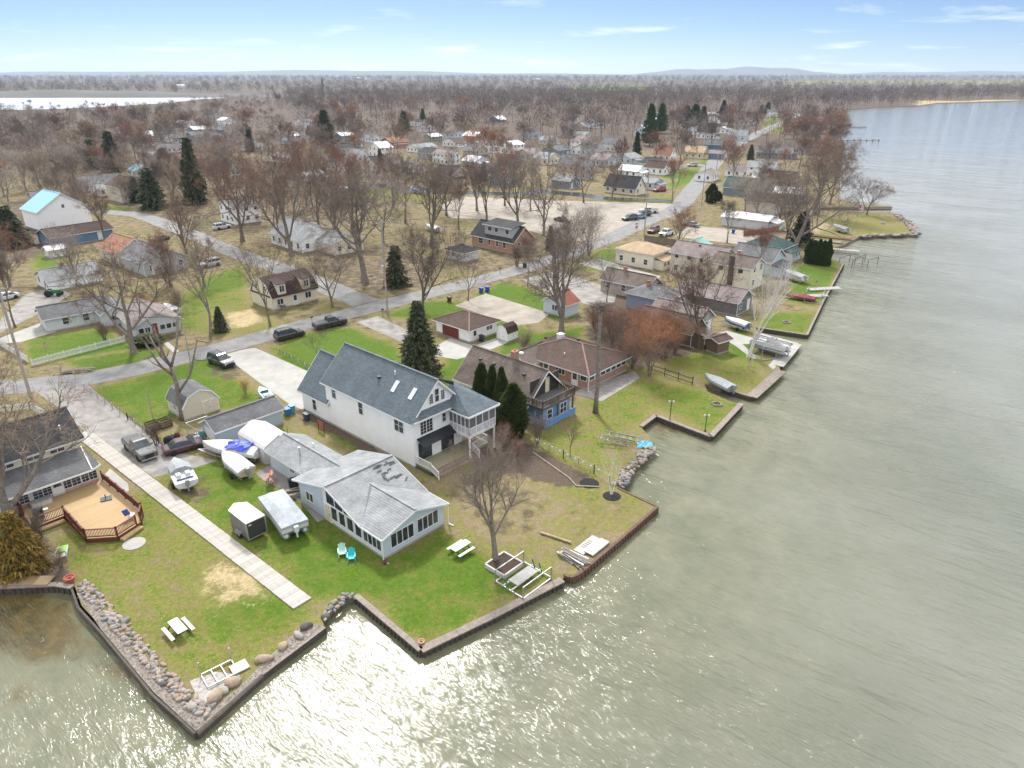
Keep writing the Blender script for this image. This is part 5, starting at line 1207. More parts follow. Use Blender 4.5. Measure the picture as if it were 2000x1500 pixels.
tree(T_THIN[0], 1114, 892, 805, 'small dark bare tree on the lawn by the blue ground floor', 'brown', 'brown', wide=1.2)
tree(T_SHRUB, 985, 880, 820, 'reddish bare shrub beside the white deck steps', 'brown', 'red', cat='shrub', name='bare_shrub')
tree(T_SHRUB, 1050, 868, 800, 'bare brush below the blue-floored cottage', 'brown', 'grey', cat='shrub', name='bare_shrub')
tree(T_SHRUB, 1010, 900, 850, 'low twiggy shrub at the top of the fence bed', 'brown', 'red', cat='shrub', name='bare_shrub')
tree(T_SHRUB, 965, 720, 685, 'small reddish shrub behind the brown-roofed cottage', 'brown', 'red', cat='shrub', name='bare_shrub')
tree(T_SHRUB, 120, 1110, 1060, 'tangle of bare brush behind the orange-tinged cedar', 'brown', 'tan', cat='shrub', name='bare_shrub')
tree(T_SHRUB, 480, 770, 735, 'straw-coloured ornamental grass clump beside the white driveway', 'brown', 'gold', cat='grass clump', name='grass_clump')
tree(T_SHRUB, 80, 1050, 985, 'bare brush at the foot of the large left trunk', 'brown', 'grey', cat='shrub', name='bare_shrub')
tree(T_SHRUB, 305, 870, 820, 'bare brush along the chain fence by the pickup', 'brown', 'brown', cat='shrub', name='bare_shrub')
for i, (x, y, t, lab, tw_) in enumerate([(1190,650,600,'brush heap behind the ranch house','brown'),(1240,660,610,'rusty brush behind the thicket','rust'),(1160,640,600,'brush beside the huge tree','red'),(1010,520,470,'bare bush at the brick house wall','brown'),(1030,505,450,'bare bush right of the brick house','brown'),(1290,665,600,'brush by the brown cottage wall','rust'),(350,610,560,'bare bush by the low wall','brown'),(180,610,560,'bare bush behind the long grey house','brown'),(330,560,500,'brown bush beside the left street','brown'),(205,665,625,'bush at the grey wing wall','brown')]):
    tree(T_SHRUB, x, y, t, lab + ', leafless and twiggy', 'brown', tw_, cat='shrub', name='bare_shrub', wide=1.3)
tree(T_BIG[0], 20, 1045, 640, 'massive shaggy bare trunk at the left edge before the cream house', 'grey', 'tan', rz=.9, wide=1.0)
tree(T_MID[3], -70, 1000, 720, 'bare tree at the left margin beside the cream house roof', 'grey', 'pale', rz=1.5)

# a pruned tree with cut stubs, and a topped trunk
def stub_tree(px, py, top, label, r0, stubs, seed, topping=False):
    rn = random.Random(seed); p = G(px, py); H_ = HT(px, py, top); r = thing('pruned_tree', label, 'tree', p, rn.uniform(0, 6)); m = MB()
    pts_ = [Vector((0, 0, -.1))]; q = Vector((0, 0, 0))
    for i in range(6): q = q + Vector((rn.uniform(-.12, .12), rn.uniform(-.12, .12), H_ * (.55 if stubs else .96) / 6)); pts_.append(q.copy())
    m.tube(pts_, [r0 * (1.4 if i == 0 else 1 - .05 * i) for i in range(7)], 10)
    for i in range(stubs):
        b = pts_[rn.randint(3, 6)]; az = 6.28 * i / stubs + rn.uniform(-.4, .4); d = Vector((math.cos(az) * .7, math.sin(az) * .7, .9)).normalized(); L = H_ * rn.uniform(.22, .42)
        e = [b, b + d * L * .5, b + d * L * .75 + Vector((0, 0, L * .2)), b + d * L + Vector((0, 0, L * .45))]; m.tube(e, [r0 * .55, r0 * .45, r0 * .38, r0 * .32], 7)
        for j in range(3):
            c = e[1 + j % 3]; d2 = (d + rv(rn) * .9).normalized(); m.tube([c, c + d2 * L * .25, c + d2 * L * .4 + Vector((0, 0, L * .1))], [r0 * .28, r0 * .2, r0 * .14], 5)
    o = m.build('trunk', BARK['grey'], r, True)
    tv = []; tf = []
    for i in range(500 if stubs else 60):
        f = m.v[rn.randrange(len(m.v) // 3, len(m.v))] if stubs else (rn.uniform(-.2, .2), rn.uniform(-.2, .2), rn.uniform(H_ * .6, H_))
        c = Vector(f); d = (rv(rn) + Vector((0, 0, .5))).normalized(); L = rn.uniform(.3, 1.0); s_ = d.cross(rv(rn)).normalized() * .012
        k = len(tv); tv += [tuple(c - s_), tuple(c + s_), tuple(c + d * L)]; tf.append((k, k+1, k+2))
    if topping:
        for i in range(900):
            c = Vector((rn.gauss(0, .7), rn.gauss(0, .7), H_ + rn.gauss(0, .22))); d = rv(rn); d.z *= .3; s_ = d.cross(rv(rn)).normalized() * .03; k = len(tv); tv += [tuple(c - s_), tuple(c + s_), tuple(c + d * .6)]; tf.append((k, k+1, k+2))
    me = bpy.data.meshes.new('crown'); me.from_pydata(tv, [], tf); me.materials.append(TWIG['grey']); obj('crown', me, r)
stub_tree(357, 820, 625, 'heavily pruned bare tree with cut stubs beside the gambrel shed', .32, 5, 3)
stub_tree(1163, 806, 598, 'straight grey trunk topped flat with a twiggy clump beside the patio', .29, 0, 4, True)

# ---- evergreens
def leafm(name, c, c2):
    if name in MATS: return MATS[name]
    m, t, b = nodes(name); co = geopos(t)
    t.links.new(mixc(t, mrange(t, noise(t, co, 1.6, 5, .65), .32, .68), c, c2), b.inputs['Base Color']); b.inputs['Roughness'].default_value = .8; b.inputs['Specular IOR Level'].default_value = .25
    MATS[name] = m; return m
NEED = dict(spruce=leafm('needles_spruce', (.03, .043, .022), (.105, .115, .055)), arbor=leafm('arborvitae_green', (.032, .055, .012), (.075, .098, .022)), pine=leafm('needles_pine', (.03, .065, .022), (.08, .12, .035)), cedar=leafm('cedar_rust', (.10, .095, .02), (.34, .20, .04)), dark=leafm('needles_dark', (.018, .034, .018), (.06, .08, .038)))
def make_conifer(seed, H_, rad, n, leaf, style='spruce'):
    rn = random.Random(seed); A = MB(); A.tube([(0, 0, -.1), (0, 0, H_ * .5), (0, 0, H_ * .97)], [H_ * .018, H_ * .011, .02], 7); v = []; f = []
    def leafq(c, d, L, w):
        s_ = d.cross(rv(rn)).normalized() * w; k = len(v); v.extend((tuple(c - s_), tuple(c + s_), tuple(c + d * L + s_ * .3), tuple(c + d * L - s_ * .3))); f.append((k, k+1, k+2, k+3))
    if style in ('spruce', 'pine'):
        nb = int(n / 22)
        for i in range(nb):
            t = (i + rn.random()) / nb; z = H_ * (.06 + .93 * t); R_ = rad * ((1 - t) ** .85) * rn.uniform(.6, 1.15) + .12
            az = i * 2.399 + rn.uniform(-.3, .3); out = Vector((math.cos(az), math.sin(az), 0)); tip = Vector((0, 0, z)) + out * R_ + Vector((0, 0, (-.22 if style == 'spruce' else .12) * R_))
            if R_ > .6: A.tube([(0, 0, z), tuple(Vector((0, 0, z)).lerp(tip, .6) + Vector((0, 0, .06 * R_))), tuple(tip)], [.035, .022, .01], 3, cap=False)
            for j in range(22):
                u = rn.random() ** .6; c = Vector((0, 0, z)).lerp(tip, u) + Vector((rn.gauss(0, .12 * R_ * (1.2 - u * .6)), rn.gauss(0, .12 * R_ * (1.2 - u * .6)), rn.gauss(0, .05 * R_)))
                leafq(c, (out * .7 + rv(rn) * .6 + Vector((0, 0, -.5 if style == 'spruce' else .2))).normalized(), leaf * rn.uniform(.6, 1.3), leaf * .22)
    else:
        for i in range(n):
            t = rn.random() ** .8; z = H_ * t; a = rn.uniform(0, 6.283)
            pr = (min(1, (1 - t) * 2.2 + .04) ** .75) * (.82 + .18 * min(1, t * 6)) if style == 'arbor' else (math.sin(min(1, t * .75 + .25) * math.pi) ** .8)
            rr_ = rad * pr * (rn.uniform(.55, 1.) ** .4) * (1 + .16 * math.sin(a * 3 + z * 2.) + .1 * math.sin(a * 5 - z * 3))
            rr_ *= (1 if style == 'arbor' else .72 + .42 * abs(math.sin(a * 2.5 + 1.3 * math.sin(z * 1.7)) * math.cos(z * 2.1 + a)) + .18 * rn.random()); c = Vector((math.cos(a) * rr_, math.sin(a) * rr_, z)); d = (Vector((math.cos(a), math.sin(a), .9)) + rv(rn) * .6).normalized(); leafq(c, d, leaf * rn.uniform(.6, 1.3), leaf * .3)
        core = MB(); core.lathe([(rad * .3, .1), (rad * .6, H_ * .15), (rad * .55, H_ * .4), (rad * .25, H_ * .75), (.03, H_ * .93)], 9); o_ = len(v); v.extend(core.v); f.extend(tuple(i + o_ for i in q) for q in core.f)
    me = bpy.data.meshes.new('crown'); me.from_pydata(v, [], f); me.materials.append(NEED['spruce']); me.update()
    return A.mesh('trunk', BARK['brown'], True), me, H_, rad
C_SPR = make_conifer(1, 11, 3.2, 7000, .5, 'spruce'); C_SPR2 = make_conifer(2, 11, 2.9, 3000, .8, 'spruce'); C_PINE = make_conifer(3, 12, 4., 3000, .9, 'pine'); C_ARB = make_conifer(4, 6, 1.3, 6000, .28, 'arbor'); C_ARB2 = make_conifer(5, 5, 1., 1500, .4, 'arbor'); C_CED = make_conifer(6, 5, 2.4, 9000, .42, 'spruce')
def conifer(pr, px, py, top, label, need='spruce', wpx=None, name='spruce_tree', group=None, cat='tree'):
    p = G(px, py); H_ = HT(px, py, top); r = thing(name, label, cat, p, _trn.uniform(0, 6.28), group); k = H_ / pr[2]
    ppm = FOC / (p.y * _c + CAM_H * _s); w = k if wpx is None else (wpx / ppm / 2) / pr[3]
    r.scale = (w, w, k); obj('trunk', pr[0], r); b = obj('crown', pr[1], r); slotmat(b, NEED[need])
conifer(C_SPR, 822, 738, 586, 'tall dense spruce behind the white house roof', 'spruce', 95)
conifer(C_CED, 50, 1112, 1000, 'bushy orange-tinged cedar at the left water edge', 'cedar', 100, 'cedar_bush')
for i, (x, y, t, w, l) in enumerate([(942,808,712,34,'tall arborvitae, leftmost of the clump by the white house porch'),(962,818,716,26,'slim arborvitae, second of the clump by the white house porch'),(980,828,720,26,'slim arborvitae, third of the clump by the white house porch'),(1002,850,752,52,'wide arborvitae at the front of the porch clump'),(980,838,770,36,'rounded arborvitae beside the screened porch corner')]): conifer(C_ARB, x, y, t, l, 'arbor', w, 'arborvitae', 'arborvitae clump by the porch')
for i in range(5): conifer(C_ARB, 1577 + i * 9, 514 + i * 1.5, 468 + (i % 2) * 3, 'clipped dark arborvitae, %s in the row by the boat lifts' % ('first', 'second', 'third', 'fourth', 'fifth')[i], 'arbor', 15, 'arborvitae', 'arborvitae row by the boat lifts')
EV = [(C_SPR2,300,408,328,55,'spruce','broad dark spruce beside the dormered beige house'),(C_SPR2,268,395,345,30,'spruce','smaller spruce left of the broad dark one'),(C_SPR2,384,398,268,50,'spruce','tall ragged spruce in the left middle ground'),(C_ARB2,325,343,292,24,'dark','clipped dark column evergreen in the left middle ground'),(C_SPR2,185,330,272,40,'spruce','spruce behind the slate roof, left of two'),(C_SPR2,224,335,255,44,'spruce','spruce behind the slate roof, right of two'),
 (C_SPR2,490,296,252,22,'dark','small dark spruce in the left woods'),(C_PINE,638,290,216,48,'spruce','dark spreading pine among pale trees'),(C_PINE,790,260,218,30,'pine','bright green pine at the wood edge'),(C_PINE,826,235,212,14,'pine','small bright pine at the wood edge'),(C_SPR2,1243,303,256,19,'dark','lone dark conifer by the cross street'),(C_PINE,1268,285,205,38,'pine','dark pine left of the far road, nearest of the group'),(C_PINE,1290,260,203,30,'pine','dark pine left of the far road, tallest of the group'),
 (C_PINE,1355,255,205,40,'dark','round dark pine beside the white A-gable'),(C_PINE,1340,245,207,28,'dark','dark pine behind the round one'),(C_PINE,1372,250,208,24,'dark','dark pine against the white A-gable'),(C_PINE,1412,225,196,20,'dark','dark pine far along the road, left of three'),(C_PINE,1498,225,200,18,'dark','dark pine far along the road, middle of three'),(C_PINE,1486,222,205,14,'dark','dark pine far along the road, right of three'),(C_SPR2,28,482,402,70,'spruce','dark spruce at the left edge beside the blue-roofed house'),
 (C_SPR,432,648,598,34,'spruce','small dark spruce beside the slender tree by the road'),(C_SPR2,775,560,478,50,'spruce','thin grey-green spruce right of the giant bare tree'),(C_ARB2,1389,396,360,20,'dark','dark column evergreen beside the far road'),(C_ARB2,1402,392,374,14,'dark','short dark evergreen beside the column evergreen'),(C_SPR2,945,352,315,16,'spruce','pointed spruce near the small pale cottage'),(C_SPR2,745,345,290,20,'spruce','dark pointed evergreen by the canal houses'),(C_SPR2,1075,488,440,22,'spruce','young spruce between the roadside bare trees'),(C_ARB2,628,335,300,14,'arbor','yellow-green cypress by the canal houses'),
 (C_PINE,1562,480,415,50,'spruce','shaggy dark evergreen behind the leaning bare tree'),(C_SPR2,1465,312,282,16,'spruce','dark conifer beyond the far road bend'),(C_SPR2,630,170,152,6,'dark','tiny dark conifer on the distant plain')]
for pr, x, y, t, w, n_, l in EV: conifer(pr, x, y, t, l, n_, w, 'evergreen_tree', 'evergreens of the neighbourhood')
conifer(C_ARB2, 288, 672, 655, 'clipped green hedge below the red-door porch', 'arbor', 46, 'hedge', cat='hedge'); conifer(C_ARB2, 545, 600, 588, 'low round green bush by the gambrel house door', 'dark', 24, 'bush', cat='bush')

# ---- the bare trees filling the neighbourhood, each on its own spot
HOUSES_ = [o for o in col.objects if o.get('category') in ('house', 'garage')]
house_pts = [(o.matrix_world.translation.x if False else o.location.x, o.location.y, o.rotation_euler.z) for o in col.objects if o.get('category') in ('house', 'garage', 'shed')]
road_px = [(60,752),(330,705),(540,650),(700,608),(900,557),(1120,492),(1262,432),(1320,408),(1385,330),(1450,276),(1545,232)]; side_px = [(716,592),(620,551),(500,508),(380,460),(270,420)]
road_w = [tuple(G(x, y).to_2d()) for x, y in road_px]; side_w = [tuple(G(x, y).to_2d()) for x, y in side_px]
rn = random.Random(99); placed = []; tries = 0
def free(p, m=2.6):
    q = np.array([p.x]), np.array([p.y])
    if segdist(*q, road_w, False)[0] < 5 or segdist(*q, side_w, False)[0] < 5: return False
    for x, y, a in house_pts:
        dx, dy = p.x - x, p.y - y; u = dx * math.cos(a) + dy * math.sin(a); v = -dx * math.sin(a) + dy * math.cos(a)
        if -m < u < 9 + m * .5 and -m < v < 9: return False
    return all((p.x - x) ** 2 + (p.y - y) ** 2 > 20 for x, y in placed)
LAB = ['leafless grey tree in the bare woods around the far houses', 'leafless reddish tree in the bare woods around the far houses', 'leafless brown tree in the bare woods around the far houses', 'pale leafless tree in the bare woods around the far houses', 'tan leafless tree in the bare woods around the far houses', 'rust-coloured leafless tree in the bare woods around the far houses']
TW6 = ['grey', 'red', 'brown', 'pale', 'tan', 'rust']
lotp = P([(850,408),(905,380),(1335,395),(1290,450),(1100,480),(950,440)])
for i, (x, y, t) in enumerate([(505,432,290),(545,458,300),(622,447,290),(655,472,320),(692,452,285),(748,472,310),(792,436,285),(768,405,270),(872,421,300),(932,412,285),(986,402,270),(1036,412,290),(440,402,275),(600,402,260),(365,500,350),(400,560,430),(335,560,440),(150,560,430),(30,640,480),(20,560,420),(205,470,360),(160,420,330)]):
    tree((T_BIG + T_MID)[i % 7], x, y, t, 'tall leafless tree ' + ['before the white corner house', 'right of the white corner house', 'behind the wide grey gable', 'before the low white house', 'beside the low white house', 'left of the leaning spruce', 'beyond the giant bare tree', 'by the blue-covered boat', 'left of the orange brick house', 'at the left end of the sandy lot', 'behind the sandy lot', 'beside the canal wall', 'before the small dark spruce', 'by the white canal boat', 'on the bend of the side street', 'above the silver street car', 'beside the grey gabled house', 'behind the open white garage', 'at the left edge by the grey yard', 'beside the dark left spruce', 'by the blue-walled garage', 'before the blue-roofed house'][i], 'grey' if i % 2 else 'brown', ['grey', 'red', 'brown', 'brown', 'red', 'pale'][i % 6], group='tall trees around the left street', wide=.85); placed.append(tuple(G(x, y).to_2d()))
NB = ['before the white A-frame house','right of the plain white gabled house','beside the pale blue house','by the grey two-storey house','behind the tan gabled house','by the white house with taupe roof','below the large white A-gable','across the far road from the yellow house','behind the tall white house','by the big brown roof','over the green roof house','before the green roof house','beside the tan gable house','beyond the blue garage','beside the multi-gabled house','left of the slate canal house','on the canal lawn','at the canal bridge corner','behind the dark canal wall','behind the white flat roof','left of the leaning tree','beside the chimney house']
for i, (x, y, t) in enumerate([(1325,332,232),(1282,320,250),(1212,332,262),(1150,330,255),(1108,302,230),(1432,347,268),(1388,292,238),(1425,302,248),(1502,332,268),(1532,347,278),(1490,402,298),(1455,415,330),(1522,442,325),(1420,330,262),(1476,262,208),(1070,342,255),(1195,388,305),(1312,396,300),(1140,396,285),(1478,440,345),(1535,470,350),(1478,545,430)]):
    tree((T_FAR + T_MID)[i % 9] if y < 350 else T_MID[i % 4], x, y, t, 'leafless street tree ' + NB[i], 'grey' if i % 2 else 'brown', ['grey', 'red', 'brown', 'pale'][i % 4], group='street trees of the far road'); placed.append(tuple(G(x, y).to_2d()))
while len(placed) < 285 and tries < 6000:
    tries += 1
    x = rn.uniform(-60, 1660); y = 205 + (rn.random() ** 1.35) * 215
    if x > 1250 and y > 300: continue
    if 700 < x < 1330 and rn.random() < .35: continue
    if x > 600 and y > 380: continue
    if y > 330 and x > 450 and rn.random() < .7: continue
    if y > 300 and x > 880 and rn.random() < .6: continue
    p = G(x, y)
    if not inpoly(np.array([p.x]), np.array([p.y]), land_poly)[0] or not free(p): continue
    if inpoly(np.array([p.x]), np.array([p.y]), lotp)[0]: continue
    placed.append((p.x, p.y))
    k = rn.choices(range(6), [30, 22, 22, 14, 8, 4] if x > 380 else [30, 8, 16, 30, 16, 1])[0]
    hgt = rn.uniform(13, 21) if y < 330 else rn.uniform(10, 16)
    if x < 540 and y < 238: hgt = rn.uniform(6, 8.5)
    tree(rn.choice(T_FAR) if y < 330 else rn.choice(T_MID), x, y, 0, LAB[k], 'grey', TW6[k], group='bare woods around the far houses', pos=p, hh=hgt, wide=rn.uniform(.9, 1.3))
# a tree that stands by one particular house is called after it
seen_lab = {}
for o in list(col.objects):
    if o.get('group') != 'bare woods around the far houses': continue
    best = min(((o.location - q.location).length, q.name) for q in HOUSES_); q = bpy.data.objects[best[1]]
    if best[0] < 26:
        dv_ = o.location - q.location; side = 'behind' if dv_.y > abs(dv_.x) * .8 else ('left of' if dv_.x < 0 else 'right of') if abs(dv_.x) > abs(dv_.y) * .8 else 'in front of'
        lb = '%s %s the %s' % (' '.join(o['label'].split(' in the bare')[0].split()), side, ' '.join(q['label'].split()[:10]))
        lb = lb.split(',')[0]; w_ = lb.split()
        while w_[-1] in ('and', 'with', 'the', 'in', 'of', 'a', 'by', 'at', 'its', 'behind', 'beside', 'on', 'below', 'dark', 'white', 'grey', 'far'): w_.pop()
        seen_lab.setdefault(' '.join(w_[:16]), []).append(o)
for lb, l_ in seen_lab.items():
    if len(l_) == 1: l_[0]['label'] = lb
for i, (x, y, t, w) in enumerate([(1600,330,250,1.3),(1560,330,255,1.2),(1625,300,235,1.3),(1590,290,225,1.2),(1570,275,215,1.2),(1640,262,215,1.2),(1610,250,205,1.2),(1580,245,200,1.),(1640,245,205,1.),(1530,260,205,1.),(1605,350,265,1.2),(1640,340,270,1.)]):
    tree(T_FAR[i % 5], x, y, t, 'leafless brown tree in the dense shore thicket by the lake', 'grey', 'brown' if i % 3 else 'red', group='shore thicket by the lake', wide=w)

# ---- distant woods: one mass, built tree by tree from crown slivers
def woods(name, label, seed, rows, tall, mat_cols, nsl, blade):
    rs = np.random.RandomState(seed); VV = []; nT = 0
    protos = []
    for q in range(7):
        a = rs.uniform(0, 6.283, nsl); zz = rs.uniform(.22, 1., nsl) ** .8; rad = .36 * np.sqrt(np.clip(1 - ((zz - .58) / .44) ** 2, .02, 1)) * rs.uniform(.2, 1., nsl) ** .5
        c = np.stack([np.cos(a) * rad, np.sin(a) * rad, zz], 1); d = rs.normal(size=(nsl, 3)) * .55 + np.stack([np.cos(a) * .6, np.sin(a) * .6, np.full(nsl, .9)], 1); d /= np.linalg.norm(d, axis=1)[:, None]
        s = np.cross(d, rs.normal(size=(nsl, 3))); s /= np.linalg.norm(s, axis=1)[:, None]
        L = rs.uniform(.10, .22, nsl)[:, None]; w = blade
        tri = np.stack([c - s * w, c + s * w, c + d * L], 1)
        tk = np.array([[[-.012, 0, 0], [.012, 0, 0], [0, 0, .75]], [[0, -.012, 0], [0, .012, 0], [.05, 0, .7]], [[-.01, 0, .3], [.01, 0, .3], [.18, .05, .8]], [[-.01, 0, .3], [.01, 0, .3], [-.16, .1, .8]]])
        protos.append(np.concatenate([tri, tk]).reshape(-1, 3))
    for (x, y) in rows:
        p = protos[rs.randint(7)]; h_ = tall(x, y) * rs.uniform(.7, 1.15); w_ = h_ * rs.uniform(.9, 1.35); a = rs.uniform(0, 6.283); ca, sa = np.cos(a), np.sin(a)
        q = np.empty_like(p); q[:, 0] = x + (p[:, 0] * ca - p[:, 1] * sa) * w_; q[:, 1] = y + (p[:, 0] * sa + p[:, 1] * ca) * w_; q[:, 2] = p[:, 2] * h_; VV.append(q)
    VV = np.concatenate(VV).astype(np.float32); n = len(VV)
    me = bpy.data.meshes.new(name); me.vertices.add(n); me.vertices.foreach_set('co', VV.ravel()); me.loops.add(n); me.loops.foreach_set('vertex_index', np.arange(n, dtype=np.int32))
    me.polygons.add(n // 3); me.polygons.foreach_set('loop_start', np.arange(0, n, 3, dtype=np.int32)); me.polygons.foreach_set('loop_total', np.full(n // 3, 3, np.int32)); me.update(calc_edges=True)
    m, t, b = nodes(name); co = geopos(t); c0 = mixc(t, mrange(t, noise(t, co, mat_cols[3], 4, .7), .38, .62), mat_cols[0], mat_cols[1]); c0 = mixc(t, mrange(t, noise(t, co, mat_cols[3] * 2.3, 3, .7), .55, .72), c0, mat_cols[2])
    t.links.new(c0, b.inputs['Base Color']); b.inputs['Roughness'].default_value = .95; b.inputs['Specular IOR Level'].default_value = .1
    me.materials.append(m); o = obj(name, me, kind='stuff'); o['label'] = label; o['category'] = 'woods'; return o
rs = np.random.RandomState(8)
lake_far = [tuple(G(x, y).to_2d()) for x, y in [(-700,190),(0,188),(300,186),(520,184),(520,189),(400,195),(330,203),(230,209),(100,216),(-100,220),(-700,226)]]
def scatter(d0, d1, ratio, sp, cond):
    out = []; d = d0
    while d < d1:
        step = sp(d); n = int(2 * .82 * d / step)
        xs = np.linspace(-.82 * d, .82 * d, n) + rs.uniform(-step * .6, step * .6, n); ys = d + rs.uniform(-.5, .5, n) * d * (ratio - 1) * 1.2
        ok = inpoly(xs, ys, land_poly) & ~inpoly(xs, ys, lake_far)
        for a, b in zip(xs[ok], ys[ok]):
            if cond(a, b): out.append((a, b))
        d *= ratio
    return out
def ppx(x, y):
    dz = CAM_H; d = y * _c + dz * _s; return 1000 + FOC * x / d, 750 + FOC * (dz * _c - y * _s) / d
def near_c(x, y):
    u, v = ppx(x, y)
    if 1350 < u < 1640 and v > 205: return rs.random() < .25
    if 560 < u < 900 and v > 235: return rs.random() < .15
    if v > 215: return rs.random() < (.45 if u < 500 else .28)
    return True
woods('near_woods', 'grey and reddish leafless woods behind the last houses', 1, scatter(470, 1500, 1.042, lambda d: 6 + d * .004, near_c), lambda x, y: 16. if ppx(x, y)[0] > 560 else (7.5 if y > 640 else 11.), ((.145, .122, .112), (.175, .125, .105), (.25, .205, .17), .02), 170, .0075)
def thick_c(x, y):
    u, v = ppx(x, y)
    if u > 1250 or v > 400: return False
    if u > 880 and v > 330: return False
    pr = .6 if u < 420 else (.22 if u < 900 else .12)
    return rs.random() < pr and free(Vector((x, y, 0)), 2.)
woods('bare_thicket', 'tangle of smaller leafless trees and brush between the houses', 5, scatter(205, 470, 1.035, lambda d: 7 + d * .004, thick_c), lambda x, y: 9.5, ((.20, .17, .15), (.22, .155, .13), (.31, .26, .22), .025), 300, .0048)
def far_c(x, y):
    u, v = ppx(x, y)
    if 1540 < u < 2100 and 157 < v < 166: return rs.random() < .12
    if 1100 < u < 1280 and 166 < v < 176: return rs.random() < .2
    return rs.random() < .8
woods('far_woods', 'hazy blue-grey leafless woods reaching to the horizon', 2, scatter(1500, 9500, 1.05, lambda d: 10 + d * .007, far_c), lambda x, y: 17. if y < 3500 else 24., ((.105, .10, .098), (.13, .118, .11), (.07, .08, .07), .004), 60, .018)
# low hills on the horizon
def hill(name, label, cx, cy, rx, ry, h_):
    n = 28; v = []; f = []
    for i in range(n + 1):
        for j in range(n + 1):
            u, w = -1 + 2 * i / n, -1 + 2 * j / n; k = max(0, 1 - u * u - w * w); v.append((cx + u * rx, cy + w * ry, -2 + (h_ + 2) * k ** 1.3 * (1 + .18 * math.sin(u * 9 + w * 4) + .1 * math.sin(u * 23))))
    for i in range(n):
        for j in range(n): a = i * (n + 1) + j; f.append((a, a + n + 1, a + n + 2, a + 1))
    me = bpy.data.meshes.new(name); me.from_pydata(v, [], f); me.materials.append(M('wooded_hill', (.11, .105, .10), .95, .35, .01, .8, .05, world=True)); me.polygons.foreach_set('use_smooth', [True] * len(f)); o = obj(name, me, kind='structure'); o['label'] = label
hill('hill', 'low wooded hill on the horizon right of centre', 3000, 10200, 1700, 1200, 95)
hill('ridge', 'long low wooded ridge along the horizon', -3500, 10800, 6500, 900, 62); hill('ridge', 'low wooded rise at the right of the horizon', 6500, 11000, 2600, 900, 55); hill('bluff', 'low bluff above the far lake', -900, 1420, 700, 120, 9)
# ------------------------------------------------------------------ shore works
def lot(u, v, O=(751,1092), rot=ROT):
    p = G(*O); a = R(rot); return Vector((p.x + u*math.cos(a) - v*math.sin(a), p.y + u*math.sin(a) + v*math.cos(a), 0))
TIM = M('sea_wall_timber', (.20, .165, .13), .9, .4, 3, .4); RUST = M('rusty_sheet_pile', (.15, .085, .06), .8, .45, 4, .5); DTIM = M('dark_wet_timber', (.085, .07, .058), .8, .4, 3, .3); CAPW = M('weathered_cap', (.26, .22, .185), .9, .3, 3, .3)
def sea_wall(px, label, w=.35, cap=.55, top=.08, face=DTIM, capm=CAPW, panels=True):
    pts_ = [G(x, y) for x, y in px]; r = thing('sea_wall', label, 'sea wall', pts_[0])
    o0 = pts_[0]; wm_ = MB(); cm_ = MB(); q = MB()
    for a, b in zip(pts_[:-1], pts_[1:]):
        a, b = a - o0, b - o0; d = (b - a).normalized(); n = Vector((d.y, -d.x, 0))      # towards the water
        wm_.bar(a + Vector((0, 0, -.55)), b + Vector((0, 0, -.55)), w, 1.1)
        L = (b - a).length; k = max(1, int(L / 2.4))
        for i in range(k):
            c0, c1 = a.lerp(b, i / k) + Vector((0, 0, top)), a.lerp(b, (i + 1) / k) + Vector((0, 0, top)); g = d * .015
            s_ = MB(); s_.bar(c0 + g, c1 - g, cap, .12); s_.build('cap_board', capm, r)
        if panels:
            kk = max(1, int(L / .45))
            for i in range(kk): c = a.lerp(b, (i + .5) / kk) + n * (w / 2); q.bar(c + Vector((0, 0, -1.1)), c + Vector((0, 0, -.02)), .2, .12, up=tuple(d))
    wm_.build('wall_face', face, r)
    if q.v: q.build('pile_ribs', face, r, kind='stuff')
    return r
sea_wall([(695,1164),(757,1216),(822,1271)], 'timber sea wall on the left side of the main lawn point', cap=.5)
sea_wall([(822,1271),(960,1205),(1098,1134)], 'long timber-capped sea wall along the front of the main lawn', cap=.7)
sea_wall([(1102,1122),(1112,1128),(1124,1125),(1138,1116),(1212,1053),(1284,990)], 'rusty sheet pile sea wall with rounded corner at the right of the point', .3, .28, .04, RUST, RUST)
sea_wall([(1284,990),(1245,972),(1206,953)], 'short low sheet pile return behind the birch', .2, .2, .02, RUST, RUST)
sea_wall([(142,1148),(155,1185),(198,1232),(270,1318)], 'old timber sea wall beside the weedy shallows', cap=.35, top=-.25, panels=False)
sea_wall([(270,1318),(300,1355),(360,1408),(383,1430)], 'broken end of the old timber sea wall at the bottom point', cap=.35, top=-.25, panels=False)
sea_wall([(383,1430),(511,1316)], 'pale timber sea wall rising from the bottom point', cap=.4, top=-.1, panels=False)
sea_wall([(511,1316),(634,1224)], 'dark timber sea wall ending at the little inlet', cap=.35, top=-.05, panels=False)
sea_wall([(-300,1165),(0,1148),(110,1143),(142,1148)], 'dark dock edge at the left margin', cap=.5)
sea_wall([(1252,834),(1281,812),(1335,833),(1388,853)], 'dark timber wall round the boat ramp inlet', cap=.5)
sea_wall([(1388,853),(1418,821),(1448,789)], 'timber wall facing the lake beyond the boat ramp', cap=.7)
sea_wall([(1410,759),(1468,776)], 'dark timber wall beside the covered boat slip', .35, .3)
sea_wall([(1468,776),(1525,725)], 'broad wooden dock edge beyond the covered boat', .5, 1.5, .06)
sea_wall([(1522,716),(1558,673)], 'pale concrete dock edge at the pontoon boat', .5, 1.2, .06, DTIM, CONW)
sea_wall([(1558,673),(1536,667),(1480,652)], 'pale concrete edge along the narrow slip', .4, .9, .05, DTIM, CONW)
sea_wall([(1477,640),(1576,655)], 'dark timber wall on the far side of the narrow slip', .35, .3)
sea_wall([(1576,655),(1607,590),(1647,516)], 'dark sea wall along the right shore lawns', .35, .35)
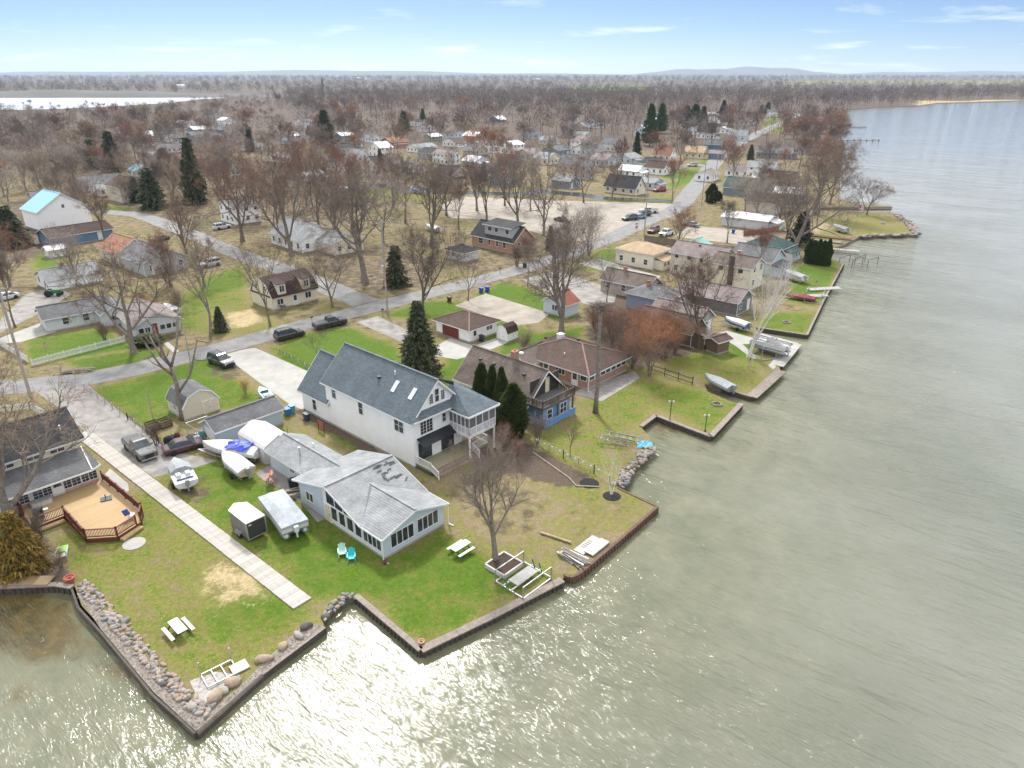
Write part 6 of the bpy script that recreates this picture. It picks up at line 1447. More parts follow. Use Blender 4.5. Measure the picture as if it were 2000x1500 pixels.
sea_wall([(1600,406),(1741,405)], 'dark narrow pier along the canal mouth', .5, 1.6, .1, DTIM, DTIM)
sea_wall([(1185,391),(1330,398)], 'low dark wall between canal and parking lot', .3, .3, .5, DTIM, WOODG)

# boulders
def rock_mesh(seed):
    rn = random.Random(seed); m = MB(); ph = [rn.uniform(0, 6) for _ in range(6)]
    rows = 5; seg = 8
    for i in range(1, rows):
        th = math.pi * i / rows
        for j in range(seg):
            a = 2 * math.pi * j / seg; k = 1 + .16 * math.sin(2*a + ph[0]) + .12 * math.sin(3*a + ph[1] + th) + rn.uniform(-.07, .07)
            m.v.append((math.sin(th) * math.cos(a) * k, math.sin(th) * math.sin(a) * k * .8, math.cos(th) * .62 * (1 + .1 * math.sin(a + ph[2]))))
    t = len(m.v); m.v += [(0, 0, .62), (0, 0, -.62)]
    for i in range(rows - 2):
        for j in range(seg): a0 = i*seg + j; a1 = i*seg + (j+1) % seg; m.f.append((a0, a0 + seg, a1 + seg, a1)); m.m.append(0)
    for j in range(seg): m.f.append((t, j, (j+1) % seg)); m.f.append((t + 1, (rows-2)*seg + (j+1) % seg, (rows-2)*seg + j)); m.m += [0, 0]
    return m
STM = [M('stone_pale', (.36, .32, .28), .9, .35, 3, .4), M('stone_pink', (.34, .25, .21), .9, .35, 3, .4), M('stone_grey', (.22, .215, .21), .9, .35, 3, .4), M('stone_tan', (.36, .28, .20), .9, .35, 3, .4), M('stone_dark', (.10, .095, .09), .9, .35, 3, .4)]
RK = [[rock_mesh(i).mesh('stone', mt, True) for i in range(4)] for mt in STM]
def riprap(name, label, px, width, n, size, seed, weights, dz=0., rows_px=None):
    rn = random.Random(seed); c = [G(x, y) for x, y in px]; r = thing(name, label, 'stone bank', c[0]); L = [0.]
    for a, b in zip(c[:-1], c[1:]): L.append(L[-1] + (b - a).length)
    for i in range(n):
        s_ = L[-1] * (i + rn.random()) / n; k = max(j for j in range(len(L)) if L[j] <= s_); k = min(k, len(c) - 2)
        a, b = c[k], c[k+1]; p = a.lerp(b, (s_ - L[k]) / max(.01, L[k+1] - L[k])); d = (b - a).normalized(); nn = Vector((-d.y, d.x, 0))
        p = p + nn * rn.uniform(-width/2, width/2) - c[0]; sc = size * rn.uniform(.6, 1.35)
        o = obj('stone', rn.choice(RK[rn.choices(range(5), weights)[0]]), r, (p.x, p.y, sc * .28 + dz)); o.rotation_euler = (rn.uniform(-.4, .4), rn.uniform(-.4, .4), rn.uniform(0, 6.28)); o.scale = (sc * rn.uniform(.85, 1.3), sc, sc * rn.uniform(.8, 1.2))
    return r
riprap('rock_revetment', 'long band of rounded boulders edging the left lawn', [(158,1140),(200,1185),(255,1245),(300,1300),(345,1345),(385,1380),(410,1392)], 1.0, 298, .205, 1, (30, 30, 20, 16, 4))
riprap('rock_bank', 'dark stone bank around the boat ramp curve behind the birch', [(1209,952),(1226,922),(1244,903),(1258,890),(1276,872)], 1.2, 150, .25, 2, (18, 18, 30, 18, 16))
riprap('spit_riprap', 'stone edging round the grassy spit', [(1678,463),(1735,460),(1790,458),(1780,441),(1750,418)], 2.0, 130, .5, 3, (24, 10, 30, 20, 16))
riprap('inlet_stones', 'small stones at the head of the little inlet', [(628,1208),(650,1186),(672,1170),(692,1164)], .9, 40, .22, 4, (18, 10, 40, 10, 20))
for i, (x, y, s_, k, l) in enumerate([(455,1335,.55,3,'large tan boulder in the gravel by the hoist frame'),(424,1362,.6,3,'large tan boulder at the end of the boulder band'),(437,1350,.42,0,'flat pale boulder beside the hoist frame'),(515,1290,.52,3,'orange-tan boulder on the right gravel strip'),(553,1264,.42,3,'tan boulder midway along the right gravel strip'),(583,1243,.4,0,'pale boulder near the top of the right gravel strip'),(598,1226,.45,4,'dark rounded boulder at the top of the right gravel strip'),(246,1214,.35,2,'blue-grey boulder on the boulder band'),(375,1382,.4,0,'round pale boulder near the bottom point')]):
    p = G(x, y); o = obj('boulder', RK[k][i % 4], None, (p.x, p.y, s_ * .3), i * 1.1); o.scale = (s_ * 1.25, s_, s_); tag(o, l, 'boulder')
sheet('gravel_strip', P([(150,1160),(165,1150),(260,1255),(350,1350),(415,1385),(480,1330),(515,1292),(600,1215),(634,1224),(511,1316),(383,1428),(300,1352),(198,1230)]), .012, M('shore_gravel', (.27, .235, .20), .95, .5, 3.5, .6, 9, world=True), 'gravel strip inside the timber sea walls')
sheet('gravel_patch', P([(370,1330),(420,1312),(470,1318),(455,1335),(415,1380),(390,1372)]), .016, M('white_gravel', (.40, .375, .345), .95, .45, 4, .6, 9, world=True), 'pale gravel patch at the hoist frame')
rn = random.Random(12); pv = MB(); gp = P([(150,1165),(165,1155),(260,1258),(350,1352),(415,1385),(480,1333),(515,1295),(600,1218),(632,1223),(511,1314),(383,1426),(300,1350),(198,1228)])
xs = [p[0] for p in gp]; ys = [p[1] for p in gp]; c_ = 0
while c_ < 2600:
    x, y = rn.uniform(min(xs), max(xs)), rn.uniform(min(ys), max(ys))
    if not inpoly(np.array([x]), np.array([y]), gp)[0]: continue
    c_ += 1; s_ = rn.uniform(.03, .09); a = rn.uniform(0, 6); e = [(x + s_*math.cos(a + k*2.1), y + s_*math.sin(a + k*2.1), .0) for k in range(3)]
    pv.add(e + [(x, y, s_ * .9)], [(0, 1, 3), (1, 2, 3), (2, 0, 3)], rn.randrange(3))
pv.build('shore_pebbles', STM[:3], None, kind='stuff')['label'] = 'loose pebbles on the gravel strip'

# ------------------------------------------------------------------ plank walk
WALK = [M('walk_plank_%d' % i, mul((.42, .39, .35), k), .85, .18, 3, .15) for i, k in enumerate((1., .93, 1.06, .88))]
a, b = G(591, 1180), G(160, 846); d = (b - a); L = d.length; n = int(L / .40); rw_ = math.atan2(d.y, d.x)
wk = thing('plank_walk', 'long pale plank walk from the gravel drive to the water', 'walkway', a, rw_)
pm = []
for mt in WALK: k = MB(); k.box(.01, L / n - .012, -.86, .86, .0, .11); pm.append(k.mesh('plank', mt))
rn = random.Random(2)
for i in range(n): o = obj('plank', rn.choice(pm), wk, (L * i / n, rn.uniform(-.015, .015), rn.uniform(0, .012)))

# ------------------------------------------------------------------ vehicles
TYRE = M('tyre_rubber', (.018, .018, .018), .8); RIM = M('alloy_rim', (.45, .45, .46), .3, .2, 8, metal=.7); CHROME = M('bright_trim', (.55, .55, .56), .2, .1, metal=.8); LAMP = M('headlamp', (.7, .72, .74), .1, .1); TAIL = M('tail_lamp', (.35, .01, .01), .2)
CGL = glassm('car_glass', (.02, .028, .03), .04)
_wh = {}
def wheel(parent, x, y, r=.35, w=.22):
    if (r, w) not in _wh:
        t = MB(); t.lathe([(r*.62, -w/2), (r*.92, -w/2), (r, -w*.32), (r, w*.32), (r*.92, w/2), (r*.62, w/2)], 16); q = MB(); q.lathe([(r*.1, -w*.4), (r*.62, -w*.4), (r*.62, w*.44), (r*.15, w*.36)], 10); _wh[(r, w)] = (t.mesh('tyre', TYRE, True), q.mesh('rim', RIM))
    a, b = _wh[(r, w)]; o = obj('wheel', a, parent, (x, y, r)); o.rotation_euler = (math.pi/2 if y > 0 else -math.pi/2, 0, 0); o.rotation_euler = (-math.pi/2 if y > 0 else math.pi/2, 0, 0); obj('rim', b, o); return o
def car(kind, col_, px, front, label, group=None, cat='car'):
    p, q = G(*px), G(*front); rz = math.atan2(q.y - p.y, q.x - p.x); r = thing({'sedan': 'sedan_car', 'suv': 'sport_utility_car', 'pickup': 'pickup_truck'}[kind], label, cat, p, rz, group)
    mt = paint('car_paint_%02x%02x%02x' % tuple(int(255 * c) for c in col_), col_)
    L, W, Ht, belt, hood = {'sedan': (4.8, 1.84, 1.45, .92, .86), 'suv': (4.9, 1.94, 1.78, 1.08, 1.05), 'pickup': (5.8, 2.0, 1.9, 1.2, 1.16)}[kind]; wr = {'sedan': .33, 'suv': .37, 'pickup': .40}[kind]; gc = wr * .6
    def sec(x, w, zb, zt): return [(x, -w*.93, zb), (x, w*.93, zb), (x, w, zb + .18), (x, w, zt - .16), (x, w*.9, zt), (x, -w*.9, zt), (x, -w, zt - .16), (x, -w, zb + .18)]
    h2 = L / 2; w = W / 2
    if kind == 'sedan': st = [(-h2, .8*w, gc+.15, .78), (-h2+.15, .94*w, gc+.05, .9), (-h2+.9, w, gc, belt), (-.4, w, gc, belt), (.9, w, gc, belt), (1.2, w*.99, gc, hood+.04), (h2-.35, .93*w, gc, hood-.1), (h2-.05, .82*w, gc+.06, hood-.22), (h2, .72*w, gc+.12, hood-.3)]
    elif kind == 'suv': st = [(-h2, .86*w, gc+.15, .95), (-h2+.12, .95*w, gc+.05, belt), (-h2+.6, w, gc, belt), (0, w, gc, belt), (.95, w, gc, belt), (1.15, w*.99, gc, hood+.03), (h2-.3, .94*w, gc, hood-.08), (h2-.05, .85*w, gc+.05, hood-.2), (h2, .76*w, gc+.1, hood-.28)]
    else: st = [(-h2, .95*w, gc+.2, 1.12), (-h2+.1, w, gc+.1, belt-.02), (-.6, w, gc, belt-.02), (-.5, w, gc, belt), (1.25, w, gc, belt), (1.45, w, gc, hood+.03), (h2-.25, .97*w, gc, hood-.05), (h2-.04, .92*w, gc+.05, hood-.14), (h2, .86*w, gc+.1, hood-.2)]
    m = MB(); m.loft([sec(*s_) for s_ in reversed(st)]); m.build('body', mt, r)
    x0, x1, t0, t1 = {'sedan': (-1.75, 1.15, -1.0, .3), 'suv': (-2.33, 1.2, -2.1, .4), 'pickup': (-.55, 1.42, -.45, .65)}[kind]; wb, wt_ = w*.9, w*.72; zb, zt = belt - .02, Ht
    m = MB(); A = [(x0, -wb, zb), (x1, -wb, zb), (x1, wb, zb), (x0, wb, zb)]; T = [(t0, -wt_, zt - .05), (t1, -wt_, zt - .05), (t1, wt_, zt - .05), (t0, wt_, zt - .05)]
    m.loft([[A[0], A[1], A[2], A[3]], T, [(t0 + .15, -wt_*.86, zt), (t1 - .2, -wt_*.86, zt), (t1 - .2, wt_*.86, zt), (t0 + .15, wt_*.86, zt)]]); m.build('cabin', mt, r)
    def pane(nm, P4, k0=.06, k1=.88, e=.012):
        a0, b0, b1, a1 = [Vector(v) for v in P4]; lo0, lo1 = a0.lerp(a1, k0), b0.lerp(b1, k0); hi0, hi1 = a0.lerp(a1, k1), b0.lerp(b1, k1)
        nr = (lo1 - lo0).cross(hi0 - lo0).normalized(); g = [lo0.lerp(lo1, .05), lo0.lerp(lo1, .95), hi0.lerp(hi1, .95), hi0.lerp(hi1, .05)]
        c = sum(g, Vector()) / 4; 
        if nr.dot(c - Vector(((x0+x1)/2, 0, zb))) < 0: nr = -nr; g.reverse()
        k = MB(); k.add([v + nr * e for v in g], [(0, 1, 2, 3)]); k.build(nm, CGL, r)
    pane('windscreen', [A[1], A[2], T[2], T[1]]); pane('rear_window', [A[3], A[0], T[0], T[3]])
    ns = {'sedan': 2, 'suv': 3, 'pickup': 2}[kind]
    for sd_ in (0, 1):
        lo = [Vector(A[0 if sd_ == 0 else 3]), Vector(A[1 if sd_ == 0 else 2])]; hi = [Vector(T[0 if sd_ == 0 else 3]), Vector(T[1 if sd_ == 0 else 2])]
        for i in range(ns):
            u0, u1 = i / ns, (i + 1) / ns; pane('side_window', [lo[0].lerp(lo[1], u0), lo[0].lerp(lo[1], u1), hi[0].lerp(hi[1], u1), hi[0].lerp(hi[1], u0)])
    ax = {'sedan': (-1.4, 1.42), 'suv': (-1.45, 1.5), 'pickup': (-1.75, 1.85)}[kind]
    for x in ax:
        for sgn in (-1, 1):
            wheel(r, x, sgn * (w - .1), wr); k = MB(); k.tube([(x, sgn*(w - .25), wr*1.02), (x, sgn*(w + .006), wr*1.02)], wr*1.14, 14); k.build('wheel_arch', BLACKP, r)
    for sgn in (-1, 1):
        k = MB(); k.box(h2 - .2, h2 - .02, sgn*w*.66 - .16, sgn*w*.66 + .16, hood - .36, hood - .2); k.build('headlight', LAMP, r)
        k = MB(); k.box(-h2 - .012, -h2 + .12, sgn*w*.74 - .11, sgn*w*.74 + .11, belt - .3, belt - .1); k.build('tail_light', TAIL, r)
        k = MB(); k.box(x1 - .35, x1 - .2, sgn*(w + .02) - .1, sgn*(w + .02) + .1, belt, belt + .16); k.build('mirror', mt, r)
    k = MB(); k.box(h2 - .1, h2 + .02, -w*.5, w*.5, gc + .22, hood - .22); k.build('grille', BLACKP, r); k = MB(); k.box(h2 - .16, h2 + .05, -w*.84, w*.84, gc + .06, gc + .22); k.build('bumper', CHROME if kind == 'pickup' else BLACKP, r)
    if kind == 'pickup':
        k = MB(); k.box(-h2 + .12, -.62, -w*.86, w*.86, belt - .05, belt + .03); k.build('bed_cover', BLACKP if sum(col_) > .3 else M('grey_tonneau', (.10, .10, .105), .7), r)
    if kind == 'suv':
        for sgn in (-1, 1): k = MB(); k.bar((t0 + .2, sgn*wt_*.84, zt + .04), (t1 - .2, sgn*wt_*.84, zt + .04), .04, .04); k.build('roof_rail', DARK, r)
    return r
car('pickup', (.075, .073, .072), (275,884), (302,908), 'grey pickup truck parked on the gravel drive', cat='pickup truck')
car('sedan', (.055, .012, .022), (363,878), (402,868), 'dark maroon sedan parked beside the junk at the blue garage')
car('suv', (.012, .012, .014), (566,660), (597,652), 'black sport utility car on the verge beside the road')
car('pickup', (.014, .015, .017), (645,638), (670,632), 'black pickup truck ahead of the black car on the verge', cat='pickup truck')
car('suv', (.02, .024, .027), (433,712), (458,722), 'dark grey car parked at the top of the white driveway')
car('suv', (.48, .48, .49), (410,520), (390,524), 'silver car parked on the left side street')
car('suv', (.55, .55, .56), (434,447), (446,445), 'silver car in front of the white corner house')
car('sedan', (.015, .016, .02), (316,470), (330,466), 'black car beside the left side street bend')
LOTG = 'cars in the sandy parking lot'
car('suv', (.045, .05, .052), (1230,430), (1212,432), 'dark grey car at the near end of the parking lot row', LOTG)
car('sedan', (.16, .22, .36), (1247,427), (1232,428), 'blue car second in the parking lot row', LOTG)
car('suv', (.05, .055, .06), (1256,422), (1242,423), 'charcoal car third in the parking lot row', LOTG)
car('pickup', (.62, .62, .62), (1267,416), (1250,416), 'white pickup at the far end of the parking lot row', LOTG, 'pickup truck')
car('suv', (.13, .03, .05), (1276,454), (1262,460), 'maroon car parked by the tall roadside pole')
car('pickup', (.55, .56, .57), (1301,460), (1290,464), 'silver pickup parked beside the board fence', None, 'pickup truck')
car('sedan', (.03, .03, .03), (1095,432), (1078,428), 'black car alone in the middle of the sandy lot')
car('suv', (.30, .02, .03), (1288,374), (1275,375), 'bright red car beside the charcoal-roofed canal house')
car('sedan', (.20, .24, .27), (1350,442), (1336,440), 'blue-grey car in the yard behind the fence')
car('sedan', (.5, .52, .54), (12,585), (-10,590), 'white car at the left edge of the grey yard')
car('suv', (.5, .53, .56), (1352,325), (1340,325), 'pale car by the pale yellow house')

# ------------------------------------------------------------------ boats and trailers
GELC = paint('white_gelcoat', (.60, .60, .59), .3); CANV = M('grey_boat_canvas', (.32, .34, .35), .8, .25, 3, .4, 5); CANW = M('white_shrink_cover', (.52, .52, .525), .7, .2, 2.5, .5, 4); TARP = M('blue_tarpaulin', (.02, .06, .45), .5, .3, 3, .5, 4); NAVY = M('navy_canvas', (.03, .04, .09), .8, .25, 3)
def boat(px, front, L, W, label, cover=None, hull=GELC, trailer=True, hh=1.0, lift=.55, motor=True, z=0., extra=None):
    p, q = G(*px), G(*front); r = thing('motor_boat', label, 'boat', (p.x, p.y, z), math.atan2(q.y - p.y, q.x - p.x)); m = MB(); secs = []
    for i in range(9):
        t = i / 8; x = -L/2 + L*t; w = W/2 * (1 - max(0, t - .45)**2 * 3.1); w = max(w, .03); kz = lift + (.25 * max(0, t - .5)**2 * 4)
        secs.append([(x, 0, kz), (x, w*.8, kz + .22), (x, w, lift + hh*.62 + .15*t), (x, w*.96, lift + hh*(.8 + .25*t)), (x, -w*.96, lift + hh*(.8 + .25*t)), (x, -w, lift + hh*.62 + .15*t), (x, -w*.8, kz + .22)])
    m.loft([list(reversed(s_)) for s_ in secs]); m.build('hull', hull, r)
    if cover:
        k = MB(); cs = []
        for i in range(9):
            t = i / 8; x = -L/2*.98 + L*t*.985; w = max(.05, W/2 * (1 - max(0, t - .45)**2 * 3.1)) * 1.03; zt = lift + hh*(.8 + .25*t); pk = zt + (.55 if .2 < t < .7 else .3) * (1.1 - t*.7) + .06 * math.sin(i * 2.3)
            cs.append([(x, w, zt - .22 - .05*(i % 2)), (x, w*.94, zt + .06), (x, w*.4, (zt + pk)/2 + .08), (x, 0, pk), (x, -w*.4, (zt + pk)/2 + .08), (x, -w*.94, zt + .06), (x, -w, zt - .22 - .05*((i+1) % 2))])
        k.loft([list(s_) for s_ in cs]); k.build('cover', cover, r)
    else:
        k = MB(); k.box(-L*.42, L*.1, -W*.36, W*.36, lift + hh*.72, lift + hh*.84); k.build('cockpit', NAVY, r)
        k = MB(); k.add([(L*.1, -W*.36, lift + hh*.85), (L*.1, W*.36, lift + hh*.85), (-.02*L, W*.3, lift + hh*1.35), (-.02*L, -W*.3, lift + hh*1.35)], [(0, 1, 2, 3)]); k.build('windscreen', CGL, r)
        for s_ in (-1, 1): k = MB(); k.box(-L*.3, -L*.18, s_*W*.2 - .22, s_*W*.2 + .22, lift + hh*.84, lift + hh*1.15); k.build('seat', GELC, r)
    if 'canopy' in label:
        k = MB(); k.loft([[(x, W*.5*f, lift + hh*.85), (x, W*.46*f, lift + hh*1.15*g), (x, W*.2*f, lift + hh*1.5*g), (x, -W*.2*f, lift + hh*1.5*g), (x, -W*.46*f, lift + hh*1.15*g), (x, -W*.5*f, lift + hh*.85)] for x, f, g in ((-L*.12, 1, 1.), (L*.02, 1, 1.06), (L*.15, .95, .98), (L*.3, .72, .84), (L*.42, .4, .75))]); k.build('canopy', CANV, r)
    if motor:
        k = MB(); k.box(-L/2 - .45, -L/2 - .1, -.2, .2, lift + .55, lift + 1.15); k.box(-L/2 - .36, -L/2 - .2, -.07, .07, lift - .15, lift + .6); k.build('outboard_motor', M('outboard_grey', (.25, .26, .27), .4), r)
    if trailer:
        k = MB()
        for s_ in (-1, 1): k.bar((-L*.48, s_*W*.32, .42), (L*.2, s_*W*.32, .42), .08, .12); k.bar((L*.2, s_*W*.32, .42), (L*.62, 0, .42), .08, .12)
        for x in (-L*.4, -L*.1, L*.2): k.bar((x, -W*.4, .42), (x, W*.4, .42), .08, .08)
        k.build('trailer_frame', STEEL, r)
        for s_ in (-1, 1): wheel(r, -L*.18, s_*W*.5, .32, .2)
    return r
boat((357,940), (345,918), 5.6, 2.3, 'white runabout with grey canopy and open rear on the lawn by the walk', None, GELC)
bt = boat((455,893), (395,885), 7.2, 2.6, 'large white boat under a blue tarpaulin beside the tent', CANW, GELC)
k = MB(); rn = random.Random(5); g = 7; vv = []
for i in range(g):
    for j in range(g): vv.append((-2.6 + i*.45 + rn.uniform(-.1, .1), -1.15 + j*.38 + rn.uniform(-.08, .08), 2.0 + rn.uniform(-.12, .16) - abs(j - 3)*.1))
k.add(vv, [(i*g + j, (i+1)*g + j, (i+1)*g + j + 1, i*g + j + 1) for i in range(g-1) for j in range(g-1)]); k.build('tarpaulin', TARP, bt)
boat((462,922), (425,895), 5.4, 2.1, 'white shrink-wrapped boat with a sagging cover on the lawn', CANW, M('tan_hull', (.45, .38, .28), .5))
boat((1402,757), (1376,745), 5.0, 2.0, 'silver covered boat in the narrow timber slip', CANV, ALU, False, .9, .25, z=0.)
boat((1437,642), (1420,637), 4.6, 1.9, 'white boat with blue stripes on the shore patio', CANW, M('blue_hull', (.10, .18, .42), .3))
boat((1550,548), (1534,543), 5.6, 2.2, 'white covered cruiser on the right shore lawn', CANV, GELC, True, 1.1)
boat((1560,585), (1540,582), 6.0, 1.9, 'long dark red hull on the right shore lawn', M('maroon_cover', (.20, .03, .04), .7), M('maroon_hull', (.20, .03, .04), .4), False, .6, .2, False)
boat((845,452), (825,446), 6.2, 2.4, 'white shrink-wrapped boat beside the sandy lot', CANW, GELC)
boat((672,373), (655,370), 7.5, 2.6, 'white boat beside the canal among the bare trees', CANW, GELC)
boat((813,377), (800,374), 7.0, 2.6, 'boat under a blue cover beside the canal', M('blue_cover', (.08, .20, .55), .6, .2), GELC)
boat((637,350), (625,347), 7.0, 2.6, 'white covered boat at the left canal bank', CANW, GELC)
boat((520,782), (508,770), 4.4, 1.6, 'small teal and white fishing boat beside the white driveway', None, M('teal_hull', (.20, .38, .42), .4), True, .7)
boat((935,340), (920,336), 6.5, 2.5, 'white covered boat below the pale cottage by the canal', CANW, GELC)
boat((335,615), (322,608), 5, 2.1, 'white covered boat behind the wooden fence of the porch house', CANW, GELC)
boat((1640,453), (1620,447), 6, 2.2, 'grey covered boat on the spit lawn', CANV, GELC)

def pontoon(px, front, L, W, label, cover=None, z=.35, trailer=False):
    p, q = G(*px), G(*front); r = thing('pontoon_boat', label, 'pontoon boat', (p.x, p.y, z), math.atan2(q.y - p.y, q.x - p.x))
    for s_ in (-1, 1): k = MB(); k.tube([(-L/2 - .25, s_*W*.36, .3), (-L/2 - .05, s_*W*.36, .3), (L/2 - .5, s_*W*.36, .3), (L/2 + .15, s_*W*.36, .45)], [.1, .3, .3, .05], 12); k.build('pontoon', ALU, r, True)
    k = MB(); k.box(-L/2, L/2, -W/2, W/2, .6, .7); k.build('deck', ALU, r)
    k = MB(); 
    for a_, b_ in (((-L/2, -W/2), (L/2, -W/2)), ((L/2, -W/2), (L/2, W/2)), ((L/2, W/2), (-L/2, W/2)), ((-L/2, W/2), (-L/2, -W/2))): k.bar((*a_, 1.05), (*b_, 1.05), .05, .65)
    k.build('side_panel', GELC, r)
    if cover:
        k = MB(); cs = []
        for i in range(7):
            x = -L/2 - .08 + (L + .16)*i/6; pk = 1.75 if 0 < i < 6 else 1.5; pk += (.25 if i in (2, 3) else 0)
            cs.append([(x, W/2 + .06, 1.15), (x, W/2 + .03, 1.42), (x, W*.2, pk - .08), (x, 0, pk), (x, -W*.2, pk - .08), (x, -W/2 - .03, 1.42), (x, -W/2 - .06, 1.15)])
        k.loft(cs); k.build('cover', cover, r)
    else:
        for x, s_ in ((-L*.35, -1), (L*.3, 1), (L*.3, -1)): k = MB(); k.box(x - .6, x + .6, s_*W*.3 - .3, s_*W*.3 + .3, .7, 1.15); k.build('seat', GELC, r)
    k = MB(); k.box(-L/2 - .45, -L/2 - .12, -.2, .2, .7, 1.3); k.box(-L/2 - .4, -L/2 - .22, -.07, .07, .1, .8); k.build('outboard_motor', GELC, r)
    for x in (-L*.3, L*.25): k = MB(); k.box(x - .15, x + .15, -W*.45, W*.45, -z, .02); k.build('support_block', WOODG, r)
pontoon((556,1022), (520,975), 6.4, 2.5, 'pontoon boat under a pale grey cover on the lawn beside the cargo trailer', M('pale_grey_cover', (.36, .39, .41), .75, .2, 2, .4, 4))
pontoon((1502,690), (1484,685), 5.4, 2.2, 'beige pontoon boat on the lift at the concrete dock', None, .6)
# enclosed cargo trailer
t_ = thing('cargo_trailer', 'dark enclosed cargo trailer with white roof beside the plank walk', 'trailer', G(487, 1062), R(ROT)); DG = M('trailer_charcoal', (.045, .042, .04), .4, .2); TG = M('trailer_side', (.14, .13, .12), .4, .25, 3)
k = MB(); k.prism([(0, 0), (1.85, 0), (1.85, 3.2), (.93, 3.9), (0, 3.2)], .4, 2.15); k.build('body', TG, t_)
k = MB(); k.prism([(-.04, -.04), (1.89, -.04), (1.89, 3.22), (.93, 3.95), (-.04, 3.22)], 2.15, 2.25); k.build('roof', WHITE, t_)
k = MB(); k.box(.08, 1.77, -.05, 0, .5, 2.08); o = k.build('rear_door', DG, t_); k = MB(); k.box(.2, .45, -.07, -.05, 1.85, 1.95); k.build('plate', WHITE, o)
k = MB()
for x in (0, 1.85): k.box(x - .05, x + .05, -.07, .06, .4, 2.16)
k.box(0, 1.85, -.07, .06, .38, .48); k.build('corner_trim', ALU, t_)
k = MB(); k.box(-.28, 0, 1.1, 2.1, .62, .72); k.box(-.28, -.24, 1.1, 2.1, .4, .7); k.build('fender', ALU, t_)
for y, s_ in ((1.6, -1),): o = wheel(t_, 0, 0, .33, .2); o.location = (-.14, 1.6, .33); o.rotation_euler = (0, -math.pi/2, 0)
k = MB(); k.bar((.2, 3.3, .42), (.93, 4.9, .42), .08, .1); k.bar((1.65, 3.3, .42), (.93, 4.9, .42), .08, .1); k.build('tongue', STEEL, t_)
# ------------------------------------------------------------------ garden and lakeside furniture
PWH = M('white_plastic', (.54, .54, .54), .5, .08)
def picnic(px, rot, label):
    r = thing('picnic_table', label, 'picnic table', G(*px), R(rot)); k = MB()
    k.box(-.95, .95, -.38, .38, .70, .75); k.build('table_top', PWH, r)
    for s_ in (-1, 1): k = MB(); k.box(-.95, .95, s_*.78 - .14, s_*.78 + .14, .40, .44); k.build('bench', PWH, r)
    for x in (-.65, .65):
        k = MB(); k.bar((x, -.3, .7), (x, -.62, 0), .05); k.bar((x, .3, .7), (x, .62, 0), .05); k.bar((x, -.85, .38), (x, .85, .38), .05); k.build('leg_frame', DARK, r)
picnic((350,1236), 137, 'white picnic table on the left lawn near the boulders'); picnic((900,1078), 47, 'white picnic table on the lawn beside the light blue house')
def adirondack(px, rot, colr, label):
    mt = M('chair_' + label.split()[0], colr, .5, .1); r = thing('adirondack_chair', label, 'chair', G(*px), R(rot), 'chairs by the light blue house')
    k = MB(); k.bar((-.25, 0, .38), (.3, 0, .30), .56, .04, up=(0, 0, 1)); k.build('seat', mt, r)
    for i in range(5): y = -.24 + i*.12; k = MB(); k.bar((-.2, y*.8, .3), (-.52, y*1.15, 1.02 - abs(i - 2)*.07), .1, .025, up=(1, 0, 0)); k.build('back_slat', mt, r)
    for s_ in (-1, 1):
        k = MB(); k.box(-.35, .42, s_*.33 - .06, s_*.33 + .06, .56, .59); k.build('armrest', mt, r)
        k = MB(); k.box(.3, .38, s_*.32 - .04, s_*.32 + .04, 0, .56); k.build('leg', mt, r); k = MB(); k.bar((-.5, s_*.3, .03), (.25, s_*.3, .34), .04, .08); k.build('leg', mt, r)
adirondack((669,1084), -75, (.42, .68, .58), 'mint green plastic lawn chair, the paler of the pair'); adirondack((687,1093), -80, (.02, .48, .52), 'turquoise plastic lawn chair beside the mint one')
# boat hoist on the point
def hoist(px, rot, L, W, Hh, label, mat=ALU, deck=True):
    r = thing('boat_hoist', label, 'boat hoist', G(*px), R(rot))
    for x in (-L/2, L/2):
        for y in (-W/2, W/2): k = MB(); k.bar((x, y, 0), (x, y, Hh), .09); k.build('post', mat, r)
    for y in (-W/2, W/2): k = MB(); k.bar((-L/2, y, .12), (L/2, y, .12), .1, .12); k.build('bottom_rail', mat, r); k = MB(); k.bar((-L/2, y, Hh), (L/2, y, Hh), .09); k.build('top_rail', mat, r)
    for x in (-L/2, L/2): k = MB(); k.bar((x, -W/2, .2), (x, W/2, .2), .1); k.build('cross_beam', mat, r)
    if deck:
        k = MB(); k.box(-L*.36, L*.36, -.55, .55, .55, .62); k.build('platform', M('grey_dock_panel', (.36, .36, .35), .8, .25, 3), r)
        for y in (-.75, .75): k = MB(); k.bar((-L*.55, y*.6, .48), (L*.5, y*.6, .5), .1, .1); k.build('bunk', M('pale_bunk_board', (.55, .52, .45), .8), r)
        for x, y in ((-L/2, .3), (L/2, -.3), (L/2, .5)): k = MB(); k.bar((x, y - .25, .2), (x, y + .1, 1.0), .12, .05); k.build('guide', M('teal_carpet', (.02, .14, .14), .9), r)
hoist((1022,1135), 47, 3.6, 3.2, 1.3, 'aluminium boat hoist frame standing on the lawn beside the boxed tree')
hoist((1590,588), 60, 4.2, 3., 2.2, 'tall boat lift frame on the right shore lawn', deck=False); hoist((1662,512), 40, 5., 3., 2., 'empty boat lift standing in the cove, nearer the row of arborvitae', DARK, False); hoist((1692,512), 40, 5., 3., 2., 'empty boat lift standing in the cove, farther out', DARK, False)
for o in list(col.objects):
    if o.name.startswith('boat_hoist') and 'cove' in o.get('label', ''): o.location.z = WATER_Z - .3
hoist((1500,695), 20, 5., 3., 2.3, 'grey lift posts around the beige pontoon boat', ALU, False)
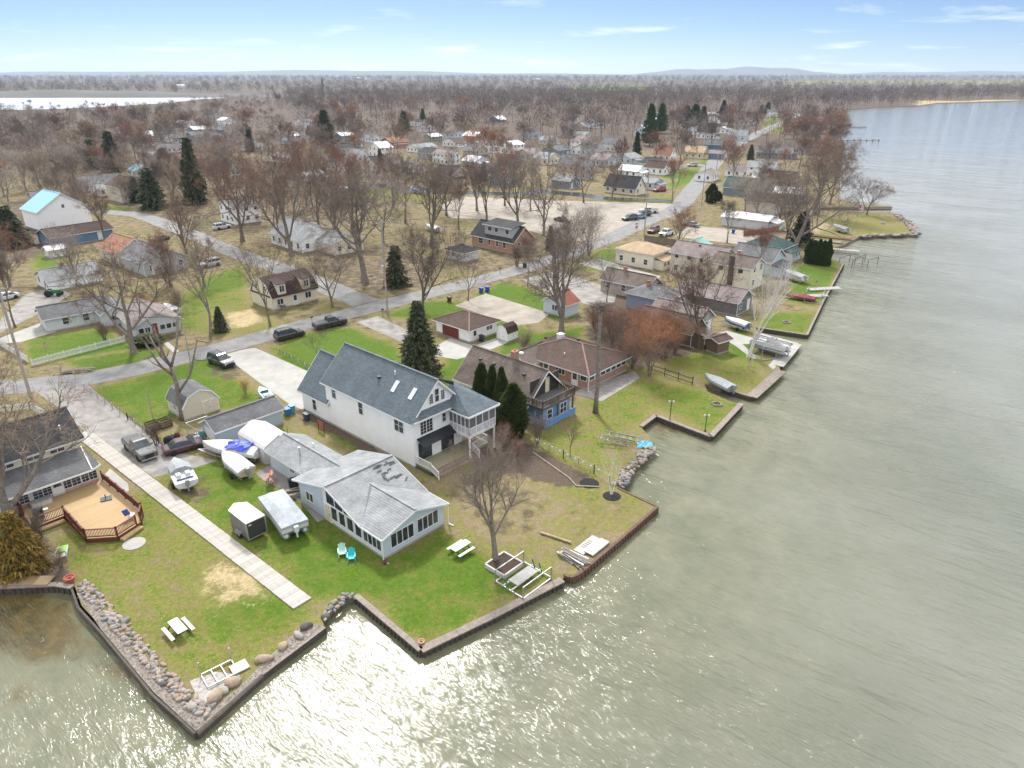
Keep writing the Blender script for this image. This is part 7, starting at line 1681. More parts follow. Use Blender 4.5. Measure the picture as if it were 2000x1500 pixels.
# tree box
r = thing('tree_box', 'white-edged planter box around the big tree on the point', 'planter', G(984, 1112), R(ROT)); k = MB()
for a_, b_ in (((-.9, -.9), (1.5, -.9)), ((1.5, -.9), (1.5, 1.4)), ((1.5, 1.4), (-.9, 1.4)), ((-.9, 1.4), (-.9, -.9))): k = MB(); k.bar((*a_, .2), (*b_, .2), .14, .4); k.build('edge_board', M('grey_white_timber', (.52, .50, .47), .8, .2), r)
k = MB(); k.box(-.82, 1.42, -.82, 1.32, .0, .28); k.build('soil', BRN, r)
# stacked dock sections by the sheet pile
DPN = M('white_dock_panel', (.42, .405, .385), .7, .2, 3)
def panel(px, rot, L, W, z, label, mat=DPN, slots=0, name='dock_section'):
    r = thing(name, label, 'dock section', G(*px, 0), R(rot)); r.location.z = z; k = MB(); k.box(-L/2, L/2, -W/2, W/2, .04, .12); k.build('deck_panel', mat, r); k = MB()
    for s_ in (-1, 1): k.bar((-L/2, s_*W*.5, .03), (L/2, s_*W*.5, .03), .06, .1)
    k.build('side_rail', ALU, r, kind='stuff')
    for i in range(slots): k = MB(); k.box(-L*.2 + i*.28, -L*.2 + i*.28 + .06, -.12, .35, .12, .135); k.build('slot', DARK, r)
panel((1148,1066), 49, 3.0, 1.1, .02, 'white dock section with dark slots against the sheet pile', slots=5); panel((1166,1071), 49, 2.7, .95, .1, 'white dock section at the sheet pile edge', slots=0); panel((1112,1088), 130, 2.0, 1.1, .02, 'white dock section lying under the loose boards', slots=0)
def boards(px, rot, n, L, label, spread=.9, mat=WOODG, seed=1):
    rn = random.Random(seed); r = thing('board_pile', label, 'board pile', G(*px), R(rot))
    for i in range(n):
        a_ = rn.uniform(-.25, .25); y = rn.uniform(-spread, spread); z = .1 + i*.035; l = L*rn.uniform(.6, 1.); k = MB(); k.bar((-l/2*math.cos(a_), y - l/2*math.sin(a_), z), (l/2*math.cos(a_), y + l/2*math.sin(a_), z), rn.uniform(.08, .22), .05); k.build('board', rn.choice([WOODG, mat, CAPW]), r)
boards((1122,1092), 130, 14, 3.4, 'heap of loose boards and poles beside the dock sections', .6, ALU, 1); boards((150,728), 15, 12, 5., 'long pile of dark logs beside the picket fence', .5, WOODG, 2); boards((575,966), 20, 12, 2.2, 'scatter of brown brush and boards on the lawn by the path', .8, WOODG, 3)
for px_, rot_, L_, lab in [((1085,1052),150,3.2,'thick pale post lying across the lawn by the dock sections'),]:
    r = thing('fallen_post', lab, 'post', G(*px_), R(rot_)); k = MB(); k.tube([(-L_/2, 0, .16), (L_/2, 0, .14)], .12, 8); k.build('pole', M('pale_post', (.42, .32, .20), .85, .3), r)
# hoist frame and dock panel on the left lawn, dock rack at the left margin
r = thing('hoist_frame', 'low aluminium ladder-like dock frame on the gravel patch', 'dock frame', G(430, 1318), R(40))
for y in (-.75, .75): k = MB(); k.bar((-1.1, y, .15), (1.1, y, .15), .08); k.build('side_rail', ALU, r)
for x in (-1.1, -.4, .3, 1.1): k = MB(); k.bar((x, -.75, .15), (x, .75, .15), .06); k.build('rung', ALU, r)
for x, y in ((-1.1, .75), (1.1, .75)): k = MB(); k.bar((x, y, 0), (x, y, 1.3), .07); k.build('post', ALU, r)
panel((468,1305), 40, 1.2, 1.0, .05, 'square beige dock panel beside the aluminium frame', M('beige_panel', (.56, .50, .42), .7, .15))
panel((62,1138), 2, 3.4, 1.2, .12, 'slatted wooden dock rack with pale rails at the left margin', woodm('rack_slats', (.30, .20, .10), (.20, .14, .08), 0, .12))
def pot(px, r_, h_, colr, label, plant=True):
    r = thing('flower_pot', label, 'flower pot', G(*px)); k = MB(); k.lathe([(r_*.65, 0), (r_, h_*.9), (r_*1.1, h_*.9), (r_*1.1, h_), (r_*.85, h_), (r_*.8, h_*.8)], 14); k.build('pot', M('pot_' + label.split()[0], colr, .8), r); k = MB(); k.lathe([(r_*.8, h_*.78), (.01, h_*.82)], 12); k.build('soil', BRN, r)
pot((138,1136), .42, .5, (.42, .10, .07), 'red clay planter at the left dock end'); pot((823,1258), .25, .32, (.45, .25, .17), 'terracotta pot at the corner of the sea wall'); pot((752,1101), .26, .35, (.16, .06, .04), 'dark brown pot at the near corner of the light blue house'); pot((563,963), .26, .35, (.05, .045, .04), 'black pot on the path beside the light blue house')
# white garden swing frame with green cover
r = thing('garden_lounger', 'white wooden lounger with lime green cover beside the cedar', 'lounger', G(122, 1085), R(118))
for s_ in (-1, 1): k = MB(); k.bar((-1., s_*.45, .5), (1., s_*.45, .35), .09, .1); k.build('side_rail', PWH, r); k = MB(); k.box(-.9, -.8, s_*.45 - .05, s_*.45 + .05, 0, .9); k.build('leg', PWH, r); k = MB(); k.box(.75, .85, s_*.45 - .05, s_*.45 + .05, 0, .4); k.build('leg', PWH, r)
for i in range(4): k = MB(); k.box(-.95 + i*.2, -.8 + i*.2, -.42, .42, .42 - i*.02, .46 - i*.02); k.build('slat', PWH, r)
k = MB(); k.slab([(-.1, -.4, .52), (.95, -.38, .44), (.95, .38, .44), (-.1, .4, .52)], .08); k.build('cover', M('lime_cover', (.28, .60, .12), .7, .25, 4, .3), r)
r = thing('umbrella_base', 'dark square parasol base on the wooden deck', 'parasol base', G(207, 975, .5) , R(40)); k = MB(); k.prism([(-.55, -.3), (.45, -.55), (.6, .35), (-.4, .5)], 0, .1); k.build('base_plate', M('slate_base', (.06, .09, .10), .6), r); k = MB(); k.tube([(0, 0, .1), (0, 0, .55)], .05, 8); k.build('socket', DARK, r)
r = thing('storage_bench', 'grey-lidded storage bench on the deck below the windows', 'bench', G(82, 985, .5), R(ROT)); k = MB(); k.box(-.9, .9, -.35, .35, 0, .5); k.build('box', M('bench_side', (.50, .48, .46), .7), r); k = MB(); k.box(-.95, .95, -.4, .4, .5, .58); k.build('lid', M('bench_lid', (.30, .30, .31), .7), r)
r = thing('deck_chair', 'white and blue folding chair at the deck corner', 'chair', G(258, 1012, .5), R(200)); k = MB(); k.bar((-.3, 0, .4), (.3, 0, .42), .55, .05); k.build('seat', PWH, r); k = MB(); k.bar((.3, 0, .42), (.5, 0, 1.05), .55, .05, up=(0, 1, 0)); k.build('backrest', M('blue_cushion', (.06, .10, .35), .8), r)
for x in (-.25, .25):
    for y in (-.25, .25): k = MB(); k.box(x - .02, x + .02, y - .02, y + .02, 0, .4); k.build('leg', PWH, r)
def grill(px, label, z=0):
    r = thing('grill', label, 'grill', G(*px, z), R(30)); k = MB(); k.tube([(-.45, 0, .95), (.45, 0, .95)], .27, 12); k.build('lid', DARK, r); k = MB(); k.box(-.4, .4, -.25, .25, .1, .75); k.build('cabinet', DARK, r); k = MB(); k.box(.45, .85, -.2, .2, .82, .86); k.build('side_shelf', STEEL, r)
grill((78,1012), 'black barrel grill on the deck beside the cedar', .5); grill((573,952), 'black grill on the path behind the light blue house')
# red swing, red bench, bins, junk
r = thing('swing_bench', 'faded red covered swing bench on the lawn path', 'swing', G(530, 945), R(20)); SW = M('faded_red', (.45, .22, .18), .7, .25, 4)
for s_ in (-1, 1): k = MB(); k.bar((-.5, s_*.5, 0), (0, s_*.4, 1.4), .08); k.bar((.5, s_*.5, 0), (0, s_*.4, 1.4), .08); k.build('side_frame', SW, r)
k = MB(); k.slab([(-.5, -.55, .85), (.3, -.55, 1.45), (.3, .55, 1.45), (-.5, .55, .85)], .05); k.build('canopy', SW, r); k = MB(); k.box(-.3, .3, -.42, .42, .4, .46); k.build('seat', SW, r)
r = thing('red_rack', 'dark red wooden rack against the white house wall', 'rack', G(628, 843), R(ROT + 90)); RW = M('dark_red_wood', (.22, .04, .03), .7, .2)
for x in (-.6, .6): k = MB(); k.box(x - .05, x + .05, -.05, .05, 0, 1.3); k.build('upright', RW, r)
for z in (.3, .6, .9, 1.2): k = MB(); k.box(-.6, .6, -.03, .03, z, z + .16); k.build('slat', RW, r)
def bin_(px, colr, label, rot=ROT, s=1., z=0.):
    mt = M('bin_%02x%02x%02x' % tuple(int(255*c) for c in colr), colr, .5, .15); r = thing('wheelie_bin', label, 'bin', G(*px, z), R(rot)); r.scale = (s, s, s); k = MB(); k.loft([[(-.24, -.28, .08), (.24, -.28, .08), (.24, .28, .08), (-.24, .28, .08)][::-1], [(-.31, -.36, 1.0), (.31, -.36, 1.0), (.31, .36, 1.0), (-.31, .36, 1.0)][::-1]]); k.build('body', mt, r); k = MB(); k.slab([(-.33, -.4, 1.06), (.33, -.4, 1.06), (.33, .4, 1.12), (-.33, .4, 1.12)], .07); k.build('lid', mt, r)
    for s_ in (-1, 1): k = MB(); k.tube([(s_*.3, .3, .12), (s_*.36, .3, .12)], .12, 10); k.build('wheel', BLACKP, r)
bin_((562,812), (.03, .16, .38), 'blue bin at the corner of the white house driveway'); bin_((571,806), (.08, .30, .45), 'lighter blue bin behind the blue one by the white house'); bin_((600,822), (.03, .05, .07), 'dark bin leaning at the white house wall')
bin_((940,572), (.01, .08, .42), 'bright blue bin by the road, left of the pair'); bin_((952,570), (.01, .08, .42), 'bright blue bin by the road, right of the pair'); bin_((878,590), (.06, .04, .035), 'brown bin beside the small bare tree at the road'); bin_((1025,523), (.02, .02, .022), 'black bin on the verge across from the brick house'); bin_((941,667), (.025, .025, .04), 'dark bin against the white garage wall'); bin_((1432,456), (.01, .06, .35), 'blue bin in the yard behind the fence')
rn = random.Random(31); JC = [(.06, .08, .10), (.10, .03, .03), (.45, .46, .46), (.05, .15, .12), (.45, .33, .05), (.02, .02, .02), (.12, .2, .4)]
for i, (x, y) in enumerate([(335,862),(347,858),(385,858),(400,860),(408,864),(328,868),(395,852),(376,856)]):
    r = thing('junk_bundle', ['blue-topped bundle', 'black upholstered bundle', 'grey canvas bundle', 'dark green crate bundle', 'yellow and black bundle', 'dark heap', 'brown crate bundle', 'pale box bundle'][i] + ' among the junk around the maroon sedan', 'junk', G(x, y), rn.uniform(0, 3)); k = MB(); a_, b_, c = rn.uniform(.3, .6), rn.uniform(.25, .5), rn.uniform(.4, 1.1)
    k.loft([[(-a_, -b_, 0), (a_, -b_, 0), (a_, b_, 0), (-a_, b_, 0)][::-1], [(-a_*1.05, -b_, c*.6), (a_*.9, -b_*.9, c*.7), (a_, b_, c*.6), (-a_*.9, b_*1.05, c*.65)][::-1], [(-a_*.5, -b_*.6, c), (a_*.4, -b_*.5, c*.95), (a_*.5, b_*.5, c), (-a_*.5, b_*.4, c*.9)][::-1]]); k.build('wrapping', M('junk_%d' % (i % 7), JC[i % 7], .7, .3, 4), r); k = MB(); k.bar((-a_*1.06, 0, c*.35), (a_*1.06, 0, c*.35), b_*2.15, .06); k.build('strap', DARK, r)
# kennel, compost boxes
r = thing('wire_kennel', 'chain-link kennel frame beside the blue garage', 'kennel', G(388, 866), R(ROT))
for x in (0, 2.6):
    for y in (0, 2.6): k = MB(); k.tube([(x, y, 0), (x, y, 1.8)], .03, 6); k.build('post', STEEL, r)
k = MB()
for z in (.05, 1.8):
    for a_, b_ in (((0, 0), (2.6, 0)), ((2.6, 0), (2.6, 2.6)), ((2.6, 2.6), (0, 2.6)), ((0, 2.6), (0, 0))): k.tube([(*a_, z), (*b_, z)], .02, 5)
for i in range(1, 18):
    for (a_, b_) in (((0, 0), (2.6, 0)), ((0, 0), (0, 2.6)), ((2.6, 0), (2.6, 2.6))): c = Vector((*a_, 0)).lerp(Vector((*b_, 0)), i/18); k.tube([c, c + Vector((0, 0, 1.8))], .006, 3)
k.build('wire_mesh', STEEL, r, kind='stuff')
for i, (px_, lab) in enumerate([((300,838), 'old timber compost box beside the stub pole'), ((322,832), 'second old timber compost box beside the first')]):
    r = thing('compost_box', lab, 'compost box', G(*px_), R(ROT + 8*i)); 
    for a_, b_ in (((-.7, -.7), (.7, -.7)), ((.7, -.7), (.7, .7)), ((.7, .7), (-.7, .7)), ((-.7, .7), (-.7, -.7))):
        for z in (.2, .5, .8): k = MB(); k.bar((*a_, z), (*b_, z), .05, .2); k.build('board', M('old_brown_board', (.12, .085, .06), .9, .4), r)
    k = MB(); k.box(-.65, .65, -.65, .65, 0, .3); k.build('soil', BRN, r)
# mulch ring, fence bed
p = G(1195, 969); k = MB(); k.lathe([(.95, 0), (.85, .06), (.3, .1)], 18); tag(k.build('mulch_ring', M('black_mulch', (.02, .018, .018), .95, .4, 8, .6), None, loc=(p.x, p.y, .0)), 'black mulch ring under the birch', 'mulch')
p = G(1151, 944); k = MB(); k.lathe([(1.05, 0), (.95, .07), (.3, .11)], 18); tag(k.build('mulch_ring', M('black_mulch', (.02, .018, .018), .95, .4, 8, .6), None, loc=(p.x, p.y, .0)), 'black mulch circle in the fence bed', 'mulch')
r = thing('bed_edging', 'pale timber edging along the fence bed', 'edging', G(1040, 884)); a_, b_, c = G(1112, 935) - G(1040, 884), G(1125, 950) - G(1040, 884), G(1170, 952) - G(1040, 884)
for u, w_ in ((Vector(), a_), (a_, b_), (b_, c)): k = MB(); k.bar(u + Vector((0, 0, .06)), w_ + Vector((0, 0, .06)), .16, .14); k.build('edge_board', CAPW, r)

# ------------------------------------------------------------------ fences
def fence(px, label, h_, kind, mat, step=2.2, name='fence'):
    pts_ = [G(x, y) for x, y in px]; r = thing(name, label, 'fence', pts_[0]); o0 = pts_[0]; inf = MB()
    for a_, b_ in zip(pts_[:-1], pts_[1:]):
        a_, b_ = a_ - o0, b_ - o0; L = (b_ - a_).length; n = max(1, round(L / step)); d = (b_ - a_).normalized()
        for i in range(n + 1): c = a_.lerp(b_, i/n); k = MB(); k.box(c.x - .05, c.x + .05, c.y - .05, c.y + .05, 0, h_ + .08); k.build('post', mat if kind != 'chain' else STEEL, r)
        for i in range(n):
            c0, c1 = a_.lerp(b_, i/n), a_.lerp(b_, (i + 1)/n)
            if kind == 'chain': 
                k = MB(); k.tube([c0 + Vector((0, 0, h_)), c1 + Vector((0, 0, h_))], .02, 5); k.build('top_rail', mat, r)
            else:
                for z in (.25*h_, .8*h_): k = MB(); k.bar(c0 + Vector((0, 0, z)), c1 + Vector((0, 0, z)), .04, .09); k.build('rail', mat, r)
        if kind == 'board':
            m_ = int(L / .28)
            for i in range(m_): c = a_.lerp(b_, (i + .5)/m_); k = MB(); k.bar(c, c + Vector((0, 0, h_ + .1*((i*7) % 3)*.3)), .25, .03, up=tuple(Vector((-d.y, d.x, 0)))); k.build('board', mat, r)
        else:
            gap = {'picket': .17, 'chain': .22, 'rod': .3}[kind]; w_ = {'picket': .08, 'chain': .008, 'rod': .025}[kind]; m_ = int(L / gap)
            for i in range(m_): c = a_.lerp(b_, (i + .5)/m_); inf.bar(c + Vector((0, 0, .08)), c + Vector((0, 0, h_)), w_, min(w_, .02), up=tuple(Vector((-d.y, d.x, 0))))
            if kind == 'chain':
                for z in (.25, .5, .75): inf.bar(a_ + Vector((0, 0, h_*z)), b_ + Vector((0, 0, h_*z)), .008, .008)
    if inf.v: inf.build('pickets' if kind == 'picket' else 'infill', mat, r, kind='stuff')
fence([(64,715),(245,668)], 'white picket fence along the road before the long grey house', 1.1, 'picket', WHITE, name='picket_fence')
fence([(-10,670),(55,708)], 'short white picket fence at the left edge', 1.1, 'picket', WHITE, name='picket_fence')
fence([(165,762),(250,820),(310,866),(322,880)], 'brown leaf-choked wire fence along the gravel drive', .9, 'chain', M('rusty_wire', (.16, .12, .10), .8), name='wire_fence')
fence([(1258,473),(1360,488),(1452,498)], 'tall weathered board fence below the sandy yard', 1.8, 'board', M('grey_fence_board', (.20, .165, .135), .9, .35, 3), name='board_fence')
fence([(1272,725),(1352,752)], 'thin black wire fence on the shore lawn', 1.2, 'rod', DARK, name='wire_fence')
fence([(1045,872),(1100,895),(1160,925),(1190,945)], 'wire fence strung with white floats beside the mulch bed', 1.0, 'chain', STEEL, name='wire_fence')
fence([(268,585),(318,612)], 'new orange-brown board fence behind the porch house', 1.7, 'board', M('new_cedar_board', (.48, .27, .12), .8), name='board_fence')
fence([(1452,462),(1520,452)], 'low red-brown board fence by the flat white roof', 1.4, 'board', M('red_brown_board', (.26, .10, .06), .8), name='board_fence')
fence([(0,805),(60,800),(95,815)], 'white picket fence at the left end of the gravel drive', 1.0, 'picket', WHITE, name='picket_fence')
fence([(545,690),(610,725)], 'low dark wire fence on the lawn behind the white house', .7, 'chain', DARK, name='wire_fence')
fl = MB(); 
for i in range(9):
    c = G(1048 + i*15, 873 + i*7.4); o = MB(); o.lathe([(.03, 0), (.11, .06), (.11, .16), (.03, .22)], 8); q = tag(o.build('float', PWH, None, loc=(c.x, c.y, .82), smooth=True), 'white float hung on the wire fence, %s from the house' % ('first', 'second', 'third', 'fourth', 'fifth', 'sixth', 'seventh', 'eighth', 'ninth')[i], 'float', 'floats on the wire fence')

# ------------------------------------------------------------------ poles, wires, lamps, flags, signs
POLE = M('grey_utility_wood', (.36, .32, .28), .9, .3, 4)
tops = {}
def utility(key, px, top, label, r0=.16, arm=True, box=False):
    p = G(*px); H_ = HT(*px, top); r = thing('utility_pole', label, 'utility pole', p, R(ROT)); k = MB(); k.tube([(0, 0, -.1), (0, 0, H_)], [r0, r0*.65], 9); k.build('pole', POLE, r)
    if arm:
        k = MB(); k.box(-1.1, 1.1, -.06, .06, H_ - .5, H_ - .36); k.build('crossarm', POLE, r)
        for x in (-1, -.4, .4, 1): k = MB(); k.lathe([(.04, 0), (.05, .12), (.03, .18)], 6); k.build('insulator', PWH, r, loc=(x, 0, H_ - .36))
    if box: k = MB(); k.lathe([(.22, 0), (.22, .8), (.1, .85)], 10); k.build('transformer', M('transformer_grey', (.45, .46, .47), .5), r, loc=(-.38, 0, H_*.48))
    tops[key] = Vector((p.x, p.y, H_ - .3))
utility('a', (757,612), 430, 'tall grey utility pole at the road junction', .2, True, True); utility('b', (62,782), 560, 'grey utility pole at the left edge by the road', .22); utility('c', (373,712), 600, 'thin leaning pole beside the road near the porch house', .1, False)
utility('d', (1258,462), 333, 'dark utility pole by the stop sign', .17); utility('e', (1370,403), 318, 'utility pole beside the far road, nearer one', .17); utility('f', (1398,345), 300, 'utility pole beside the far road, second one', .16); utility('g', (1500,275), 222, 'utility pole beside the far road, farthest one', .16); utility('h', (102,262), 238, 'pale pole in the left woods', .15); utility('i', (300,822), 760, 'short weathered stub pole by the compost boxes', .09, False); utility('j', (888,250), 232, 'pale pole at the foot of the woods', .15)
def wire(a_, b_, sag, off=0., label=None):
    a_, b_ = tops[a_] + Vector((off, off, 0)), tops[b_] + Vector((off, off, 0)); pts_ = [a_.lerp(b_, i/14) - Vector((0, 0, sag*4*(i/14)*(1 - i/14))) for i in range(15)]; k = MB(); k.tube([p - a_ for p in pts_], .016, 4); tag(k.build('power_line', DARK, None, loc=a_), label, 'power line')
wire('b', 'a', 2.4, 0, 'power line from the left pole to the junction pole'); wire('b', 'a', 2.9, .6, 'second power line from the left pole to the junction pole'); wire('a', 'd', 2.0, 0, 'power line from the junction pole to the stop sign pole'); wire('a', 'd', 2.5, .5, 'second power line from the junction pole to the stop sign pole'); wire('d', 'e', 1.5, 0, 'power line along the far road, first span'); wire('e', 'f', 1., 0, 'power line along the far road, second span')
for px_, top_, lab in (((1308,822), 785, 'black garden lamp post at the boat ramp wall'), ((1377,842), 812, 'black garden lamp post at the point of the timber wall')):
    H_ = HT(*px_, top_); r = thing('lamp_post', lab, 'lamp post', G(*px_)); k = MB(); k.tube([(0, 0, 0), (0, 0, H_)], .05, 8); k.box(-.12, .12, -.12, .12, 0, .15); k.build('post', DARK, r)
    for s_ in (-1, 1): k = MB(); k.tube([(0, 0, H_ - .1), (s_*.25, 0, H_ - .05)], .025, 6); k.build('arm', DARK, r); k = MB(); k.lathe([(.05, -.1), (.14, .12), (.1, .25), (.02, .3)], 8); k.build('lantern', PWH, r, loc=(s_*.27, 0, H_ - .1))
FR, FW, FB = M('flag_red', (.55, .03, .05), .8), M('flag_white', (.8, .8, .8), .8), M('flag_blue', (.03, .05, .22), .8)
def flag(px, top_, w_, h_, label, rot=0., fly=-70.):
    H_ = HT(*px, top_); r = thing('flag_pole', label, 'flag', G(*px), R(rot)); k = MB(); k.tube([(0, 0, 0), (0, 0, H_)], .025, 6); k.build('pole', ALU, r); k = MB(); d = Vector((math.cos(R(fly)), 0, math.sin(R(fly)))); u = Vector((-d.z, 0, d.x)) if False else Vector((0, 0, -1))
    n = 8; m_ = 13
    for i in range(n):
        for j in range(m_):
            c = lambda a_, b_: Vector((0, 0, H_ - .05)) + d * (w_*a_/n) + Vector((0, .06*math.sin(a_*1.3), -h_*b_/m_ ))
            canton = i < 3 and j < 7; k.add([c(i, j), c(i+1, j), c(i+1, j+1), c(i, j+1)], [(0, 1, 2, 3)], 2 if canton else (0 if j % 2 == 0 else 1))
    k.build('flag_cloth', [FR, FW, FB], r)
flag((98,715), 666, .9, .8, 'striped flag on a pole inside the picket fence', 10.); flag((1462,722), 695, 1.0, .9, 'striped flag on the shore lawn near the white-barked tree', 20.); flag((1590,575), 545, 1.0, .9, 'striped flag on the right shore lawn', 20.); flag((1671,442), 400, 1.6, 1.2, 'flag on the tall pole of the grassy spit', 10., -20.)
GRN = M('street_sign_green', (.01, .25, .14), .5)
for px_, top_, lab, stop in (((728,572), 540, 'green street name sign at the road junction', False), ((1242,462), 438, 'red stop sign under a green street sign at the lot entrance', True)):
    H_ = HT(*px_, top_); r = thing('street_sign', lab, 'street sign', G(*px_), R(10)); k = MB(); k.tube([(0, 0, 0), (0, 0, H_)], .04, 6); k.build('post', STEEL, r); k = MB(); k.box(-.4, .4, -.02, .02, H_ - .05, H_ + .18); k.build('name_plate', GRN, r); k = MB(); k.box(-.02, .02, -.4, .4, H_ + .2, H_ + .43); k.build('name_plate', GRN, r)
    if stop:
        k = MB(); oc = [(.38*math.cos(R(22.5 + 45*i)), .38*math.sin(R(22.5 + 45*i))) for i in range(8)]; k.add([(x, -.05, H_ - .75 + z) for x, z in oc] + [(x, -.03, H_ - .75 + z) for x, z in oc], [tuple(range(8)), tuple(reversed(range(8, 16)))] + [(i, 8 + i, 8 + (i+1) % 8, (i+1) % 8) for i in range(8)]); sp_ = k.build('stop_plate', M('stop_red', (.45, .01, .015), .4), r)
        k = MB(); zz = H_ - .75; T_ = .028                       # S T O P in plain strokes
        for x0_, st in ((-.27, [((.0, .1), (.1, .1)), ((.0, 0), (.0, .1)), ((0, 0), (.1, 0)), ((.1, -.1), (.1, 0)), ((0, -.1), (.1, -.1))]), (-.12, [((0, .1), (.1, .1)), ((.05, -.1), (.05, .1))]), (.03, [((0, .1), (.1, .1)), ((0, -.1), (.1, -.1)), ((0, -.1), (0, .1)), ((.1, -.1), (.1, .1))]), (.18, [((0, -.1), (0, .1)), ((0, .1), (.1, .1)), ((.1, 0), (.1, .1)), ((0, 0), (.1, 0))])):
            for (xa, za), (xb, zb) in st: k.box(x0_ + min(xa, xb) - T_/2, x0_ + max(xa, xb) + T_/2, -.058, -.05, zz + min(za, zb) - T_/2, zz + max(za, zb) + T_/2)
        k.build('lettering', FW, sp_, kind='stuff')
for px_, lab in (((610,632), 'black mailbox beside the road near the gambrel house'), ((977,534), 'black mailbox on the verge below the brick house'), ((748,617), 'small mailbox at the grey lane')):
    r = thing('mailbox', lab, 'mailbox', G(*px_), R(ROT)); k = MB(); k.box(-.05, .05, -.05, .05, 0, 1.1); k.build('post', WOODG, r); k = MB(); k.tube([(-.26, 0, 1.22), (.26, 0, 1.22)], .13, 10); k.build('box', DARK, r)
for i, (k_, px_, z_, lab) in enumerate([('a', (917,640), 2.6, 'white garage'), ('a', (545,560), 4.5, 'gambrel house'), ('b', (120,610), 3., 'long grey house'), ('b', (60,860), 5., 'cream house'), ('c', (300,640), 3., 'porch house'), ('a', (960,470), 4., 'orange brick house'), ('d', (1240,500), 4., 'tan roof house'), ('e', (1440,400), 3., 'green roof house')]):
    tops['q%d' % i] = G(*px_) + Vector((0, 0, z_)); wire(k_, 'q%d' % i, .6, 0, 'service wire running to the ' + lab)
# blue tarp heap, fire rings, dock frames at the ramp, shore odds and ends
p = G(1259, 870); r = thing('tarp_heap', 'light blue tarpaulin heap on the stones at the boat ramp', 'tarpaulin', p); rn = random.Random(6); k = MB(); g = 9; vv = []
for i in range(g):
    for j in range(g): d_ = math.hypot(i - 4, j - 4)/5.2; vv.append((-.9 + i*.23 + rn.uniform(-.07, .07), -.7 + j*.18 + rn.uniform(-.05, .05), max(.02, .6*(1 - d_) + rn.uniform(-.08, .12))))
k.add(vv, [(i*g + j, (i+1)*g + j, (i+1)*g + j + 1, i*g + j + 1) for i in range(g-1) for j in range(g-1)]); k.build('sheet', M('light_blue_tarp', (.12, .45, .72), .5, .25, 4), r)
for px_, lab in (((1413,673), 'stone fire ring on the small green lawn by the plank shed'), ((1536,630), 'white fire ring on the lawn beyond the slip'), ((1725,437), 'round fire ring on the grassy spit'), ((1400,790), 'dark ring on the lawn beyond the boat ramp')):
    r = thing('fire_ring', lab, 'fire ring', G(*px_))
    for i in range(10): o = obj('stone', RK[i % 3][i % 4], r, (.6*math.cos(i*.628), .6*math.sin(i*.628), .1)); o.scale = (.2, .17, .2); o.rotation_euler = (0, 0, i)
    k = MB(); k.lathe([(.45, 0), (.4, .04)], 12); k.build('ash', M('ash', (.05, .05, .05), .95), r)
for i, (x, y) in enumerate([(1196,868), (1212,862), (1228,866)]):
    r = thing('ladder_dock', 'aluminium dock frame %s on the lawn behind the birch' % ('leaning at the left of the stack', 'in the middle of the stack', 'at the right of the stack')[i], 'dock frame', G(x, y), R(-20 + 4*i)); r.location.z = .3
    for y_ in (-.5, .5): k = MB(); k.bar((-1.8, y_, .5 + i*.1), (1.6, y_, .1 + i*.1), .07, .1); k.build('side_rail', ALU, r)
    for x_ in (-1.4, -.6, .2, 1.): k = MB(); k.bar((x_, -.5, .42 + i*.1 - (x_ + 1.8)*.11), (x_, .5, .42 + i*.1 - (x_ + 1.8)*.11), .05); k.build('rung', ALU, r)
    for x_, y_ in ((-1.7, -.5), (1.5, .5)): k = MB(); k.bar((x_, y_, -.3), (x_, y_, .5), .06); k.build('leg', ALU, r)
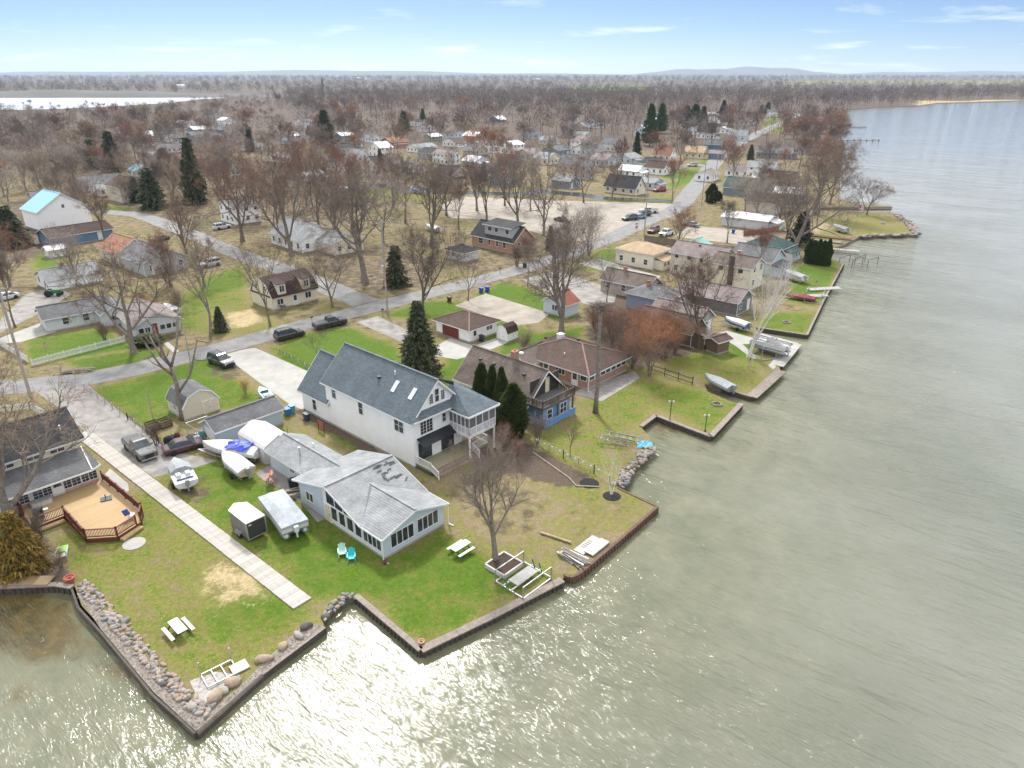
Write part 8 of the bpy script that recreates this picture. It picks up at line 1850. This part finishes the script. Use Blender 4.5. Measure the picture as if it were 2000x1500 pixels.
for i, (x, y, rot, L_, lab, mt) in enumerate([(1610,566,10,7,'white slatted dock section on the right shore lawn, longer one',DPN),(1592,580,10,5,'white slatted dock section beside the tall boat lift',DPN),(1640,488,-25,9,'white railed dock section floating at the cove',DPN),(1600,463,-32,16,'long dark red dock deck beside the spit',M('maroon_deck', (.16, .05, .05), .8)),(1590,470,-32,14,'pale ladder-like dock frame beside the dark red deck',ALU),(1545,452,0,4,'grey dock section behind the flat roof house',ALU)]):
    r = thing('dock_section', lab, 'dock section', G(x, y), R(rot)); r.location.z = .25 if i != 2 else .1; n = int(L_ / .5)
    for k_ in range(n): k = MB(); k.box(-L_/2 + k_*L_/n, -L_/2 + (k_ + .72)*L_/n, -.8, .8, 0, .06); k.build('slat', mt, r)
    for s_ in (-1, 1): k = MB(); k.bar((-L_/2, s_*.8, 0), (L_/2, s_*.8, 0), .08, .14); k.build('side_rail', mt, r)
r = thing('far_dock', 'thin dark dock standing out in the lake far off', 'dock', G(1680, 276, WATER_Z)); k = MB(); k.box(-12, 12, -.6, .6, .5, .7); k.build('deck', DTIM, r)
for x in range(-12, 13, 4): k = MB(); k.box(x - .1, x + .1, -.5, .5, -.5, 1.1); k.build('post', DTIM, r)
r = thing('far_dock', 'dark dock and boathouse stub at the far shore', 'dock', G(1668, 250, WATER_Z), R(10)); k = MB(); k.box(-14, 10, -1.5, 1.5, .5, .9); k.build('deck', DTIM, r); k = MB(); k.box(-12, -4, -1.2, 1.2, .9, 3.); k.build('locker', DTIM, r)
r = thing('tractor', 'green tractor in the grey yard at the left', 'tractor', G(105, 578), R(10)); TGm = M('tractor_green', (.03, .16, .05), .4); k = MB(); k.box(-.2, 1.5, -.35, .35, .6, 1.2); k.build('bonnet', TGm, r); k = MB(); k.box(-1., -.2, -.55, .55, .7, 1.1); k.build('seat_deck', TGm, r); k = MB(); k.bar((-.9, -.5, 1.1), (-.9, -.5, 2.2), .06); k.bar((-.9, .5, 1.1), (-.9, .5, 2.2), .06); k.bar((-.9, -.5, 2.2), (-.9, .5, 2.2), .06); k.build('roll_bar', DARK, r)
for x, rr_ in ((-.7, .65), (1.2, .4)):
    for s_ in (-1, 1): wheel(r, x, s_*.7, rr_, .3)

# ------------------------------------------------------------------ air
k = MB(); k.box(-13500, 13500, -120, 12600, -3.5, 125)
hz = k.build('haze', [], None, kind='stuff'); hz.data.materials.clear()
hm = bpy.data.materials.new('haze'); hm.use_nodes = True; ht = hm.node_tree; ht.nodes.clear(); ho = ht.nodes.new('ShaderNodeOutputMaterial'); pv_ = ht.nodes.new('ShaderNodeVolumePrincipled')
pv_.inputs['Color'].default_value = (.66, .82, 1.0, 1); pv_.inputs['Density'].default_value = .00006; pv_.inputs['Anisotropy'].default_value = .2
ht.links.new(pv_.outputs[0], ho.inputs['Volume']); hz.data.materials.append(hm); hz['label'] = 'thin pale haze over the lake and woods'
